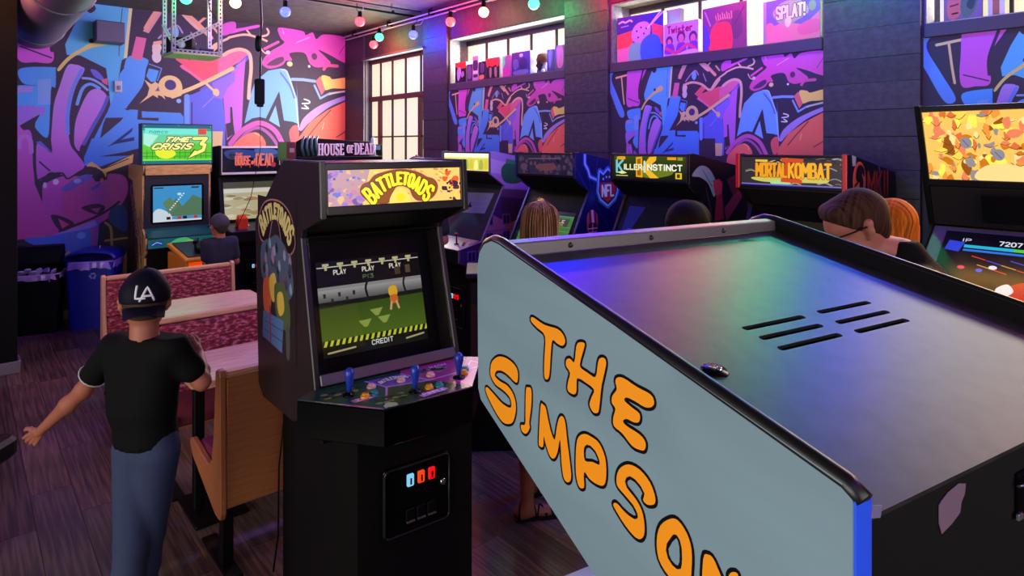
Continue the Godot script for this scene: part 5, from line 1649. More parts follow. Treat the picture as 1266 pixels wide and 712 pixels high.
func build_overhead() -> void:
	var RED := Color(1.0, 0.05, 0.10)
	var GRN := Color(0.05, 1.0, 0.45)
	var BLU := Color(0.10, 0.14, 1.0)
	var WRM := Color(1.0, 0.72, 0.40)
	# conduit along the window wall
	var t := thing("light_rail", "pale double rail for coloured bulbs above the windows", "light rail", Vector3(4.15, 3.445, -2.9))
	part(t, "rail", box(0.016, 0.016, 11.1, 0.003), M.white_metal, Vector3(-0.02, 0.018, 0))
	part(t, "rail", box(0.016, 0.016, 11.1, 0.003), M.white_metal, Vector3(0.03, -0.012, 0))
	for k in 12:
		part(t, "clip", box(0.08, 0.06, 0.02, 0.003), M.black, Vector3(0.0, 0.03, -5.2 + k * 0.95))
		part(t, "hanger", box(0.012, 0.07, 0.012, 0.002), M.black, Vector3(0.0, 0.055, -5.2 + k * 0.95))
	var g := "coloured bulbs along the window wall"
	bulb(Vector3(4.0, 3.215, -7.289), RED, "red globe bulb nearest the mural corner on the wall rail", g, 0.22, Vector3(0.12, 0, 0))
	bulb(Vector3(4.0, 3.290, -7.144), GRN, "green globe bulb beside the red one near the mural corner", g, 0.15, Vector3(0.12, 0, 0))
	bulb(Vector3(4.0, 3.216, -6.348), BLU, "blue globe bulb hanging in front of the tall gridded window", g, 0.22, Vector3(0.12, 0, 0))
	bulb(Vector3(4.0, 3.257, -5.603), RED, "red globe bulb on the rail right of the tall window", g, 0.18, Vector3(0.12, 0, -0.1))
	bulb(Vector3(4.0, 3.271, -5.028), WRM, "warm white globe bulb above the toy figure shelf", g, 0.17, Vector3(0.12, 0, 0))
	bulb(Vector3(4.0, 3.228, -4.284), GRN, "green globe bulb above the right end of the toy shelf", g, 0.21, Vector3(0.12, 0, 0))
	var seq := [[-3.55, RED], [-2.95, BLU], [-2.3, RED], [-1.68, GRN], [-1.15, BLU], [-0.5, WRM], [0.2, RED], [1.0, BLU]]
	var over := ["red globe bulb on the wall rail over the pilaster after the toy shelf", "blue globe bulb on the wall rail over the left board games", "red globe bulb on the wall rail over the right board games", "green globe bulb on the wall rail over the broad pilaster", "blue globe bulb on the wall rail over the framed comics", "warm globe bulb on the wall rail past the framed comics", "red globe bulb on the wall rail near its end", "blue globe bulb at the end of the wall rail"]
	for i in seq.size():
		bulb(Vector3(4.0, 3.23, seq[i][0]), seq[i][1], over[i], "coloured bulbs along the window wall", 0.2, Vector3(0.12, 0, 0), [1.2, 0.5, 1.3, 3.0, 1.6, 0.5, 0.6, 0.8][i])
	bulb(Vector3(2.92, 3.27, -2.55), BLU, "blue globe bulb hanging alone from the ceiling over the players", "", 0.26, Vector3.ZERO, 1.5)
	# black pipe across the room with a second string
	var p := thing("ceiling_pipe", "thin black pipe running under the ceiling towards the window wall", "pipe", Vector3(1.5, 3.50, -6.64))
	part(p, "pipe", tube([Vector3(-4.4, 0, 0), Vector3(2.73, 0, 0)], 0.014, 8), M.black)
	for k in 5:
		part(p, "strap", box(0.02, 0.05, 0.04, 0.003), M.black, Vector3(-3.6 + k * 1.5, 0.012, 0))
	var c := thing("bulb_cord", "black cord carrying bulbs across the room", "cord", Vector3(1.5, 3.47, -6.33))
	part(c, "cord", tube([Vector3(-4.4, 0.02, 0), Vector3(-2.0, 0.0, 0), Vector3(0.5, 0.02, 0), Vector3(2.6, 0.02, 0)], 0.008, 6), M.black)
	for k in 5:
		part(c, "hook", tube([Vector3(-3.8 + k * 1.5, 0.0, 0), Vector3(-3.8 + k * 1.5, 0.06, 0)], 0.004, 5), M.black)
	g = "coloured bulbs across the room"
	bulb(Vector3(1.554, 3.26, -6.3), GRN, "green globe bulb above the slotted steel frame", g, 0.20, Vector3.ZERO, 0.3)
	bulb(Vector3(1.986, 3.284, -6.3), WRM, "warm white globe bulb right of the slotted steel frame", g, 0.20)
	bulb(Vector3(2.468, 3.264, -6.3), BLU, "blue globe bulb high in front of the mural", g, 0.20)
	bulb(Vector3(3.29, 3.271, -6.3), RED, "red globe bulb under the black pipe near the mural corner", g, 0.20, Vector3.ZERO, 0.7)
	for q in [[-1.6, BLU, "blue globe bulb at the far left end of the room's cord"], [-0.6, RED, "red globe bulb on the cord left of the duct"], [0.1, WRM, "warm globe bulb on the cord just left of the duct"]]:
		bulb(Vector3(q[0], 3.26, -6.3), q[1], q[2], g, 0.20)
	# a third string nearer the camera, mirrored in screens and tops
	var c2 := thing("bulb_cord", "black cord carrying bulbs over the near cabinets", "cord", Vector3(0.5, 3.40, 1.3))
	part(c2, "cord", tube([Vector3(-3.6, 0.02, 0), Vector3(-1.0, 0.0, 0), Vector3(1.6, 0.02, 0), Vector3(2.9, 0.03, 0)], 0.008, 6), M.black)
	for k in 5:
		part(c2, "hook", tube([Vector3(-3.2 + k * 1.6, 0.0, 0), Vector3(-3.2 + k * 1.6, 0.13, 0)], 0.004, 5), M.black)
	var n := 0
	for x in [-2.6, -1.7, -0.8, 0.1, 1.0, 1.9, 2.8]:
		bulb(Vector3(x, 3.26, 1.3), [BLU, WRM, BLU, GRN, RED, BLU, RED][n], ["blue globe bulb at the left end of the near cord", "warm globe bulb second from the left on the near cord", "blue globe bulb between warm and green on the near cord", "green globe bulb in the middle of the near cord", "red globe bulb just right of green on the near cord", "blue globe bulb between two red ones on the near cord", "red globe bulb at the right end of the near cord"][n], "coloured bulbs over the near cabinets", 0.10, Vector3.ZERO, 0.4)
		n += 1
	# spiral duct
	var prof := []
	var L := 7.2
	var d := thing("spiral_duct", "grey ribbed spiral duct running to the mural wall at upper left", "duct", Vector3(0.62, 3.20, -8.545))
	var steps := 240
	for i in steps + 1:
		prof.append(Vector2(0.225 + 0.006 * maxf(0.0, sin(i * PI)) + (0.011 if i % 2 == 0 else 0.0), L * i / steps))
	part(d, "pipe", lathe(prof, 40), M.duct, Vector3.ZERO, Vector3(90, 0, 0))
	for k in 4:
		part(d, "strap", tube(ring_path(0.238, 20), 0.010, 6), M.duct, Vector3(0, 0, 0.4 + k * 2.0))
	var vb := thing("junction_box", "small grey metal box on the mural behind the duct", "box", Vector3(1.28, 3.20, -8.44))
	part(vb, "body", box(0.28, 0.24, 0.2, 0.005), mat(Color(0.30, 0.28, 0.36), 0.5))
	part(vb, "cover", box(0.26, 0.22, 0.008, 0.002), mat(Color(0.34, 0.32, 0.40), 0.5), Vector3(0, 0, 0.104))
	# hanging frame of slotted angle with a projector
	var f := thing("steel_frame", "hanging frame of white slotted angle steel under the ceiling", "frame", Vector3(1.665, 0, -6.52))
	var W := 0.40
	var D := 0.34
	for sx in [-1, 1]:
		for sz in [-1, 1]:
			slotted(f, "upright", Vector3(sx * W / 2, 2.77, sz * D / 2), Vector3(sx * W / 2, 3.53, sz * D / 2))
	for sz in [-1, 1]:
		slotted(f, "rail", Vector3(-W / 2, 2.785, sz * D / 2), Vector3(W / 2, 2.785, sz * D / 2))
	for sx in [-1, 1]:
		slotted(f, "rail", Vector3(sx * W / 2, 2.785, -D / 2), Vector3(sx * W / 2, 2.785, D / 2))
	slotted(f, "brace", Vector3(-W / 2, 2.84, D / 2 + 0.012), Vector3(W / 2, 3.08, D / 2 + 0.012))
	slotted(f, "brace", Vector3(-W / 2 - 0.012, 3.06, -D / 2), Vector3(-W / 2 - 0.012, 2.86, D / 2))
	part(f, "tray", box(W + 0.02, 0.014, D + 0.02, 0.002), mat(Color(0.66, 0.70, 0.42), 0.6), Vector3(0, 2.762, 0))
	var pj := thing("projector", "black box projector with pale lens inside the hanging frame", "projector", Vector3(1.555, 2.77, -6.47), 62)
	part(pj, "body", box(0.14, 0.15, 0.22, 0.006), M.black_soft, Vector3(0, 0.075, 0))
	part(pj, "lens", lathe([Vector2(0.0, 0.012), Vector2(0.028, 0.010), Vector2(0.034, 0.004), Vector2(0.036, 0.0)], 18), mat(Color(0.85, 0.88, 0.9), 0.2), Vector3(-0.071, 0.08, 0.02), Vector3(0, 0, 90))
	part(pj, "lens_ring", tube(ring_path(0.042, 20), 0.006, 6), M.black, Vector3(-0.075, 0.08, 0.02), Vector3(0, 90, 0))
	var ad := thing("power_adapter", "black power adapter resting in the hanging frame", "adapter", Vector3(1.77, 2.77, -6.45))
	part(ad, "body", box(0.12, 0.07, 0.06, 0.006), mat(Color(0.12, 0.11, 0.2), 0.5), Vector3(0, 0.035, 0))
	part(ad, "cord", tube([Vector3(0.06, 0.04, 0), Vector3(0.14, 0.10, 0.02), Vector3(0.12, 0.3, 0.03), Vector3(0.02, 0.45, 0.02), Vector3(0.0, 0.72, 0.0)], 0.005, 6), M.black)
	# hanging extension cord with a black adaptor block
	var h := thing("hanging_cord", "black and white cord hanging with a black plug block in front of the mural", "cord", Vector3(1.784, 0, -5.077))
	part(h, "cord", tube([Vector3(0.0, 3.53, 0), Vector3(0.004, 3.2, 0), Vector3(0.02, 2.9, 0.0), Vector3(-0.006, 2.72, 0.004), Vector3(0.012, 2.58, 0), Vector3(0, 2.44, 0)], 0.007, 6), M.white_metal)
	part(h, "cord", tube([Vector3(0.006, 3.53, 0.01), Vector3(-0.004, 3.2, 0.01), Vector3(0.01, 2.9, 0.01), Vector3(0.006, 2.72, 0.012), Vector3(0.002, 2.58, 0.01), Vector3(0, 2.44, 0.01)], 0.006, 6), M.black)
	part(h, "connector", lathe([Vector2(0, 0.07), Vector2(0.018, 0.06), Vector2(0.024, 0.02), Vector2(0.022, -0.04), Vector2(0.01, -0.06), Vector2(0, -0.06)], 12), M.black, Vector3(-0.012, 2.72, 0.0))
	part(h, "plug_block", prism(rounded(0.068, 0.20, 0.012), 0.05, 0.006), M.black_soft, Vector3(0, 2.345, 0))
	part(h, "plug", box(0.045, 0.03, 0.04, 0.006), M.black, Vector3(0.004, 2.24, 0))
	part(h, "thin_cord", tube([Vector3(0.005, 2.23, 0), Vector3(0.006, 1.9, 0), Vector3(0.0, 1.5, -0.2), Vector3(0.05, 1.2, -0.7)], 0.003, 5), M.black)
	# wall box on the mural
	var wb := thing("wall_switch", "small white and grey switch box on the blue part of the mural", "switch", Vector3(1.385, 2.605, BZ + 0.004))
	part(wb, "plate", box(0.075, 0.13, 0.02, 0.004), mat(Color(0.72, 0.70, 0.72), 0.5), Vector3(0, 0, 0.01))
	part(wb, "lever", box(0.03, 0.05, 0.012, 0.003), mat(Color(0.5, 0.47, 0.55), 0.5), Vector3(0.01, -0.015, 0.025))

func ring_path(r: float, n: int) -> Array:
	var out := []
	for i in n + 1:
		out.append(Vector3(r * cos(TAU * i / n), r * sin(TAU * i / n), 0))
	return out

# slotted angle iron: a flat bar with a row of holes
func slotted(o: Node, called: String, a: Vector3, b: Vector3) -> void:
	var d := b - a
	var y := d.normalized()
	var x := y.cross(Vector3(0.31, 0.2, 0.93)).normalized()
	if absf(y.z) < 0.9:
		x = y.cross(Vector3(0, 0, 1)).normalized()
	else:
		x = Vector3.UP
	var z := x.cross(y).normalized()
	# two edges and the webs between the holes, so that one sees through
	var L := d.length()
	var st := begin()
	for e in [-0.012, 0.012]:
		st.append_from(box(0.012, L, 0.004, 0.001), 0, Transform3D(Basis(), Vector3(e, 0, 0)))
	var n := int(L / 0.038)
	for i in n + 1:
		st.append_from(box(0.013, 0.018, 0.0038, 0.0005), 0, Transform3D(Basis(), Vector3(0, clampf(-L / 2 + i * 0.038, -L / 2 + 0.009, L / 2 - 0.009), 0)))
	var bar := part(o, called, st.commit(), M.white_metal)
	bar.transform = Transform3D(Basis(x, y, z), (a + b) / 2)
	part(bar, "flange", box(0.004, L, 0.03, 0.001), M.white_metal, Vector3(-0.016, 0, -0.015))

# ------------------------------------------------------------------ machines along the mural wall
func build_far_cabinets() -> void:
	M.tan = grain(mat(Color(0.86, 0.68, 0.40), 0.5), M.soft, 2.0)
	M.tan_side = printed(paint_bark_side(), 0.5)
	M.navy = mat(Color(0.035, 0.035, 0.09), 0.4)
	# gun game with the green header
	var o := thing("gun_game_cabinet", "tan gun game cabinet with glowing green header sign by the mural", "arcade cabinet", Vector3(1.825, 0, -7.70))
	var w := 0.69
	var wi := w - 0.044
	var prof := v2([-0.80, 0.0, -0.80, 1.70, -0.02, 1.712, 0.0, 1.70, 0.0, 1.635, -0.05, 1.60, -0.05, 1.02, 0.10, 0.93, 0.10, 0.80, 0.04, 0.72, 0.04, 0.0])
	for x in [-w / 2 + 0.011, w / 2 - 0.011]:
		side_panel(o, prof, x, M.tan_side, M.tan)
	slab(o, "top_panel", Vector2(-0.79, 1.69), Vector2(-0.01, 1.70), 0.012, wi, M.tan)
	slab(o, "back_panel", Vector2(-0.79, 1.68), Vector2(-0.79, 0.02), 0.012, wi, M.black)
	slab(o, "brow", Vector2(-0.002, 1.70), Vector2(-0.012, 1.60), 0.02, wi, M.tan)
	slab(o, "screen_surround", Vector2(-0.05, 1.61), Vector2(-0.05, 1.01), 0.016, wi, M.navy)
	part(o, "screen_rim", prism(rounded(0.535, 0.43, 0.03), 0.02, 0.004), M.black_gloss, Vector3(0.0, 1.28, -0.045))
	part(o, "screen", quad(Vector3(-0.245, 1.475, -0.034), Vector3(0.245, 1.475, -0.034), Vector3(0.245, 1.085, -0.034), Vector3(-0.245, 1.085, -0.034)), backlit(paint_sky_screen(), 0.85), Vector3.ZERO, Vector3.ZERO, "lit screen with blue sky and green hills")
	slab(o, "shelf", Vector2(-0.05, 1.02), Vector2(0.10, 0.93), 0.014, wi, mat(Color(0.05, 0.30, 0.28), 0.3))
	part(o, "shelf_print", on_slab(Vector2(0.112, 0.925), Vector2(0.112, 0.82), 0.05, 0.95, -wi / 2, wi / 2, 0.0), backlit(paint_teal_strip(), 0.7))
	slab(o, "shelf_front", Vector2(0.10, 0.93), Vector2(0.10, 0.81), 0.014, wi, M.navy)
	slab(o, "front_panel", Vector2(0.03, 0.80), Vector2(0.03, 0.02), 0.014, wi, M.black)
	# header box on top
	var hb := part(o, "header_box", box(0.72, 0.45, 0.13, 0.006), mat(Color(0.02, 0.22, 0.24), 0.4), Vector3(-0.005, 1.935, -0.07))
	part(hb, "header_sign", quad(Vector3(-0.345, 0.212, 0.0665), Vector3(0.345, 0.212, 0.0665), Vector3(0.345, -0.212, 0.0665), Vector3(-0.345, -0.212, 0.0665)), backlit(paint_green_header(), 1.0), Vector3.ZERO, Vector3.ZERO, "glowing green header sign")
	for q in [[-0.33, 0.2], [0.0, 0.205], [0.33, 0.2], [-0.33, -0.2], [0.33, -0.2]]:
		part(hb, "screw", sphere(0.006, 8), M.chrome, Vector3(q[0], q[1], 0.068))
	marquee_light(o, Vector3(0, 1.935, 0.02), 0.6, 0.36, Color(0.3, 1.0, 0.55), 0.35)
	# gun stand in front
	var g := thing("gun_stand", "orange and yellow gun stand with a black gun in front of the tan cabinet", "gun stand", Vector3(1.86, 0, -7.10))
	var yel := mat(Color(0.85, 0.55, 0.05), 0.45)
	part(g, "body", box(0.40, 0.80, 0.70, 0.008), yel, Vector3(0, 0.40, 0))
	part(g, "top", box(0.42, 0.04, 0.74, 0.01), yel, Vector3(0, 0.83, 0.0), Vector3(6, 0, 0))
	part(g, "top_plate", box(0.34, 0.012, 0.62, 0.003), mat(Color(0.12, 0.14, 0.17), 0.35), Vector3(0, 0.856, 0.0), Vector3(6, 0, 0))
	var fp := part(g, "front_window", box(0.26, 0.15, 0.012, 0.004), glow(Color(1.0, 0.25, 0.03), 1.0, Color(0.6, 0.2, 0.05)), Vector3(-0.04, 0.70, 0.352), Vector3.ZERO, "glowing orange window")
	for k in 4:
		part(fp, "bar", box(0.26, 0.006, 0.006, 0.001), yel, Vector3(0, -0.06 + k * 0.04, 0.008))
	part(g, "pedal_recess", box(0.20, 0.16, 0.02, 0.004), M.black, Vector3(0.02, 0.42, 0.345))
	var hol := part(g, "holster", prism(rounded(0.10, 0.12, 0.03), 0.07, 0.01), M.black, Vector3(-0.02, 0.875, 0.18), Vector3(-70, 0, 0))
	part(g, "gun", prism(v2([-0.13, 0.02, -0.13, 0.055, 0.10, 0.055, 0.10, 0.01, 0.06, 0.005, 0.085, -0.09, 0.03, -0.09, 0.01, 0.0]), 0.035, 0.005), M.black_gloss, Vector3(-0.02, 0.90, 0.02), Vector3(0, 70, 0))
	# dark shooting game with red lettering
	var s := {"w": 0.72, "mt": Vector2(0, 1.912), "mb": Vector2(0, 1.586), "sp": Vector2(-0.04, 1.555), "sb": Vector2(0.06, 1.02), "cf": Vector2(0.34, 0.95), "kf": 0.14, "back": -0.74, "back_y": 1.88, "ridge": 0.03, "side": M.black_soft, "marquee": backlit(paint_dead_marquee(), 0.85), "screen": backlit(paint_sand_screen(), 0.95), "retainer": mat(Color(0.75, 0.73, 0.76), 0.4), "panel": mat(Color(0.04, 0.10, 0.22), 0.3), "t0": 0.12, "t1": 0.93, "sx": 0.03}
	var h := cabinet("arcade_cabinet", "black shooting game cabinet with red dripping title between gun game and central cabinet", Vector3(2.61, 0, -7.70), 0, s)
	part(h, "gun_holder", prism(v2([-0.06, -0.10, -0.06, 0.06, 0.02, 0.10, 0.08, 0.02, 0.06, -0.10]), 0.10, 0.008), mat(Color(0.05, 0.22, 0.42), 0.35), Vector3(0.18, 1.03, 0.22), Vector3(0, 90, 0))
	part(h, "gun_holder", prism(v2([-0.06, -0.10, -0.06, 0.06, 0.02, 0.10, 0.08, 0.02, 0.06, -0.10]), 0.10, 0.008), mat(Color(0.75, 0.22, 0.08), 0.35), Vector3(-0.18, 1.03, 0.22), Vector3(0, 90, 0))
	# large machine behind the central cabinet: only its topper is seen
	var t := thing("arcade_cabinet", "wide dark arcade machine with white cut-out letters as topper sign", "arcade cabinet", Vector3(3.235, 0, -6.62))
	part(t, "body", prism(v2([-0.70, 0.0, -0.70, 1.70, 0.02, 1.70, 0.02, 1.50, -0.12, 1.42, -0.04, 1.0, 0.25, 0.9, 0.25, 0.75, 0.12, 0.7, 0.12, 0.0]), 0.94, 0.006), M.black_soft, Vector3.ZERO, Vector3(0, -90, 0))
	part(t, "screen", quad(Vector3(-0.40, 1.40, -0.095), Vector3(0.40, 1.40, -0.095), Vector3(0.40, 1.02, -0.022), Vector3(-0.40, 1.02, -0.022)), mat(Color(0.02, 0.03, 0.03), 0.1))
	part(t, "topper_base", box(0.99, 0.10, 0.30, 0.006), M.black, Vector3(0, 1.75, -0.12))
	for k in 4:
		part(t, "bolt", sphere(0.008, 8), M.trim_grey, Vector3(-0.42 + k * 0.28, 1.745, 0.033))
	part(t, "topper_back", prism(v2([-0.46, 0.0, -0.46, 0.16, -0.38, 0.21, 0.34, 0.17, 0.44, 0.17, 0.44, 0.0]), 0.03, 0.004), mat(Color(0.02, 0.03, 0.04), 0.4), Vector3(0, 1.80, -0.16))
	part(t, "end_panel", box(0.10, 0.20, 0.26, 0.006), mat(Color(0.32, 0.03, 0.05), 0.5), Vector3(-0.58, 1.86, -0.12))
	part(t, "end_label", box(0.05, 0.045, 0.004, 0.001), mat(Color(0.6, 0.5, 0.55), 0.5), Vector3(-0.575, 1.87, 0.012))
	for k in 4:
		part(t, "claw", tube([Vector3(-0.42 + k * 0.055, 1.81, -0.05), Vector3(-0.45 + k * 0.055, 1.90, -0.03), Vector3(-0.43 + k * 0.05, 1.98, -0.05), Vector3(-0.39 + k * 0.05, 2.02, -0.10)], 0.014, 7), mat(Color(0.22, 0.38, 0.40), 0.35))
	var wl := mat(Color(0.95, 0.90, 0.93), 0.4)
	for q in [["HOUSE", -0.10, 1.845, 0.16], ["OF", 0.13, 1.85, 0.11], ["DEAD", 0.31, 1.85, 0.16]]:
		var tm := TextMesh.new()
		var sf := SystemFont.new()
		sf.font_names = PackedStringArray(["Droid Serif"])
		sf.font_weight = 700
		tm.font = sf
		tm.text = q[0]
		tm.font_size = 64
		tm.pixel_size = q[3] / 64.0
		tm.depth = 0.02
		var l := part(t, "topper_word", tm, wl, Vector3(q[1] - 0.02, q[2] + 0.03, -0.02))
		l.scale = Vector3(0.55, 1.15, 1)
	part(t, "topper_statue", lathe([Vector2(0, 0.22), Vector2(0.02, 0.21), Vector2(0.022, 0.17), Vector2(0.012, 0.15), Vector2(0.035, 0.12), Vector2(0.03, 0.07), Vector2(0.04, 0.0), Vector2(0, 0)], 12), mat(Color(0.62, 0.74, 0.78), 0.4), Vector3(0.42, 1.80, -0.06))
	var tv := part(t, "side_screen", box(0.17, 0.13, 0.10, 0.008), M.black_soft, Vector3(0.47, 1.87, -0.12))
	part(tv, "glass", box(0.11, 0.05, 0.004, 0.001), mat(Color(0.4, 0.6, 0.62), 0.3), Vector3(0.0, 0.025, 0.052))

func paint_bark_side() -> ImageTexture:
	# front edge on the right when seen from the player's left
	var c := Canvas.new(320, 640, Color8(206, 160, 92))
	var rng := RandomNumberGenerator.new()
	rng.seed = 3
	c.shape([0, 40, 150, 60, 320, 0, 320, 160, 0, 200], Color8(220, 172, 104))
	c.shape([0, 60, 90, 70, 130, 200, 180, 330, 170, 640, 0, 640], Color8(60, 44, 40))
	for i in 90:
		var x := rng.randf() * 280
		var y := 170 + rng.randf() * 470
		c.line([x, y, x + rng.randf() * 14 - 7, y + 30, x + rng.randf() * 20 - 10, y + 70], 3 + rng.randf() * 6, [Color8(40, 28, 24), Color8(120, 88, 56), Color8(84, 62, 46), Color8(22, 16, 16)][i % 4], true)
	c.text("CRISIS", func(a, d): return Vector2(40 + a * 110 + d * 44, 110 + a * 190 - d * 26), 10, Color8(150, 128, 140), 3, Color8(30, 22, 26))
	return c.tex()

func paint_sky_screen() -> ImageTexture:
	var c := Canvas.new(320, 256, Color8(58, 150, 206))
	c.blob([0, 190, 40, 160, 110, 200, 140, 250, 0, 256], Color8(206, 220, 232))
	c.shape([90, 160, 150, 90, 190, 150, 260, 70, 320, 100, 320, 220, 120, 220], Color8(84, 122, 92))
	c.shape([60, 120, 110, 80, 160, 150, 100, 200], Color8(96, 132, 96))
	for i in 9:
		c.oval(110 + i * 11, 170 - i * 14, 6, 5, Color8(226, 236, 240))
	c.oval(170, 60, 14, 10, Color8(190, 226, 240))
	c.rect(6, 8, 60, 8, Color8(30, 40, 60))
	c.rect(250, 8, 50, 12, Color8(40, 56, 76))
	for i in 6:
		c.rect(86 + i * 36, 222, 26, 20, [Color8(30, 30, 34), Color8(96, 140, 190), Color8(190, 60, 50)][i % 3])
	c.rect(0, 244, 320, 12, Color8(214, 222, 226))
	return c.tex()

func paint_teal_strip() -> ImageTexture:
	var c := Canvas.new(384, 64, Color8(16, 96, 100))
	c.blob([120, 60, 160, 10, 230, 6, 260, 58], Color8(70, 190, 120))
	c.blob([200, 50, 240, 20, 280, 40, 270, 64], Color8(150, 190, 90))
	c.rect(16, 14, 70, 36, Color8(30, 70, 150))
	c.line([24, 40, 50, 22, 78, 34], 5, Color8(160, 210, 230))
	return c.tex()

func paint_green_header() -> ImageTexture:
	var c := Canvas.new(640, 400, Color8(40, 150, 130))
	c.shape([0, 60, 640, 60, 640, 220, 0, 220], Color8(90, 206, 176), Color8(110, 214, 120))
	c.shape([0, 210, 640, 180, 640, 370, 0, 370], Color8(96, 206, 40), Color8(70, 196, 20))
	c.rect(0, 0, 640, 34, Color8(10, 96, 116))
	c.rect(20, 36, 500, 62, Color8(110, 232, 206))
	c.rect(0, 372, 640, 28, Color8(12, 110, 126))
	c.rect(0, 352, 640, 14, Color8(130, 226, 70))
	for i in 12:
		c.rect(34 + i * 50, 262, 5, 90, Color8(40, 110, 26))
	c.rect(0, 286, 640, 5, Color8(40, 110, 26))
	c.rect(0, 322, 640, 5, Color8(40, 110, 26))
	c.shape([10, 90, 140, 110, 60, 230, 10, 200], Color8(170, 236, 214))
	c.words("namco", 62, 50, 160, 36, 6, Color8(60, 150, 150))
	c.shape([508, 34, 596, 34, 590, 98, 508, 98], Color8(226, 84, 52))
	for i in 3:
		c.rect(520, 50 + i * 16, 60, 5, Color8(160, 40, 26))
	c.blob([120, 250, 220, 210, 300, 300, 220, 350, 130, 320], Color8(226, 236, 40))
	# the slanted title
	for pass_n in 2:
		var col := Color8(40, 46, 14) if pass_n == 0 else Color8(250, 244, 150)
		var ex := 12.0 if pass_n == 0 else 0.0
		c.text("TIME", func(a, d): return Vector2(210 + a * 220 + (0.5 - d) * 36, 128 + d * 44), 17 + ex, col)
		c.text("CRISIS", func(a, d): return Vector2(100 + a * 350 + (0.5 - d) * 40, 196 + d * 52), 18 + ex, col)
	for pass_n in 2:
		var col := Color8(40, 46, 14) if pass_n == 0 else Color8(250, 240, 120)
		c.line([470, 140, 590, 136, 540, 196, 576, 206, 560, 262, 480, 300], 46 if pass_n == 0 else 34, col)
		c.shape([470, 250, 550, 290, 400, 362] if pass_n == 0 else [478, 262, 536, 290, 412, 350], col)
	return c.tex()

func paint_dead_marquee() -> ImageTexture:
	var c := Canvas.new(448, 200, Color8(12, 12, 34))
	c.blob([20, 30, 120, 10, 250, 20, 420, 14, 440, 70, 330, 96, 200, 80, 60, 90], Color8(40, 66, 140))
	c.blob([250, 10, 400, 8, 430, 50, 300, 60], Color8(70, 100, 170))
	c.oval(74, 62, 26, 30, Color8(52, 54, 80))
	c.oval(66, 58, 6, 7, Color8(10, 10, 20))
	c.oval(84, 58, 6, 7, Color8(10, 10, 20))
	c.rect(70, 76, 14, 5, Color8(16, 16, 26))
	c.words("THE", 104, 42, 50, 22, 7, Color8(230, 100, 92))
	c.words("HOUSE", 104, 70, 110, 66, 13, Color8(236, 110, 100))
	c.words("of", 226, 92, 30, 40, 10, Color8(236, 110, 100))
	c.words("DEAD", 264, 52, 130, 90, 15, Color8(236, 116, 104))
	for i in 9:
		c.line([112 + i * 34, 130, 112 + i * 34, 146 + (i * 13) % 26], 7, Color8(206, 70, 70))
	c.blob([390, 120, 420, 130, 410, 160, 380, 150], Color8(176, 50, 84))
	return c.tex()

func paint_sand_screen() -> ImageTexture:
	var c := Canvas.new(320, 240, Color8(206, 196, 150))
	c.rect(0, 0, 320, 40, Color8(84, 86, 70))
	c.rect(0, 44, 320, 26, Color8(236, 232, 220))
	var rng := RandomNumberGenerator.new()
	rng.seed = 8
	for i in 40:
		var x := rng.randf() * 320
		var y := 80 + rng.randf() * 160
		c.blob([x - 30, y, x, y - 8, x + 34, y + 2, x, y + 9], [Color8(226, 214, 170), Color8(176, 160, 110), Color8(196, 140, 110), Color8(230, 226, 196), Color8(150, 142, 100)][i % 5])
	return c.tex()

# ------------------------------------------------------------------ booths
func build_booths() -> void:
	M.oak = grain(mat(Color(0.70, 0.42, 0.25), 0.42), M.soft, 1.0)
	M.oak.uv1_scale = Vector3(1.2, 12.0, 6.0)
	M.oak_pale = grain(mat(Color(0.85, 0.62, 0.48), 0.42), M.soft, 1.0)
	M.oak_pale.uv1_scale = Vector3(1.2, 6.0, 10.0)
	var ft := noise_tex(0.035, [[0.0, Color(0.28, 0.03, 0.08)], [0.42, Color(0.42, 0.05, 0.12)], [0.5, Color(0.66, 0.16, 0.24)], [0.56, Color(0.46, 0.07, 0.15)], [0.7, Color(0.72, 0.36, 0.44)], [1.0, Color(0.80, 0.5, 0.55)]], 41, 512, 512, 3)
	M.red_fabric = grain(mat(Color.WHITE, 0.75), ft, 1.0)
	M.red_fabric.uv1_scale = Vector3(1.1, 2.6, 1.1)
	M.seat_pink = mat(Color(0.42, 0.13, 0.20), 0.6)
	booth_bench(Vector3(1.30, 0, -5.70), 0, 0.97, "red patterned booth bench farthest from the camera, facing its table")
	booth_bench(Vector3(1.30, 0, -4.10), 0, 0.93, "red patterned booth bench in the middle, between the two tables")
	booth_bench(Vector3(1.23, 0, -2.985), 180, 0.74, "booth bench seen from its plain wooden back beside the central cabinet")
	booth_table(Vector3(1.32, 0, -5.00), 0.90, 0.62, "oak edged booth table between the two farther benches")
	booth_table(Vector3(1.29, 0, -3.61), 0.85, 0.50, "oak edged booth table beside the boy in the cap")

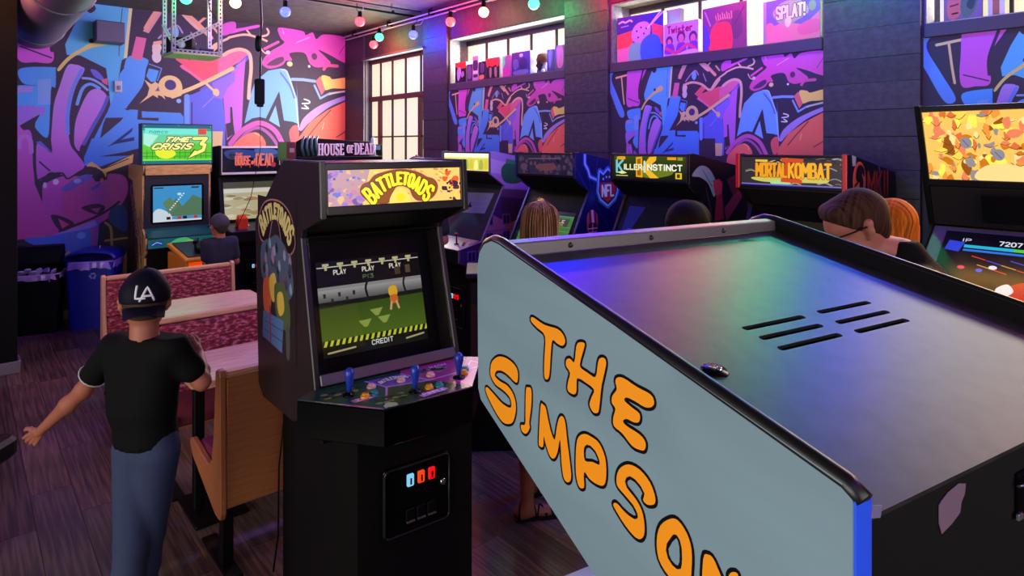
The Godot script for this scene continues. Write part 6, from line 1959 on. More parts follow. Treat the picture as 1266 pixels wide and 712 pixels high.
func booth_bench(at: Vector3, yaw: float, w: float, label: String) -> void:
	var o := thing("booth_bench", label, "bench", at, yaw, "booth benches")
	var prof := v2([-0.055, 0.30, -0.045, 0.90, -0.035, 0.925, -0.010, 0.930, 0.018, 0.915, 0.020, 0.86, 0.045, 0.62, 0.075, 0.50, 0.13, 0.455, 0.40, 0.485, 0.425, 0.475, 0.43, 0.445, 0.38, 0.40, 0.02, 0.27, -0.04, 0.27])
	for x in [-w / 2 + 0.014, w / 2 - 0.014]:
		part(o, "end_panel", prism(prof, 0.028, 0.005), M.oak_pale if yaw == 0.0 else M.oak, Vector3(x, 0, 0), Vector3(0, -90, 0))
	var wi := w - 0.06
	part(o, "back_board", box(wi, 0.58, 0.018, 0.003), M.oak, Vector3(0, 0.60, -0.037), Vector3(-0.8, 0, 0))
	part(o, "top_rail", box(wi, 0.030, 0.060, 0.008), M.oak_pale, Vector3(0, 0.900, -0.015))
	part(o, "back_cushion", prism(rounded(wi, 0.27, 0.02), 0.06, 0.014), M.red_fabric, Vector3(0, 0.745, 0.012), Vector3(-5, 0, 0))
	part(o, "back_cushion", prism(rounded(wi, 0.13, 0.02), 0.06, 0.014), M.red_fabric, Vector3(0, 0.545, 0.032), Vector3(-5, 0, 0))
	part(o, "seat_cushion", prism(rounded(wi, 0.34, 0.02), 0.06, 0.014), M.seat_pink, Vector3(0, 0.455, 0.225), Vector3(-86, 0, 0))
	part(o, "seat_board", box(wi, 0.02, 0.36, 0.003), M.oak, Vector3(0, 0.40, 0.20), Vector3(-4, 0, 0))
	for x in [-w / 2 + 0.06, w / 2 - 0.06]:
		var l := part(o, "leg", box(0.05, 0.40, 0.05, 0.004), M.black, Vector3(x, 0.20, 0.06))
		part(l, "foot", box(0.07, 0.016, 0.40, 0.004), M.black, Vector3(0, -0.192, 0.07))

func booth_table(at: Vector3, w: float, d: float, label: String) -> void:
	var o := thing("booth_table", label, "table", at, 0, "booth tables")
	part(o, "table_top", prism(rect(w, d, 0.045), 0.03, 0.004), M.table_top, Vector3(0, 0.736, 0), Vector3(-90, 0, 0))
	var st := begin()
	part(o, "edge_band", ring_prism(rect(w + 0.008, d + 0.008, 0.047), rect(w - 0.02, d - 0.02, 0.040), 0.036), M.oak_pale, Vector3(0, 0.734, 0), Vector3(-90, 0, 0))
	for x in [-w / 2 + 0.08, -w / 2 + 0.22]:
		part(o, "leg", box(0.05, 0.70, 0.05, 0.004), M.black, Vector3(x, 0.37, 0.02))
	part(o, "brace", box(0.03, 0.34, 0.02, 0.003), M.black, Vector3(-w / 2 + 0.30, 0.60, 0.02), Vector3(0, 0, -40))
	part(o, "foot", box(0.26, 0.02, 0.36, 0.004), M.black, Vector3(-w / 2 + 0.15, 0.011, 0.02))
	part(o, "leg", box(0.05, 0.70, 0.05, 0.004), M.black, Vector3(w / 2 - 0.12, 0.37, 0.02))
	part(o, "foot", box(0.10, 0.02, 0.36, 0.004), M.black, Vector3(w / 2 - 0.12, 0.011, 0.02))

# a flat band between two outlines of the same number of points
func ring_prism(outer: PackedVector2Array, inner: PackedVector2Array, t: float) -> ArrayMesh:
	var st := begin()
	var n := outer.size()
	var h := t / 2
	for i in n:
		var j := (i + 1) % n
		var a := outer[i]
		var b := outer[j]
		var c := inner[j]
		var d := inner[i]
		face(st, Vector3(a.x, a.y, h), Vector3(b.x, b.y, h), Vector3(c.x, c.y, h), Vector3(d.x, d.y, h))
		face(st, Vector3(b.x, b.y, -h), Vector3(a.x, a.y, -h), Vector3(d.x, d.y, -h), Vector3(c.x, c.y, -h))
		face(st, Vector3(b.x, b.y, h), Vector3(a.x, a.y, h), Vector3(a.x, a.y, -h), Vector3(b.x, b.y, -h))
		face(st, Vector3(d.x, d.y, h), Vector3(c.x, c.y, h), Vector3(c.x, c.y, -h), Vector3(d.x, d.y, -h))
	return done(st)

# ------------------------------------------------------------------ bins and small things on the floor
func tapered(w0: float, d0: float, w1: float, d1: float, h: float, r: float) -> ArrayMesh:
	var st := begin()
	var a := rounded(w0, d0, r, 3)
	var b := rounded(w1, d1, r, 3)
	var n := a.size()
	for i in n:
		var j := (i + 1) % n
		face(st, Vector3(b[i].x, h, b[i].y), Vector3(b[j].x, h, b[j].y), Vector3(a[j].x, 0, a[j].y), Vector3(a[i].x, 0, a[i].y))
		tri(st, Vector3(0, 0, 0), Vector3(a[i].x, 0, a[i].y), Vector3(a[j].x, 0, a[j].y))
	return done(st)

# a loose plastic bag folded over a rim
func liner(w: float, d: float, drop: float, seed_n: int) -> ArrayMesh:
	var rng := RandomNumberGenerator.new()
	rng.seed = seed_n
	var st := begin()
	var rim := []
	var n := 44
	for i in n:
		var a := TAU * i / n
		var k := pow(pow(absf(cos(a)), 6.0) + pow(absf(sin(a)), 6.0), -1.0 / 6.0)
		rim.append(Vector3(cos(a) * k * w / 2, 0, sin(a) * k * d / 2))
	for i in n:
		rim[i] += Vector3(rng.randf() - 0.5, 0, rng.randf() - 0.5) * 0.012
	var low := []
	for i in n:
		var p: Vector3 = rim[i]
		low.append(p * (1.03 + 0.02 * rng.randf()) + Vector3(0, -drop * (0.7 + 0.5 * rng.randf()), 0))
	for i in n:
		var j := (i + 1) % n
		var up := Vector3(0, 0.012, 0)
		face(st, rim[i] * 0.97 + up, rim[j] * 0.97 + up, rim[j] * 1.02, rim[i] * 1.02)
		face(st, rim[i] * 1.02, rim[j] * 1.02, low[j], low[i])
		face(st, rim[j] * 0.97 + up, rim[i] * 0.97 + up, rim[i] * 0.95 - up * 6, rim[j] * 0.95 - up * 6)
	return done(st)

func build_bins_and_small() -> void:
	var blue := mat(Color(0.035, 0.10, 0.55), 0.45)
	var b := thing("recycling_bin", "blue recycling bin with clear bag rim and dome lid against the mural", "bin", Vector3(1.10, 0, -8.06), -24)
	part(b, "body", tapered(0.38, 0.34, 0.44, 0.40, 0.70, 0.03), blue)
	part(b, "bag", liner(0.45, 0.41, 0.07, 2), bag_mat(Color(0.55, 0.45, 0.85)), Vector3(0, 0.70, 0))
	part(b, "lid", prism(Canvas.curve(v2([-0.23, 0.0, -0.235, 0.03, -0.20, 0.075, -0.10, 0.10, 0.0, 0.105, 0.10, 0.10, 0.20, 0.075, 0.235, 0.03, 0.23, 0.0]), false, 3), 0.40, 0.02), blue, Vector3(0, 0.715, 0.0))
	part(b, "lid_knob", lathe([Vector2(0, 0.035), Vector2(0.008, 0.03), Vector2(0.006, 0.0)], 8), M.steel, Vector3(0.04, 0.815, 0))
	var tri_n := 3
	for k in tri_n:
		var a := TAU * k / 3.0 + PI / 2
		var p := Vector2(cos(a), sin(a)) * 0.022
		var t := Vector2(-sin(a), cos(a))
		var arrow := PackedVector2Array([p + t * 0.020 + p * 0.35, p + t * 0.020 - p * 0.35, p - t * 0.010 - p * 0.30, p - t * 0.010 - p * 0.7, p - t * 0.026, p - t * 0.010 + p * 0.7, p - t * 0.010 + p * 0.30])
		part(b, "recycling_mark", prism(arrow, 0.002), mat(Color(0.5, 0.55, 0.85), 0.5), Vector3(0.03, 0.56, 0.196), Vector3(-2.5, 0, 0))
	var k := thing("trash_bin", "black trash bin with hood and pale bag beside the blue bin", "bin", Vector3(0.60, 0, -8.20), -14)
	part(k, "body", tapered(0.40, 0.34, 0.46, 0.40, 0.60, 0.03), mat(Color(0.018, 0.018, 0.02), 0.5))
	part(k, "bag", liner(0.47, 0.41, 0.05, 6), bag_mat(Color(0.62, 0.52, 0.66)), Vector3(0, 0.60, 0))
	part(k, "hood", prism(v2([-0.20, 0.0, -0.20, 0.25, -0.16, 0.27, -0.02, 0.27, 0.02, 0.23, 0.03, 0.10, 0.0, 0.0]), 0.44, 0.01), mat(Color(0.03, 0.03, 0.032), 0.55), Vector3(0, 0.60, 0), Vector3(0, -90, 0))
	for i in 7:
		var rng := RandomNumberGenerator.new()
		rng.seed = 50 + i
		part(k, "crumpled_bag", prism(Canvas.curve(v2([-0.04, 0.0, -0.02, 0.03, 0.01, 0.045, 0.045, 0.02, 0.03, -0.01, 0.0, -0.015]), true, 3), 0.02, 0.004), bag_mat(Color(0.6, 0.55, 0.7)), Vector3(-0.17 + i * 0.055, 0.61 + 0.012 * (i % 3), 0.13 + 0.02 * (i % 2)), Vector3(rng.randf() * 60, rng.randf() * 180, rng.randf() * 60))
	# dark half-height kiosk between the central and the front cabinet
	var s := thing("kiosk", "narrow black half-height kiosk with reddish printed side behind the central cabinet", "kiosk", Vector3(2.60, 0, -3.24), -38)
	part(s, "body", box(0.34, 1.09, 0.34, 0.006), M.black_soft, Vector3(0.06, 0.545, 0))
	part(s, "top", box(0.38, 0.03, 0.38, 0.006), mat(Color(0.16, 0.14, 0.22), 0.35), Vector3(0.06, 1.105, 0))
	part(s, "side_print", quad(Vector3(-0.10, 1.06, 0.1712), Vector3(0.22, 1.06, 0.1712), Vector3(0.22, 0.35, 0.1712), Vector3(-0.10, 0.35, 0.1712)), printed(paint_kiosk(), 0.5))
	# padded seat back at the left edge
	var c := thing("padded_chair", "black padded chair with pale piping at the left edge of the picture", "chair", Vector3(-0.085, 0, -4.05), 50)
	part(c, "backrest", prism(Canvas.curve(v2([-0.17, 0.45, -0.19, 0.75, -0.15, 0.98, -0.06, 1.04, 0.06, 1.04, 0.15, 0.98, 0.19, 0.75, 0.17, 0.45]), true, 4), 0.09, 0.025), M.black, Vector3(-0.10, 0, -0.05), Vector3(-6, 0, 0))
	var pip := []
	for q in Canvas.curve(v2([0.19, 0.60, 0.185, 0.78, 0.15, 0.98, 0.06, 1.045, -0.06, 1.045]), false, 5):
		pip.append(Vector3(q.x, q.y, 0))
	part(c, "piping", tube(pip, 0.009, 7), mat(Color(0.55, 0.6, 0.62), 0.35), Vector3(-0.10, 0, 0.0), Vector3(-6, 0, 0))
	part(c, "seat", prism(rounded(0.36, 0.36, 0.06), 0.10, 0.02), M.black, Vector3(-0.10, 0.48, 0.17), Vector3(-90, 0, 0))
	part(c, "post", lathe([Vector2(0.17, 0.0), Vector2(0.17, 0.015), Vector2(0.03, 0.03), Vector2(0.03, 0.44), Vector2(0, 0.44)], 18), M.steel, Vector3(-0.10, 0, 0.15))

func bag_mat(c: Color) -> StandardMaterial3D:
	var m := mat(c, 0.2)
	m.clearcoat_enabled = true
	return m

func paint_kiosk() -> ImageTexture:
	var c := Canvas.new(160, 320, Color8(70, 34, 34))
	c.rect(0, 0, 160, 60, Color8(26, 26, 34))
	c.blob([30, 20, 60, 10, 84, 40, 60, 52, 34, 44], Color8(150, 130, 130))
	c.blob([60, 30, 90, 26, 100, 50, 70, 56], Color8(120, 84, 70))
	for i in 14:
		c.line([10 + (i * 37) % 130, 70 + i * 17, 30 + (i * 37) % 130, 90 + i * 17], 5, Color8(86, 44, 40))
	return c.tex()

# ------------------------------------------------------------------ boxes on the window ledges
func build_shelf_goods() -> void:
	var y := 2.6305
	var g := "boxed toys on the shelf under the second window"
	# left z, right z, height, depth, drawing
	toy_box(-5.905, -5.70, 0.235, 0.07, "dark toy box with an orange red top at the shelf's left end", g, [Color8(24, 16, 34), [[0, 0, 128, 0, 128, 60, 20, 50], Color8(226, 70, 52)], [[30, 60, 60, 50, 74, 90, 60, 150, 34, 180, 22, 110], Color8(176, 160, 200)], [[70, 110, 100, 90, 110, 130, 80, 150], Color8(150, 130, 180)]])
	toy_box(-5.680, -5.585, 0.195, 0.06, "small dark violet toy box next to the tall white one", g, [Color8(58, 40, 90), [[20, 30, 100, 20, 110, 150, 24, 160], Color8(110, 84, 150)]])
	toy_box(-5.575, -5.475, 0.275, 0.05, "tall narrow pale toy box standing above its neighbours", g, [Color8(170, 150, 196), [[14, 40, 110, 40, 110, 110, 14, 110], Color8(70, 52, 110)], [[20, 120, 108, 120, 108, 140, 20, 140], Color8(226, 210, 236)], [[20, 150, 108, 150, 108, 170, 20, 170], Color8(60, 46, 96)]])
	toy_box(-5.465, -5.345, 0.205, 0.06, "dark toy box with an orange badge in its lower corner", g, [Color8(40, 28, 66), [[10, 150, 90, 146, 92, 186, 12, 190], Color8(214, 130, 90)], [[30, 20, 100, 26, 96, 110, 40, 120], Color8(84, 70, 130)]])
	toy_box(-5.335, -5.115, 0.225, 0.07, "wide dark toy box with a red upper half", g, [Color8(38, 24, 40), [[6, 0, 122, 0, 118, 90, 90, 70, 60, 84, 30, 70, 10, 88], Color8(226, 62, 70)], [[30, 100, 52, 96, 50, 180, 34, 180], Color8(150, 120, 150)], [[80, 100, 102, 96, 104, 180, 86, 180], Color8(150, 120, 150)]])
	toy_box(-5.065, -4.935, 0.225, 0.09, "pink and mint toy box with a white side edge", g, [Color8(200, 60, 190), [[0, 0, 60, 0, 30, 90, 0, 110], Color8(90, 220, 190)], [[40, 20, 100, 10, 110, 100, 60, 120], Color8(150, 90, 190)]])
	toy_box(-4.920, -4.640, 0.240, 0.08, "large violet toy box crowded with small figures", g, [Color8(58, 46, 140), [[56, 20, 76, 16, 80, 40, 60, 44], Color8(190, 180, 224)], [[10, 70, 40, 60, 50, 120, 20, 150], Color8(96, 80, 190)], [[60, 70, 100, 60, 112, 130, 66, 150], Color8(40, 30, 100)], [[20, 160, 110, 156, 112, 190, 20, 192], Color8(110, 96, 200)]])
	toy_box(-4.400, -4.305, 0.215, 0.08, "narrow dark blue toy box near the shelf's right end", g, [Color8(34, 30, 86), [[30, 20, 90, 14, 80, 140, 50, 170, 34, 120], Color8(120, 104, 170)]])
	toy_box(-4.290, -4.165, 0.240, 0.07, "bright pink toy box at the shelf's right end", g, [Color8(60, 24, 80), [[30, 10, 100, 4, 108, 160, 40, 176, 24, 80], Color8(236, 70, 130)]])
	var d := thing("toy_doll", "small doll with rusty brown hair holding a dark diamond panel on the shelf", "doll", Vector3(WX + 0.10, y, -4.52), -90)
	part(d, "body", lathe([Vector2(0, 0.11), Vector2(0.035, 0.105), Vector2(0.06, 0.06), Vector2(0.07, 0.0), Vector2(0, 0)], 16), mat(Color(0.42, 0.34, 0.66), 0.6))
	part(d, "head", sphere(0.055, 14), mat(Color(0.6, 0.4, 0.42), 0.6), Vector3(0, 0.135, 0))
	part(d, "hair", lathe([Vector2(0.075, 0.10), Vector2(0.082, 0.14), Vector2(0.066, 0.19), Vector2(0.03, 0.208), Vector2(0, 0.21)], 14), mat(Color(0.36, 0.13, 0.14), 0.8), Vector3(0, 0, -0.012))
	part(d, "diamond_panel", box(0.075, 0.075, 0.008, 0.003), M.black, Vector3(0.02, 0.075, 0.075), Vector3(0, 0, 45))
	part(d, "shiny_foot", sphere(0.02, 10), mat(Color(0.8, 0.76, 0.84), 0.2), Vector3(0.055, 0.02, 0.06))
	# games under the third window
	g = "board games on the shelf under the third window"
	game_box(-3.555, -3.105, 0.395, 0.075, "board game box with a pale round ball and two sticks on its cover", g, paint_ball_game(), 6)
	game_box(-3.085, -2.765, 0.275, 0.06, "smallest board game box, pale pink with three heads on its cover", g, paint_twist_game(), 0)
	game_box(-2.735, -2.345, 0.345, 0.085, "mauve board game box with a red centre and tan side", g, paint_wheel_game(), -5)
	game_box(-2.245, -1.825, 0.315, 0.075, "rightmost board game box with bubbly grey lettering on violet and pink", g, paint_splat_game(), -5)
	var sb := solo("spare_box", "small grey box standing behind the pink and ball games", "box", box(0.14, 0.41, 0.05, 0.003), printed_plain(Color8(110, 120, 134)), Vector3(WX + 0.20, y + 0.205, -3.06), -90)
	# pictures under the fourth window
	g = "framed comics on the shelf under the fourth window"
	comic(-1.155, -0.965, 0.36, "unframed comic picture with a face and a green creature shape", g, paint_comic(0), false)
	comic(-0.940, -0.865, 0.34, "narrow white framed brown picture by the comic picture", g, paint_comic(1), true)
	comic(-0.765, -0.640, 0.34, "white framed brown picture at the right edge of the photo", g, paint_comic(1), true)

func printed_plain(c: Color) -> StandardMaterial3D:
	return mat(c, 0.5)

func toy_box(z0: float, z1: float, h: float, d: float, label: String, group: String, art: Array) -> void:
	var o := thing("toy_box", label, "toy box", Vector3(WX + 0.03 + d / 2, 2.6305, (z0 + z1) / 2), -90, group)
	var w := z1 - z0
	var c := Canvas.new(128, 200, art[0])
	for k in range(1, art.size()):
		c.blob(art[k][0], art[k][1])
	part(o, "carton", box(w, h, d, 0.003), mat((art[0] as Color).lerp(Color(0.5, 0.45, 0.55), 0.25), 0.5), Vector3(0, h / 2, 0))
	part(o, "cover", quad(Vector3(-w / 2 + 0.002, h - 0.002, d / 2 + 0.0008), Vector3(w / 2 - 0.002, h - 0.002, d / 2 + 0.0008), Vector3(w / 2 - 0.002, 0.002, d / 2 + 0.0008), Vector3(-w / 2 + 0.002, 0.002, d / 2 + 0.0008)), printed(c.tex(), 0.25))

func game_box(z0: float, z1: float, h: float, d: float, label: String, group: String, art: Texture2D, turn: float) -> void:
	var o := thing("board_game", label, "board game", Vector3(WX + 0.075 + d / 2, 2.6305, (z0 + z1) / 2), -90 + turn, group)
	var w := z1 - z0
	part(o, "box_base", box(w - 0.006, h - 0.006, d * 0.5, 0.003), mat(Color(0.62, 0.52, 0.44), 0.6), Vector3(0, h / 2, -d * 0.25))
	part(o, "box_lid", box(w, h, d * 0.7, 0.003), mat(Color(0.55, 0.48, 0.52), 0.5), Vector3(0, h / 2, d * 0.15))
	part(o, "cover", quad(Vector3(-w / 2 + 0.002, h - 0.002, d / 2 + 0.0008), Vector3(w / 2 - 0.002, h - 0.002, d / 2 + 0.0008), Vector3(w / 2 - 0.002, 0.002, d / 2 + 0.0008), Vector3(-w / 2 + 0.002, 0.002, d / 2 + 0.0008)), printed(art, 0.2))

func comic(z0: float, z1: float, h: float, label: String, group: String, art: Texture2D, framed: bool) -> void:
	var o := thing("comic_picture", label, "picture", Vector3(WX + 0.16, 2.6305, (z0 + z1) / 2), -90, group)
	var w := z1 - z0
	var e := 0.022 if framed else 0.002
	part(o, "backing", box(w, h, 0.014, 0.002), mat(Color(0.82, 0.80, 0.76), 0.5) if framed else mat(Color(0.4, 0.38, 0.36), 0.6), Vector3(0, h / 2, 0))
	part(o, "print", quad(Vector3(-w / 2 + e, h - e, 0.008), Vector3(w / 2 - e, h - e, 0.008), Vector3(w / 2 - e, e, 0.008), Vector3(-w / 2 + e, e, 0.008)), printed(art, 0.3))

func paint_ball_game() -> ImageTexture:
	var c := Canvas.new(320, 288, Color8(60, 60, 150))
	c.shape([0, 110, 120, 90, 110, 200, 0, 220], Color8(214, 90, 90))
	c.shape([0, 200, 110, 190, 90, 288, 0, 288], Color8(206, 130, 170))
	c.shape([240, 60, 320, 90, 320, 200, 250, 170], Color8(206, 80, 100))
	c.blob([110, 90, 150, 50, 210, 50, 236, 90, 220, 150, 160, 180, 110, 150], Color8(170, 150, 206))
	for q in [[140, 100], [170, 80], [190, 120], [150, 140], [206, 90]]:
		c.oval(q[0], q[1], 5, 6, Color8(40, 30, 60))
	c.line([215, 90, 300, 0], 9, Color8(214, 190, 206))
	c.line([240, 70, 316, 6], 9, Color8(200, 176, 196))
	c.blob([90, 190, 150, 170, 200, 220, 180, 288, 90, 288], Color8(110, 196, 170))
	c.blob([170, 180, 230, 130, 290, 150, 310, 230, 300, 288, 180, 288], Color8(60, 110, 220))
	c.line([14, 36, 40, 28, 60, 36, 90, 26, 106, 34], 12, Color8(150, 206, 206), true)
	c.line([30, 62, 80, 58], 8, Color8(120, 150, 206))
	return c.tex()

func paint_twist_game() -> ImageTexture:
	var c := Canvas.new(288, 250, Color8(180, 136, 172))
	for q in [[50, 130, 30], [150, 110, 36], [250, 120, 34]]:
		c.oval(q[0], q[1], q[2], q[2] + 8, Color8(92, 50, 104))
		c.oval(q[0], q[1] + 12, q[2] - 12, q[2] - 2, Color8(196, 110, 150))
		c.blob([q[0] - 40, 220, q[0] - 30, 160, q[0], 150, q[0] + 34, 160, q[0] + 40, 220], Color8(120, 60, 190))
	c.line([20, 180, 110, 220, 200, 170, 270, 210], 22, Color8(200, 70, 120), true)
	c.blob([120, 236, 200, 210, 280, 214, 280, 250, 130, 250], Color8(206, 170, 210))
	c.words("Twister", 36, 22, 210, 50, 11, Color8(150, 24, 90))
	c.rect(0, 0, 6, 250, Color8(230, 210, 230))
	return c.tex()

func paint_wheel_game() -> ImageTexture:
	var c := Canvas.new(320, 250, Color8(120, 70, 120))
	c.blob([60, 250, 70, 120, 150, 90, 210, 120, 210, 250], Color8(226, 66, 90))
	c.line([80, 110, 140, 70, 210, 80], 10, Color8(160, 90, 120), true)
	c.blob([0, 100, 40, 110, 60, 200, 20, 250, 0, 250], Color8(90, 70, 200))
	c.blob([220, 60, 280, 50, 290, 160, 230, 190], Color8(100, 66, 110))
	for i in 8:
		c.line([100 + i * 16, 50 - (i % 2) * 10, 106 + i * 16, 76], 6, Color8(206, 150, 140))
	c.line([20, 20, 60, 100], 10, Color8(170, 130, 170))
	c.line([240, 110, 300, 30], 8, Color8(90, 56, 100))
	return c.tex()

func paint_splat_game() -> ImageTexture:
	var c := Canvas.new(320, 230, Color8(110, 90, 190))
	c.shape([0, 150, 120, 120, 240, 150, 320, 90, 320, 230, 0, 230], Color8(206, 110, 160))
	c.blob([60, 60, 110, 20, 180, 14, 240, 40, 260, 90, 200, 120, 140, 140, 80, 110], Color8(150, 140, 160))
	c.blob([200, 160, 260, 130, 320, 140, 320, 190, 220, 200], Color8(206, 90, 160))
	c.oval(40, 140, 26, 26, Color8(206, 110, 150))
	c.oval(280, 60, 20, 26, Color8(130, 130, 110))
	c.words("SPLAT!", 80, 40, 160, 60, 13, Color8(206, 190, 206), 3, Color8(70, 56, 90))
	c.blob([130, 110, 150, 96, 166, 120, 150, 150, 132, 140], Color8(200, 180, 196))
	c.rect(0, 0, 20, 230, Color8(150, 130, 170))
	return c.tex()

func paint_comic(kind: int) -> ImageTexture:
	var c := Canvas.new(200, 280, Color8(120, 110, 116) if kind == 0 else Color8(150, 96, 66))
	if kind == 0:
		c.blob([20, 170, 60, 130, 90, 160, 90, 230, 50, 260, 20, 240], Color8(196, 116, 90))
		c.blob([20, 150, 60, 110, 100, 140, 60, 150], Color8(60, 44, 40))
		c.line([34, 196, 76, 190], 6, Color8(60, 30, 26))
		c.line([44, 232, 74, 230], 7, Color8(50, 20, 20))
		c.blob([96, 240, 90, 180, 130, 110, 180, 90, 180, 170, 160, 230, 120, 260], Color8(86, 120, 84))
		c.blob([120, 200, 150, 150, 170, 170, 150, 220], Color8(50, 80, 56))
		c.blob([60, 100, 90, 60, 130, 70, 110, 110], Color8(206, 130, 120))
	else:
		c.rect(10, 10, 180, 60, Color8(120, 116, 120))
		c.blob([30, 120, 100, 90, 170, 120, 160, 240, 40, 250], Color8(170, 100, 70))
		c.line([30, 160, 170, 150], 8, Color8(100, 60, 44))
	return c.tex()

# ------------------------------------------------------------------ people: tapered capsules melted together
# a bone is [from, to, radius from, radius to]
func melt(bones: Array, cell: float, k: float, cuts := []) -> Array:
	var lo := Vector3(1e9, 1e9, 1e9)
	var hi := -lo
	for b in bones:
		var r: float = maxf(b[2], b[3]) + cell * 2.0
		for p: Vector3 in [b[0], b[1]]:
			lo = lo.min(p - Vector3.ONE * r)
			hi = hi.max(p + Vector3.ONE * r)
	var nx := int(ceil((hi.x - lo.x) / cell)) + 2
	var ny := int(ceil((hi.y - lo.y) / cell)) + 2
	var nz := int(ceil((hi.z - lo.z) / cell)) + 2
	var field := PackedFloat32Array()
	field.resize(nx * ny * nz)
	field.fill(1.0)
	for b in bones:
		var a: Vector3 = b[0]
		var d: Vector3 = b[1] - a
		var ra: float = b[2]
		var rb: float = b[3]
		var dd := maxf(d.length_squared(), 1e-9)
		var m := maxf(ra, rb) + k + cell * 2.0
		var l0 := ((a.min(b[1]) - Vector3.ONE * m - lo) / cell).floor()
		var l1 := ((a.max(b[1]) + Vector3.ONE * m - lo) / cell).ceil()
		for z in range(maxi(0, int(l0.z)), mini(nz, int(l1.z) + 1)):
			for y in range(maxi(0, int(l0.y)), mini(ny, int(l1.y) + 1)):
				var row := (z * ny + y) * nx
				for x in range(maxi(0, int(l0.x)), mini(nx, int(l1.x) + 1)):
					var q := lo + Vector3(x, y, z) * cell - a
					var t := clampf(q.dot(d) / dd, 0.0, 1.0)
					var v := (q - d * t).length() - (ra + (rb - ra) * t)
					var o := field[row + x]
					var h := maxf(k - absf(o - v), 0.0) / k
					field[row + x] = minf(o, v) - h * h * k * 0.25
	for c in cuts:
		var cp: Vector3 = c[0]
		var cn: Vector3 = c[1]
		for z in nz:
			for y in ny:
				var row := (z * ny + y) * nx
				for x in nx:
					if field[row + x] < cell * 2.0:
						field[row + x] = maxf(field[row + x], (lo + Vector3(x, y, z) * cell - cp).dot(cn))
	# surface nets
	var verts := PackedVector3Array()
	var norms := PackedVector3Array()
	var idx := PackedInt32Array()
	var at := PackedInt32Array()
	at.resize(nx * ny * nz)
	at.fill(-1)
	var sx := 1
	var sy := nx
	var sz := nx * ny
	var offs := [0, sx, sy, sx + sy, sz, sx + sz, sy + sz, sx + sy + sz]
	var edges := [[0, 1], [2, 3], [4, 5], [6, 7], [0, 2], [1, 3], [4, 6], [5, 7], [0, 4], [1, 5], [2, 6], [3, 7]]
	for z in nz - 1:
		for y in ny - 1:
			var row := (z * ny + y) * nx
			for x in nx - 1:
				var i := row + x
				var f0 := field[i]
				if f0 > cell * 2.0 or f0 < -cell * 2.0:
					continue
				var mask := 0
				for c in 8:
					if field[i + offs[c]] < 0.0:
						mask |= 1 << c
				if mask == 0 or mask == 255:
					continue
				var s := Vector3.ZERO
				var n := 0
				for e in edges:
					var p: int = e[0]
					var q: int = e[1]
					if ((mask >> p) & 1) != ((mask >> q) & 1):
						var fp := field[i + offs[p]]
						var fq := field[i + offs[q]]
						var t := fp / (fp - fq)
						s += Vector3(p & 1, (p >> 1) & 1, (p >> 2) & 1).lerp(Vector3(q & 1, (q >> 1) & 1, (q >> 2) & 1), t)
						n += 1
				at[i] = verts.size()
				verts.append(lo + (Vector3(x, y, z) + s / n) * cell)
				var gx := field[i + sx] + field[i + sx + sy] + field[i + sx + sz] + field[i + sx + sy + sz] - field[i] - field[i + sy] - field[i + sz] - field[i + sy + sz]
				var gy := field[i + sy] + field[i + sx + sy] + field[i + sy + sz] + field[i + sx + sy + sz] - field[i] - field[i + sx] - field[i + sz] - field[i + sx + sz]
				var gz := field[i + sz] + field[i + sx + sz] + field[i + sy + sz] + field[i + sx + sy + sz] - field[i] - field[i + sx] - field[i + sy] - field[i + sx + sy]
				norms.append(Vector3(gx, gy, gz).normalized())
	for z in range(1, nz - 1):
		for y in range(1, ny - 1):
			var row := (z * ny + y) * nx
			for x in range(1, nx - 1):
				var i := row + x
				if at[i] < 0:
					continue
				var inside := field[i] < 0.0
				for ax in 3:
					var st: int = [sx, sy, sz][ax]
					if (field[i + st] < 0.0) == inside:
						continue
					var u: int = [sy, sz, sx][ax]
					var v: int = [sz, sx, sy][ax]
					var a := at[i]
					var b := at[i - u]
					var c := at[i - u - v]
					var d := at[i - v]
					if b < 0 or c < 0 or d < 0:
						continue
					if inside:
						idx.append_array(PackedInt32Array([a, c, b, a, d, c]))
					else:
						idx.append_array(PackedInt32Array([a, b, c, a, c, d]))
	return [verts, norms, idx]

func moved(s: Array, t: Transform3D) -> Array:
	var v := PackedVector3Array()
	var n := PackedVector3Array()
	var nb := t.basis.inverse().transposed()
	for p in s[0]:
		v.append(t * p)
	for q in s[1]:
		n.append((nb * q).normalized())
	var ix: PackedInt32Array = s[2]
	if t.basis.determinant() < 0.0:
		ix = ix.duplicate()
		for i in range(0, ix.size(), 3):
			var a := ix[i]
			ix[i] = ix[i + 1]
			ix[i + 1] = a
	return [v, n, ix]

func joined(all: Array) -> ArrayMesh:
	var v := PackedVector3Array()
	var n := PackedVector3Array()
	var ix := PackedInt32Array()
	for s in all:
		var base := v.size()
		v.append_array(s[0])
		n.append_array(s[1])
		for i in s[2]:
			ix.append(i + base)
	var arr := []
	arr.resize(Mesh.ARRAY_MAX)
	arr[Mesh.ARRAY_VERTEX] = v
	arr[Mesh.ARRAY_NORMAL] = n
	arr[Mesh.ARRAY_INDEX] = ix
	var m := ArrayMesh.new()
	m.add_surface_from_arrays(Mesh.PRIMITIVE_TRIANGLES, arr)
	return m

var head_net := []
var hand_net := []

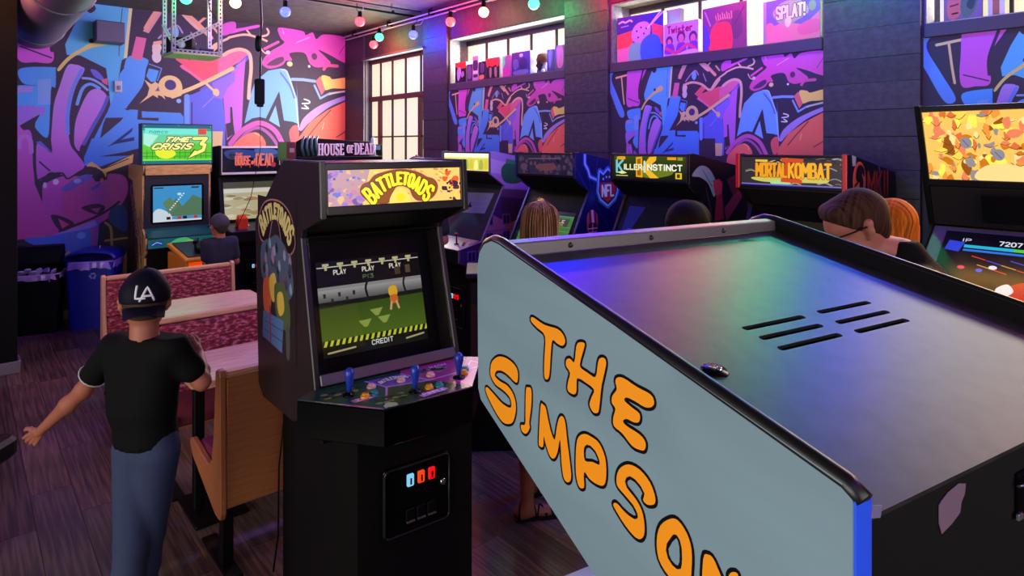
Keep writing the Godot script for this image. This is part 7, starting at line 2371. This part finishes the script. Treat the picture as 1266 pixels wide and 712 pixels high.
# head facing +z, centred between the ears, about 0.23 m high
func head_shape() -> Array:
	if head_net.is_empty():
		var b := [
			[Vector3(0, 0.035, -0.025), Vector3(0, 0.03, 0.015), 0.083, 0.079],
			[Vector3(0, -0.02, -0.02), Vector3(0, -0.02, 0.02), 0.068, 0.066],
			[Vector3(-0.030, -0.06, 0.03), Vector3(0.030, -0.06, 0.03), 0.036, 0.036],
			[Vector3(0, -0.088, 0.058), Vector3(0, -0.080, 0.05), 0.022, 0.026],
			[Vector3(-0.032, -0.025, 0.052), Vector3(0.032, -0.025, 0.052), 0.030, 0.030],
			[Vector3(-0.030, 0.026, 0.074), Vector3(0.030, 0.026, 0.074), 0.014, 0.014],
			[Vector3(0, 0.012, 0.088), Vector3(0, -0.026, 0.104), 0.008, 0.011],
			[Vector3(-0.010, -0.032, 0.094), Vector3(0.010, -0.032, 0.094), 0.007, 0.007],
			[Vector3(-0.018, -0.060, 0.080), Vector3(0.018, -0.060, 0.080), 0.008, 0.008],
			[Vector3(0, -0.06, -0.015), Vector3(0, -0.135, -0.025), 0.054, 0.054],
		]
		for s in [-1, 1]:
			b.append([Vector3(s * 0.078, 0.012, -0.006), Vector3(s * 0.088, 0.026, -0.016), 0.009, 0.012])
			b.append([Vector3(s * 0.088, 0.026, -0.016), Vector3(s * 0.086, -0.004, -0.012), 0.010, 0.010])
			b.append([Vector3(s * 0.086, -0.004, -0.012), Vector3(s * 0.078, -0.028, -0.002), 0.009, 0.007])
		head_net = melt(b, 0.0055, 0.012)
	return head_net

# right hand: wrist at the origin, fingers along +y, palm towards +z, thumb on +x; relaxed curl
func hand_shape() -> Array:
	if hand_net.is_empty():
		var b := [[Vector3(0, -0.03, 0), Vector3(0, 0.01, 0), 0.022, 0.023]]
		var xs := [0.030, 0.010, -0.011, -0.030]
		var ln := [0.072, 0.080, 0.074, 0.058]
		for i in 4:
			var kn := Vector3(xs[i], 0.088 - absf(i - 1.2) * 0.005, 0.0)
			b.append([Vector3(xs[i] * 0.55, 0.012, 0.0), kn, 0.015, 0.0105])
			var l: float = ln[i]
			var p1 := kn + Vector3(xs[i] * 0.08, l * 0.42, l * 0.14)
			var p2 := p1 + Vector3(xs[i] * 0.03, l * 0.26, l * 0.20)
			var p3 := p2 + Vector3(0, l * 0.12, l * 0.22)
			b.append([kn, p1, 0.0098, 0.0088])
			b.append([p1, p2, 0.0088, 0.0080])
			b.append([p2, p3, 0.0080, 0.0068])
		b.append([Vector3(0.012, 0.018, 0.004), Vector3(0.042, 0.046, 0.016), 0.015, 0.012])
		b.append([Vector3(0.042, 0.046, 0.016), Vector3(0.056, 0.072, 0.024), 0.0110, 0.0098])
		b.append([Vector3(0.056, 0.072, 0.024), Vector3(0.058, 0.094, 0.030), 0.0098, 0.0078])
		hand_net = melt(b, 0.0038, 0.006)
	return hand_net

func frame_to(at: Vector3, y: Vector3, z: Vector3, s: float) -> Transform3D:
	var yy := y.normalized()
	var x := yy.cross(z).normalized()
	var zz := x.cross(yy).normalized()
	return Transform3D(Basis(x * s, yy * s, zz * s), at)

# joints: head, hf (where the face points), hu (up through the crown), neck, shl, shr, chest, belly, pelvis,
# ell, wrl, elr, wrr, hipl, hipr, knl, knr, anl, anr  (l and r are the person's own left and right)
func person(label: String, j: Dictionary, look: Dictionary) -> Node3D:
	var foot: Vector3 = (j.anl + j.anr) / 2.0
	var base := Vector3(foot.x, 0, foot.z)
	var o := thing("person", label, "person", base)
	var k: float = look.get("k", 1.0)
	var J := {}
	for n in j:
		J[n] = j[n] - base if not (n in ["hf", "hu"]) else j[n]
	var right: Vector3 = (J.shr - J.shl).normalized()
	var fwd := Vector3.UP.cross(right).normalized() * 1.0
	var torso := []
	for t in [0.22, 0.5, 0.78]:
		var s: Vector3 = J.shl.lerp(J.shr, t)
		var h: Vector3 = J.hipl.lerp(J.hipr, 0.10 + 0.8 * t)
		var bl: Vector3 = J.belly + right * (t - 0.5) * 0.16 * k
		torso.append([s + Vector3(0, -0.045 * k, 0), bl, 0.078 * k, 0.078 * k])
		torso.append([bl, h + Vector3(0, 0.03, 0), 0.078 * k, 0.082 * k])
	torso.append([J.shl.lerp(J.shr, 0.06), J.shl.lerp(J.shr, 0.94), 0.046 * k, 0.046 * k])
	torso.append([J.shl.lerp(J.shr, 0.5) + Vector3(0, -0.01, 0), J.neck, 0.060 * k, 0.050 * k])
	var legs := []
	for s in ["l", "r"]:
		legs.append([J["hip" + s], J["kn" + s], 0.082 * k, 0.056 * k])
		var calf: Vector3 = J["kn" + s].lerp(J["an" + s], 0.3) - fwd * 0.012
		legs.append([J["kn" + s], calf, 0.054 * k, 0.054 * k])
		legs.append([calf, J["an" + s] + Vector3(0, 0.06 * k, 0), 0.054 * k, 0.036 * k])
	var arms := []
	for s in ["l", "r"]:
		arms.append([J["sh" + s], J["el" + s], 0.046 * k, 0.036 * k])
		arms.append([J["el" + s], J["el" + s].lerp(J["wr" + s], 0.35), 0.036 * k, 0.036 * k])
		arms.append([J["el" + s].lerp(J["wr" + s], 0.35), J["wr" + s], 0.036 * k, 0.023 * k])
	var feet := []
	for s in ["l", "r"]:
		var d: Vector3 = look.get("toe_" + s, fwd)
		var a: Vector3 = J["an" + s]
		feet.append([a + Vector3(0, 0.07 * k, 0), a + Vector3(0, 0.035 * k, 0) - d * 0.02 * k, 0.036 * k, 0.034 * k])
		feet.append([a + Vector3(0, 0.04 * k, 0) - d * 0.03 * k, a + Vector3(0, 0.030 * k, 0) + d * 0.12 * k, 0.032 * k, 0.026 * k])
		feet.append([a + Vector3(0, 0.03 * k, 0) + d * 0.10 * k, a + Vector3(0, 0.020 * k, 0) + d * 0.17 * k, 0.032 * k, 0.020 * k])
	var skin: Material = look.skin
	var hs: float = look.get("head", 1.0)
	var ht := frame_to(J.head, J.hu, J.hf, hs)
	var pieces := [melt(torso + legs + arms + feet + [[J.neck, ht * Vector3(0, -0.07, -0.02), 0.050 * k, 0.052 * hs]], 0.014, 0.03 * k), moved(head_shape(), ht)]
	for s in ["l", "r"]:
		var d: Vector3 = (J["wr" + s] - J["el" + s]).normalized()
		var palm: Vector3 = look.get("palm_" + s, right * (1.0 if s == "l" else -1.0))
		var ht2 := frame_to(J["wr" + s], d, palm, 0.92 * k)
		if s == "l":
			ht2 = Transform3D(Basis(-ht2.basis.x, ht2.basis.y, ht2.basis.z), ht2.origin)
		pieces.append(moved(hand_shape(), ht2))
	part(o, "body", joined(pieces), skin)
	# face
	var white := mat(Color(0.8, 0.78, 0.76), 0.3)
	for s in [-1, 1]:
		var e := part(o, "eye", sphere(0.0115 * hs, 10), white, ht * Vector3(s * 0.030, 0.008, 0.079))
		part(e, "iris", sphere(0.006 * hs, 8), M.black_gloss, J.hf.normalized() * 0.0075 * hs)
	var lip := []
	for t in 7:
		var a := (t - 3) / 3.0
		lip.append(ht * Vector3(a * 0.023, -0.059 + 0.003 * a * a, 0.089 - 0.010 * a * a))
	part(o, "mouth", tube(lip, 0.0035 * hs, 6), mat(Color(0.5, 0.24, 0.22), 0.6))
	# clothes
	var shirt := []
	for b in torso:
		shirt.append([b[0], b[1], b[2] + 0.014 * k, b[3] + look.get("loose", 0.020) * k])
	for s in ["l", "r"]:
		var cuff: float = look.get("sleeve", 0.72)
		shirt.append([J["sh" + s], J["sh" + s].lerp(J["el" + s], cuff), 0.062 * k, 0.060 * k])
	var cuts := [[J.pelvis + Vector3(0, look.get("hem", -0.02), 0), Vector3.DOWN], [J.neck + Vector3(0, look.get("collar", -0.004) * k, 0), Vector3.UP]]
	for s in ["l", "r"]:
		var cuff2: float = look.get("sleeve", 0.72)
		cuts.append([J["sh" + s].lerp(J["el" + s], cuff2 + 0.10), (J["el" + s] - J["sh" + s]).normalized()])
	# a cut at one sleeve must not take the other side: keep only planes that leave the chest inside
	part(o, "shirt", joined([melt(shirt, 0.012, 0.03 * k, cuts.slice(0, 2))]), look.shirt)
	var pants := []
	for b in legs:
		pants.append([b[0], b[1], b[2] + 0.012 * k, b[3] + 0.016 * k])
	var drop: float = look.get("leg_end", 0.05)
	for t in [0.1, 0.5, 0.9]:
		pants.append([J.hipl.lerp(J.hipr, t) + Vector3(0, 0.05 * k, 0), J.hipl.lerp(J.hipr, t), 0.090 * k, 0.088 * k])
	part(o, "trousers", joined([melt(pants, 0.013, 0.02 * k, [[base * 0.0 + Vector3(0, drop, 0), Vector3.DOWN]])]), look.pants)
	if not look.get("barefoot", false):
		var shoes := []
		for b in feet:
			shoes.append([b[0] + Vector3(0, 0.004, 0), b[1] + Vector3(0, 0.004, 0), b[2] + 0.008 * k, b[3] + 0.010 * k])
		part(o, "shoes", joined([melt(shoes, 0.010, 0.02, [[Vector3(0, 0.002, 0), Vector3.DOWN], [Vector3(0, 0.10 * k, 0), Vector3.UP]])]), look.get("shoe", M.black))
	return o

# an upright person of height h at a place, looking along `to`
func standing(at: Vector3, to: Vector3, h: float) -> Dictionary:
	var f := to.normalized()
	var l := Vector3.UP.cross(f).normalized()
	var p := func(side, up, ahead): return at + l * (side * h) + Vector3(0, up * h, 0) + f * (ahead * h)
	return {"head": p.call(0, 0.935, 0.012), "hf": f, "hu": Vector3.UP, "neck": p.call(0, 0.845, 0), "shl": p.call(0.100, 0.805, 0), "shr": p.call(-0.100, 0.805, 0), "chest": p.call(0, 0.73, 0), "belly": p.call(0, 0.62, 0.005), "pelvis": p.call(0, 0.53, 0), "ell": p.call(0.125, 0.64, 0.01), "wrl": p.call(0.085, 0.60, 0.14), "elr": p.call(-0.125, 0.64, 0.01), "wrr": p.call(-0.085, 0.60, 0.14), "hipl": p.call(0.045, 0.51, 0), "hipr": p.call(-0.045, 0.51, 0), "knl": p.call(0.05, 0.28, 0.012), "knr": p.call(-0.05, 0.28, 0.012), "anl": p.call(0.055, 0.0, 0), "anr": p.call(-0.055, 0.0, 0)}

func hair_cap(o: Node3D, ht: Transform3D, extra: Array, m: Material, cuts := [], called := "hair") -> void:
	var b := [[Vector3(0, 0.042, -0.030), Vector3(0, 0.042, 0.012), 0.088, 0.082], [Vector3(0, -0.01, -0.045), Vector3(0, 0.03, -0.04), 0.064, 0.080]]
	var net := melt(b + extra, 0.006, 0.016, cuts)
	part(o, called, joined([moved(net, ht)]), m)

func ball_cap(o: Node3D, ht: Transform3D, m: Material, back_to_front: bool) -> Node3D:
	var f := -1.0 if back_to_front else 1.0
	var c := part(o, "cap", joined([moved(melt([[Vector3(0, 0.050, -0.026), Vector3(0, 0.050, 0.014), 0.096, 0.090], [Vector3(0, 0.085, -0.012), Vector3(0, 0.086, 0.004), 0.070, 0.068]], 0.006, 0.02, [[Vector3(0, 0.016, 0), Vector3(0, -1, 0.10 * f).normalized()]]), ht)]), m)
	# the brim: a curved plate
	var st := begin()
	var n := 14
	var zc := -0.10 if back_to_front else 0.086
	var rows := 4
	var pt := func(i, r, up):
		var a: float = PI * i / n
		var w: float = lerpf(0.078, 0.074, r)
		var x: float = cos(a) * w
		var z: float = zc * 0.55 + f * (0.040 + r * 0.075 * (0.35 + 0.65 * sin(a)) + 0.018 * sin(a))
		return ht * Vector3(x, 0.020 - 0.020 * r - 3.2 * x * x * (0.4 + r) + up, z)
	for i in n:
		for r in rows:
			var r0 := float(r) / rows
			var r1 := float(r + 1) / rows
			face(st, pt.call(i, r0, 0.0), pt.call(i + 1, r0, 0.0), pt.call(i + 1, r1, 0.0), pt.call(i, r1, 0.0))
			face(st, pt.call(i + 1, r0, -0.004), pt.call(i, r0, -0.004), pt.call(i, r1, -0.004), pt.call(i + 1, r1, -0.004))
		face(st, pt.call(i, 1.0, 0.0), pt.call(i + 1, 1.0, 0.0), pt.call(i + 1, 1.0, -0.004), pt.call(i, 1.0, -0.004))
	part(c, "brim", done(st), m)
	part(c, "crown_button", sphere(0.008, 8), m, ht * Vector3(0, 0.157, -0.006))
	return c

func build_people() -> void:
	var skin := mat(Color(0.62, 0.36, 0.28), 0.55)
	var skin2 := mat(Color(0.66, 0.40, 0.33), 0.55)
	var denim := grain(mat(Color(0.20, 0.25, 0.40), 0.85), M.fine, 4.0)
	var hair_t := noise_tex(0.02, [[0.0, Color(0.35, 0.35, 0.35)], [0.4, Color(0.7, 0.7, 0.7)], [0.7, Color(1, 1, 1)]], 61, 512, 64)
	var hair_of := func(c: Color) -> StandardMaterial3D:
		var m := grain(mat(c, 0.7), hair_t, 1.0)
		m.uv1_scale = Vector3(9.0, 1.2, 9.0)
		m.metallic_specular = 0.2
		return m
	# the boy in the foreground, walking away with his arms out
	var j := {"head": Vector3(0.530, 1.318, -2.725), "hf": Vector3(0.22, -0.06, -0.97), "hu": Vector3(0.02, 1, 0.02), "neck": Vector3(0.528, 1.208, -2.722), "shl": Vector3(0.448, 1.150, -2.840), "shr": Vector3(0.606, 1.160, -2.632), "chest": Vector3(0.526, 1.10, -2.74), "belly": Vector3(0.522, 0.940, -2.729), "pelvis": Vector3(0.531, 0.803, -2.721), "ell": Vector3(0.368, 0.960, -2.985), "wrl": Vector3(0.245, 0.765, -3.185), "elr": Vector3(0.700, 1.015, -2.615), "wrr": Vector3(0.735, 1.075, -2.78), "hipl": Vector3(0.505, 0.770, -2.765), "hipr": Vector3(0.562, 0.775, -2.675), "knl": Vector3(0.487, 0.430, -2.735), "knr": Vector3(0.552, 0.425, -2.775), "anl": Vector3(0.455, 0.0, -2.66), "anr": Vector3(0.545, 0.0, -2.87)}
	var boy := person("boy in dark blue cap, black T-shirt and jeans walking past the booths", j, {"k": 0.84, "head": 0.90, "skin": skin, "shirt": mat(Color(0.012, 0.012, 0.014), 0.85), "pants": denim, "shoe": mat(Color(0.05, 0.05, 0.06), 0.6), "loose": 0.030, "sleeve": 0.62, "hem": 0.0, "palm_l": Vector3(0.5, 0.2, -0.6), "palm_r": Vector3(-0.6, 0.0, -0.4)})
	var ht := frame_to(boy_local(boy, j.head), j.hu, j.hf, 0.90)
	hair_cap(boy, ht, [], mat(Color(0.20, 0.11, 0.075), 0.8), [[Vector3(0, 0.03, 0), Vector3.UP], [Vector3(0, -0.045, 0), Vector3.DOWN]])
	var navy := grain(mat(Color(0.018, 0.028, 0.115), 0.7), M.fine, 8.0)
	var cap := ball_cap(boy, ht, navy, true)
	# white monogram above the brim
	var mono := mat(Color(0.86, 0.85, 0.88), 0.6)
	for ln in [[-0.030, 0.034, -0.030, -0.022, 0.004, -0.022], [-0.016, -0.034, 0.010, 0.022, 0.034, -0.034], [-0.006, -0.014, 0.026, -0.014]]:
		var path := []
		for i in range(0, ln.size(), 2):
			for t in 5:
				var f := t / 5.0
				if i + 2 >= ln.size() and t > 0:
					break
				var x: float = ln[i] if i + 2 >= ln.size() else lerpf(ln[i], ln[i + 2], f)
				var y: float = ln[i + 1] if i + 2 >= ln.size() else lerpf(ln[i + 1], ln[i + 3], f)
				# mirrored so that it reads from outside, laid on the rounded crown
				var dirv := Vector3(-x, 0.025 + y, -0.09).normalized()
				path.append(ht * (Vector3(0, 0.050, -0.020) + dirv * 0.0985))
		part(cap, "monogram", tube(path, 0.0052, 6), mono, Vector3.ZERO, Vector3.ZERO, "white cap letter")
	part(boy, "sleeve_stripe", tube(arm_ring(boy_local(boy, j.shl), boy_local(boy, j.ell), 0.66, 0.0535), 0.003, 6), mat(Color(0.7, 0.7, 0.72), 0.7))
	# the small boy at the gun game
	var b2 := standing(Vector3(1.885, 0, -6.45), Vector3(0.12, 0, -1.0), 1.235)
	b2.head = Vector3(1.885, 1.135, -6.46)
	b2.hf = Vector3(-0.25, -0.1, -1)
	b2.wrl = Vector3(1.86, 0.93, -6.72)
	b2.wrr = Vector3(2.02, 0.86, -6.66)
	b2.ell = Vector3(1.775, 0.79, -6.50)
	var boy2 := person("small boy in grey cap and slate T-shirt playing at the gun stand", b2, {"k": 0.74, "head": 0.86, "skin": skin, "shirt": mat(Color(0.11, 0.11, 0.20), 0.85), "pants": mat(Color(0.04, 0.04, 0.06), 0.85), "loose": 0.028, "sleeve": 0.7})
	var h2 := frame_to(boy_local(boy2, b2.head), b2.hu, b2.hf, 0.86)
	hair_cap(boy2, h2, [], mat(Color(0.20, 0.12, 0.08), 0.8), [[Vector3(0, 0.03, 0), Vector3.UP]])
	ball_cap(boy2, h2, mat(Color(0.20, 0.20, 0.24), 0.8), false)
	# the woman with long fair hair at the football game
	var w := standing(Vector3(2.30, 0, -2.40), Vector3(0.92, 0, -0.25), 1.60)
	w.anl = Vector3(2.42, 0, -2.55)
	w.anr = Vector3(2.20, 0, -2.415)
	w.knr = Vector3(2.235, 0.45, -2.41)
	w.head = Vector3(2.29, 1.502, -2.385)
	var toe := Vector3(0.80, 0, 0.42).normalized()
	var wo := person("woman with long fair hair and black sandals at the blue football cabinet", w, {"skin": mat(Color(0.50, 0.28, 0.20), 0.5), "k": 0.92, "shirt": mat(Color(0.10, 0.06, 0.10), 0.8), "pants": mat(Color(0.10, 0.12, 0.2), 0.85), "leg_end": 0.62, "barefoot": true, "toe_r": toe, "toe_l": Vector3(0.9, 0, -0.1)})
	var hw := frame_to(boy_local(wo, w.head), Vector3.UP, w.hf, 0.98)
	var locks := []
	for q in [[-0.070, -0.03], [-0.045, -0.075], [0.0, -0.088], [0.045, -0.075], [0.070, -0.03]]:
		locks.append([Vector3(q[0] * 0.7, 0.06, q[1] * 0.7), Vector3(q[0] * 1.02, -0.06, q[1] * 0.98), 0.040, 0.036])
		locks.append([Vector3(q[0] * 1.02, -0.06, q[1] * 0.98), Vector3(q[0] * 0.95, -0.24, q[1] * 0.85), 0.036, 0.024])
	hair_cap(wo, hw, locks, hair_of.call(Color(0.62, 0.40, 0.26)), [[Vector3(0, 0, 0.070), Vector3(0, -0.25, 1).normalized()]])
	for s in 66:
		var a := PI * (1.0 + s / 65.0)
		var rr := 0.088 + 0.010 * ((s * 7) % 5) / 5.0
		var strand := []
		for t in 11:
			var f := t / 10.0
			var g := minf(1.0, 0.10 + f * 2.3)
			var y := 0.045 + 0.090 * cos(g * PI / 2) - 0.30 * maxf(0.0, f - 0.25)
			var r := rr * sin(g * PI / 2) * (1.0 if f < 0.6 else 1.0 - (f - 0.6) * 0.35)
			strand.append(hw * Vector3(cos(a) * r * 1.12, y, sin(a) * r * 1.20 - 0.018))
		part(wo, "hair_lock", tube(strand, 0.0026, 5), hair_of.call([Color(0.72, 0.50, 0.34), Color(0.50, 0.30, 0.18), Color(0.80, 0.62, 0.48)][s % 3]) if s < 3 else wo.get_node("hair_lock" if s % 3 == 0 else "hair_lock%d" % (s % 3 + 1)).material_override)
	for s in ["r", "l"]:
		var an: Vector3 = boy_local(wo, w["an" + s])
		var d: Vector3 = toe if s == "r" else Vector3(0.9, 0, -0.1).normalized()
		var sd := Vector3.UP.cross(d)
		var sole := Canvas.curve(v2([-0.055, -0.028, -0.06, 0.02, -0.03, 0.036, 0.05, 0.034, 0.12, 0.046, 0.175, 0.030, 0.185, -0.01, 0.15, -0.040, 0.05, -0.034, -0.02, -0.034]), true, 4)
		var so := part(wo, "sandal", prism(sole, 0.016, 0.003), M.black)
		so.transform = Transform3D(Basis(d, sd, d.cross(sd)), an + Vector3(0, 0.008, 0))
		for q in [[0.13, 0.10, 0.035], [0.10, 0.14, 0.035], [0.06, 0.10, 0.048], [0.09, 0.05, 0.05], [0.02, 0.05, 0.064], [-0.01, -0.045, 0.085]]:
			var path := []
			for t in 9:
				var f := t / 8.0
				path.append(an + d * lerpf(q[0], q[1], f) + sd * (0.038 - 0.076 * f) + Vector3(0, 0.014 + q[2] * sin(f * PI), 0))
			part(so, "strap", tube(path, 0.005, 6), M.black).transform = so.transform.inverse()
	# brown-haired player at the next cabinet
	var p3 := standing(Vector3(2.615, 0, -1.70), Vector3(0.90, 0, -0.42), 1.60)
	p3.head = Vector3(2.60, 1.525, -1.705)
	var c3 := person("person with short dark brown hair between the fair-haired woman and the man", p3, {"skin": skin2, "k": 0.92, "shirt": mat(Color(0.05, 0.05, 0.07), 0.8), "pants": denim})
	var h3 := frame_to(boy_local(c3, p3.head), Vector3.UP, Vector3(0.90, -0.2, -0.15), 1.1)
	hair_cap(c3, h3, [[Vector3(-0.05, 0.02, -0.03), Vector3(-0.052, -0.02, -0.03), 0.045, 0.04], [Vector3(0.05, 0.02, -0.03), Vector3(0.052, -0.02, -0.03), 0.045, 0.04]], hair_of.call(Color(0.10, 0.055, 0.045)), [[Vector3(0, 0.05, 0.070), Vector3(0, -0.5, 1).normalized()]])
	# the man leaning over the fighting game
	var to := Vector3(-0.28, 0, -0.96).normalized()
	var mn := standing(Vector3(2.545, 0, -0.700), to, 1.78)
	mn.neck = Vector3(2.465, 1.542, -0.769)
	mn.head = Vector3(2.359, 1.631, -0.880)
	mn.hf = Vector3(-0.62, -0.42, -0.66)
	mn.hu = Vector3(-0.30, 0.90, -0.30)
	mn.shl = Vector3(2.380, 1.457, -0.680)
	mn.shr = Vector3(2.660, 1.444, -0.765)
	mn.chest = Vector3(2.516, 1.376, -0.731)
	mn.belly = Vector3(2.542, 1.223, -0.680)
	mn.elr = Vector3(2.737, 1.223, -0.850)
	mn.wrr = Vector3(2.652, 1.240, -1.054)
	mn.ell = Vector3(2.329, 1.223, -0.765)
	mn.wrl = Vector3(2.431, 1.240, -0.986)
	var man := person("man with short hair and dark glasses leaning towards the dragon cabinet", mn, {"collar": 0.05, "skin": skin2, "shirt": mat(Color(0.014, 0.014, 0.016), 0.85), "pants": denim})
	var hm := frame_to(boy_local(man, mn.head), mn.hu, mn.hf, 1.03)
	hair_cap(man, hm, [[Vector3(-0.045, 0.082, 0.050), Vector3(0.045, 0.082, 0.050), 0.026, 0.026], [Vector3(0, -0.02, -0.05), Vector3(0, -0.05, -0.05), 0.050, 0.034]], hair_of.call(Color(0.30, 0.19, 0.15)), [[Vector3(0, 0.055, 0.070), Vector3(0, -0.75, 0.66).normalized()]])
	for s in [-1, 1]:
		part(man, "glasses_arm", tube([hm * Vector3(s * 0.070, 0.016, 0.082), hm * Vector3(s * 0.088, 0.018, 0.04), hm * Vector3(s * 0.090, 0.018, -0.010)], 0.003, 6), M.black)
		part(man, "lens", prism(rounded(0.046, 0.032, 0.010), 0.003, 0.001), M.black_gloss).transform = hm * Transform3D(Basis(), Vector3(s * 0.034, 0.010, 0.100))
	# the child with red hair behind him
	var ch := standing(Vector3(2.77, 0, -1.06), Vector3(0.20, 0, -0.97), 1.66)
	ch.head = Vector3(2.760, 1.593, -0.913)
	var kid := person("person with bright ginger hair behind the man in glasses", ch, {"skin": skin2, "k": 0.8, "shirt": mat(Color(0.02, 0.02, 0.025), 0.85), "pants": mat(Color(0.05, 0.05, 0.08), 0.85)})
	var hk := frame_to(boy_local(kid, ch.head), Vector3.UP, Vector3(0.5, -0.3, -0.8), 0.95)
	hair_cap(kid, hk, [[Vector3(-0.05, 0.0, -0.045), Vector3(-0.06, -0.08, -0.06), 0.048, 0.028], [Vector3(0.05, 0.0, -0.045), Vector3(0.06, -0.08, -0.06), 0.048, 0.028], [Vector3(0, 0.0, -0.06), Vector3(0, -0.09, -0.075), 0.05, 0.03]], hair_of.call(Color(0.95, 0.50, 0.14)), [[Vector3(0, 0.05, 0.065), Vector3(0, -0.5, 1).normalized()]])
	# far player of whom only a purple cap shows
	var f4 := standing(Vector3(2.76, 0, -4.33), Vector3(0.4, 0, -1), 1.80)
	var far := person("person in a purple cap beyond the central cabinet, before the tall window", f4, {"skin": skin2, "shirt": mat(Color(0.08, 0.08, 0.12), 0.8), "pants": denim})
	var h4 := frame_to(boy_local(far, f4.head), Vector3.UP, f4.hf, 1.0)
	hair_cap(far, h4, [], mat(Color(0.10, 0.06, 0.05), 0.8), [[Vector3(0, 0.03, 0), Vector3.UP]])
	ball_cap(far, h4, mat(Color(0.30, 0.10, 0.26), 0.7), false)

func boy_local(o: Node3D, p: Vector3) -> Vector3:
	return p - o.position

func arm_ring(a: Vector3, b: Vector3, t: float, r: float) -> Array:
	var d := (b - a).normalized()
	var x := d.cross(Vector3.UP).normalized()
	var y := d.cross(x)
	var out := []
	for i in 19:
		out.append(a.lerp(b, t) + (x * cos(TAU * i / 18) + y * sin(TAU * i / 18)) * r)
	return out
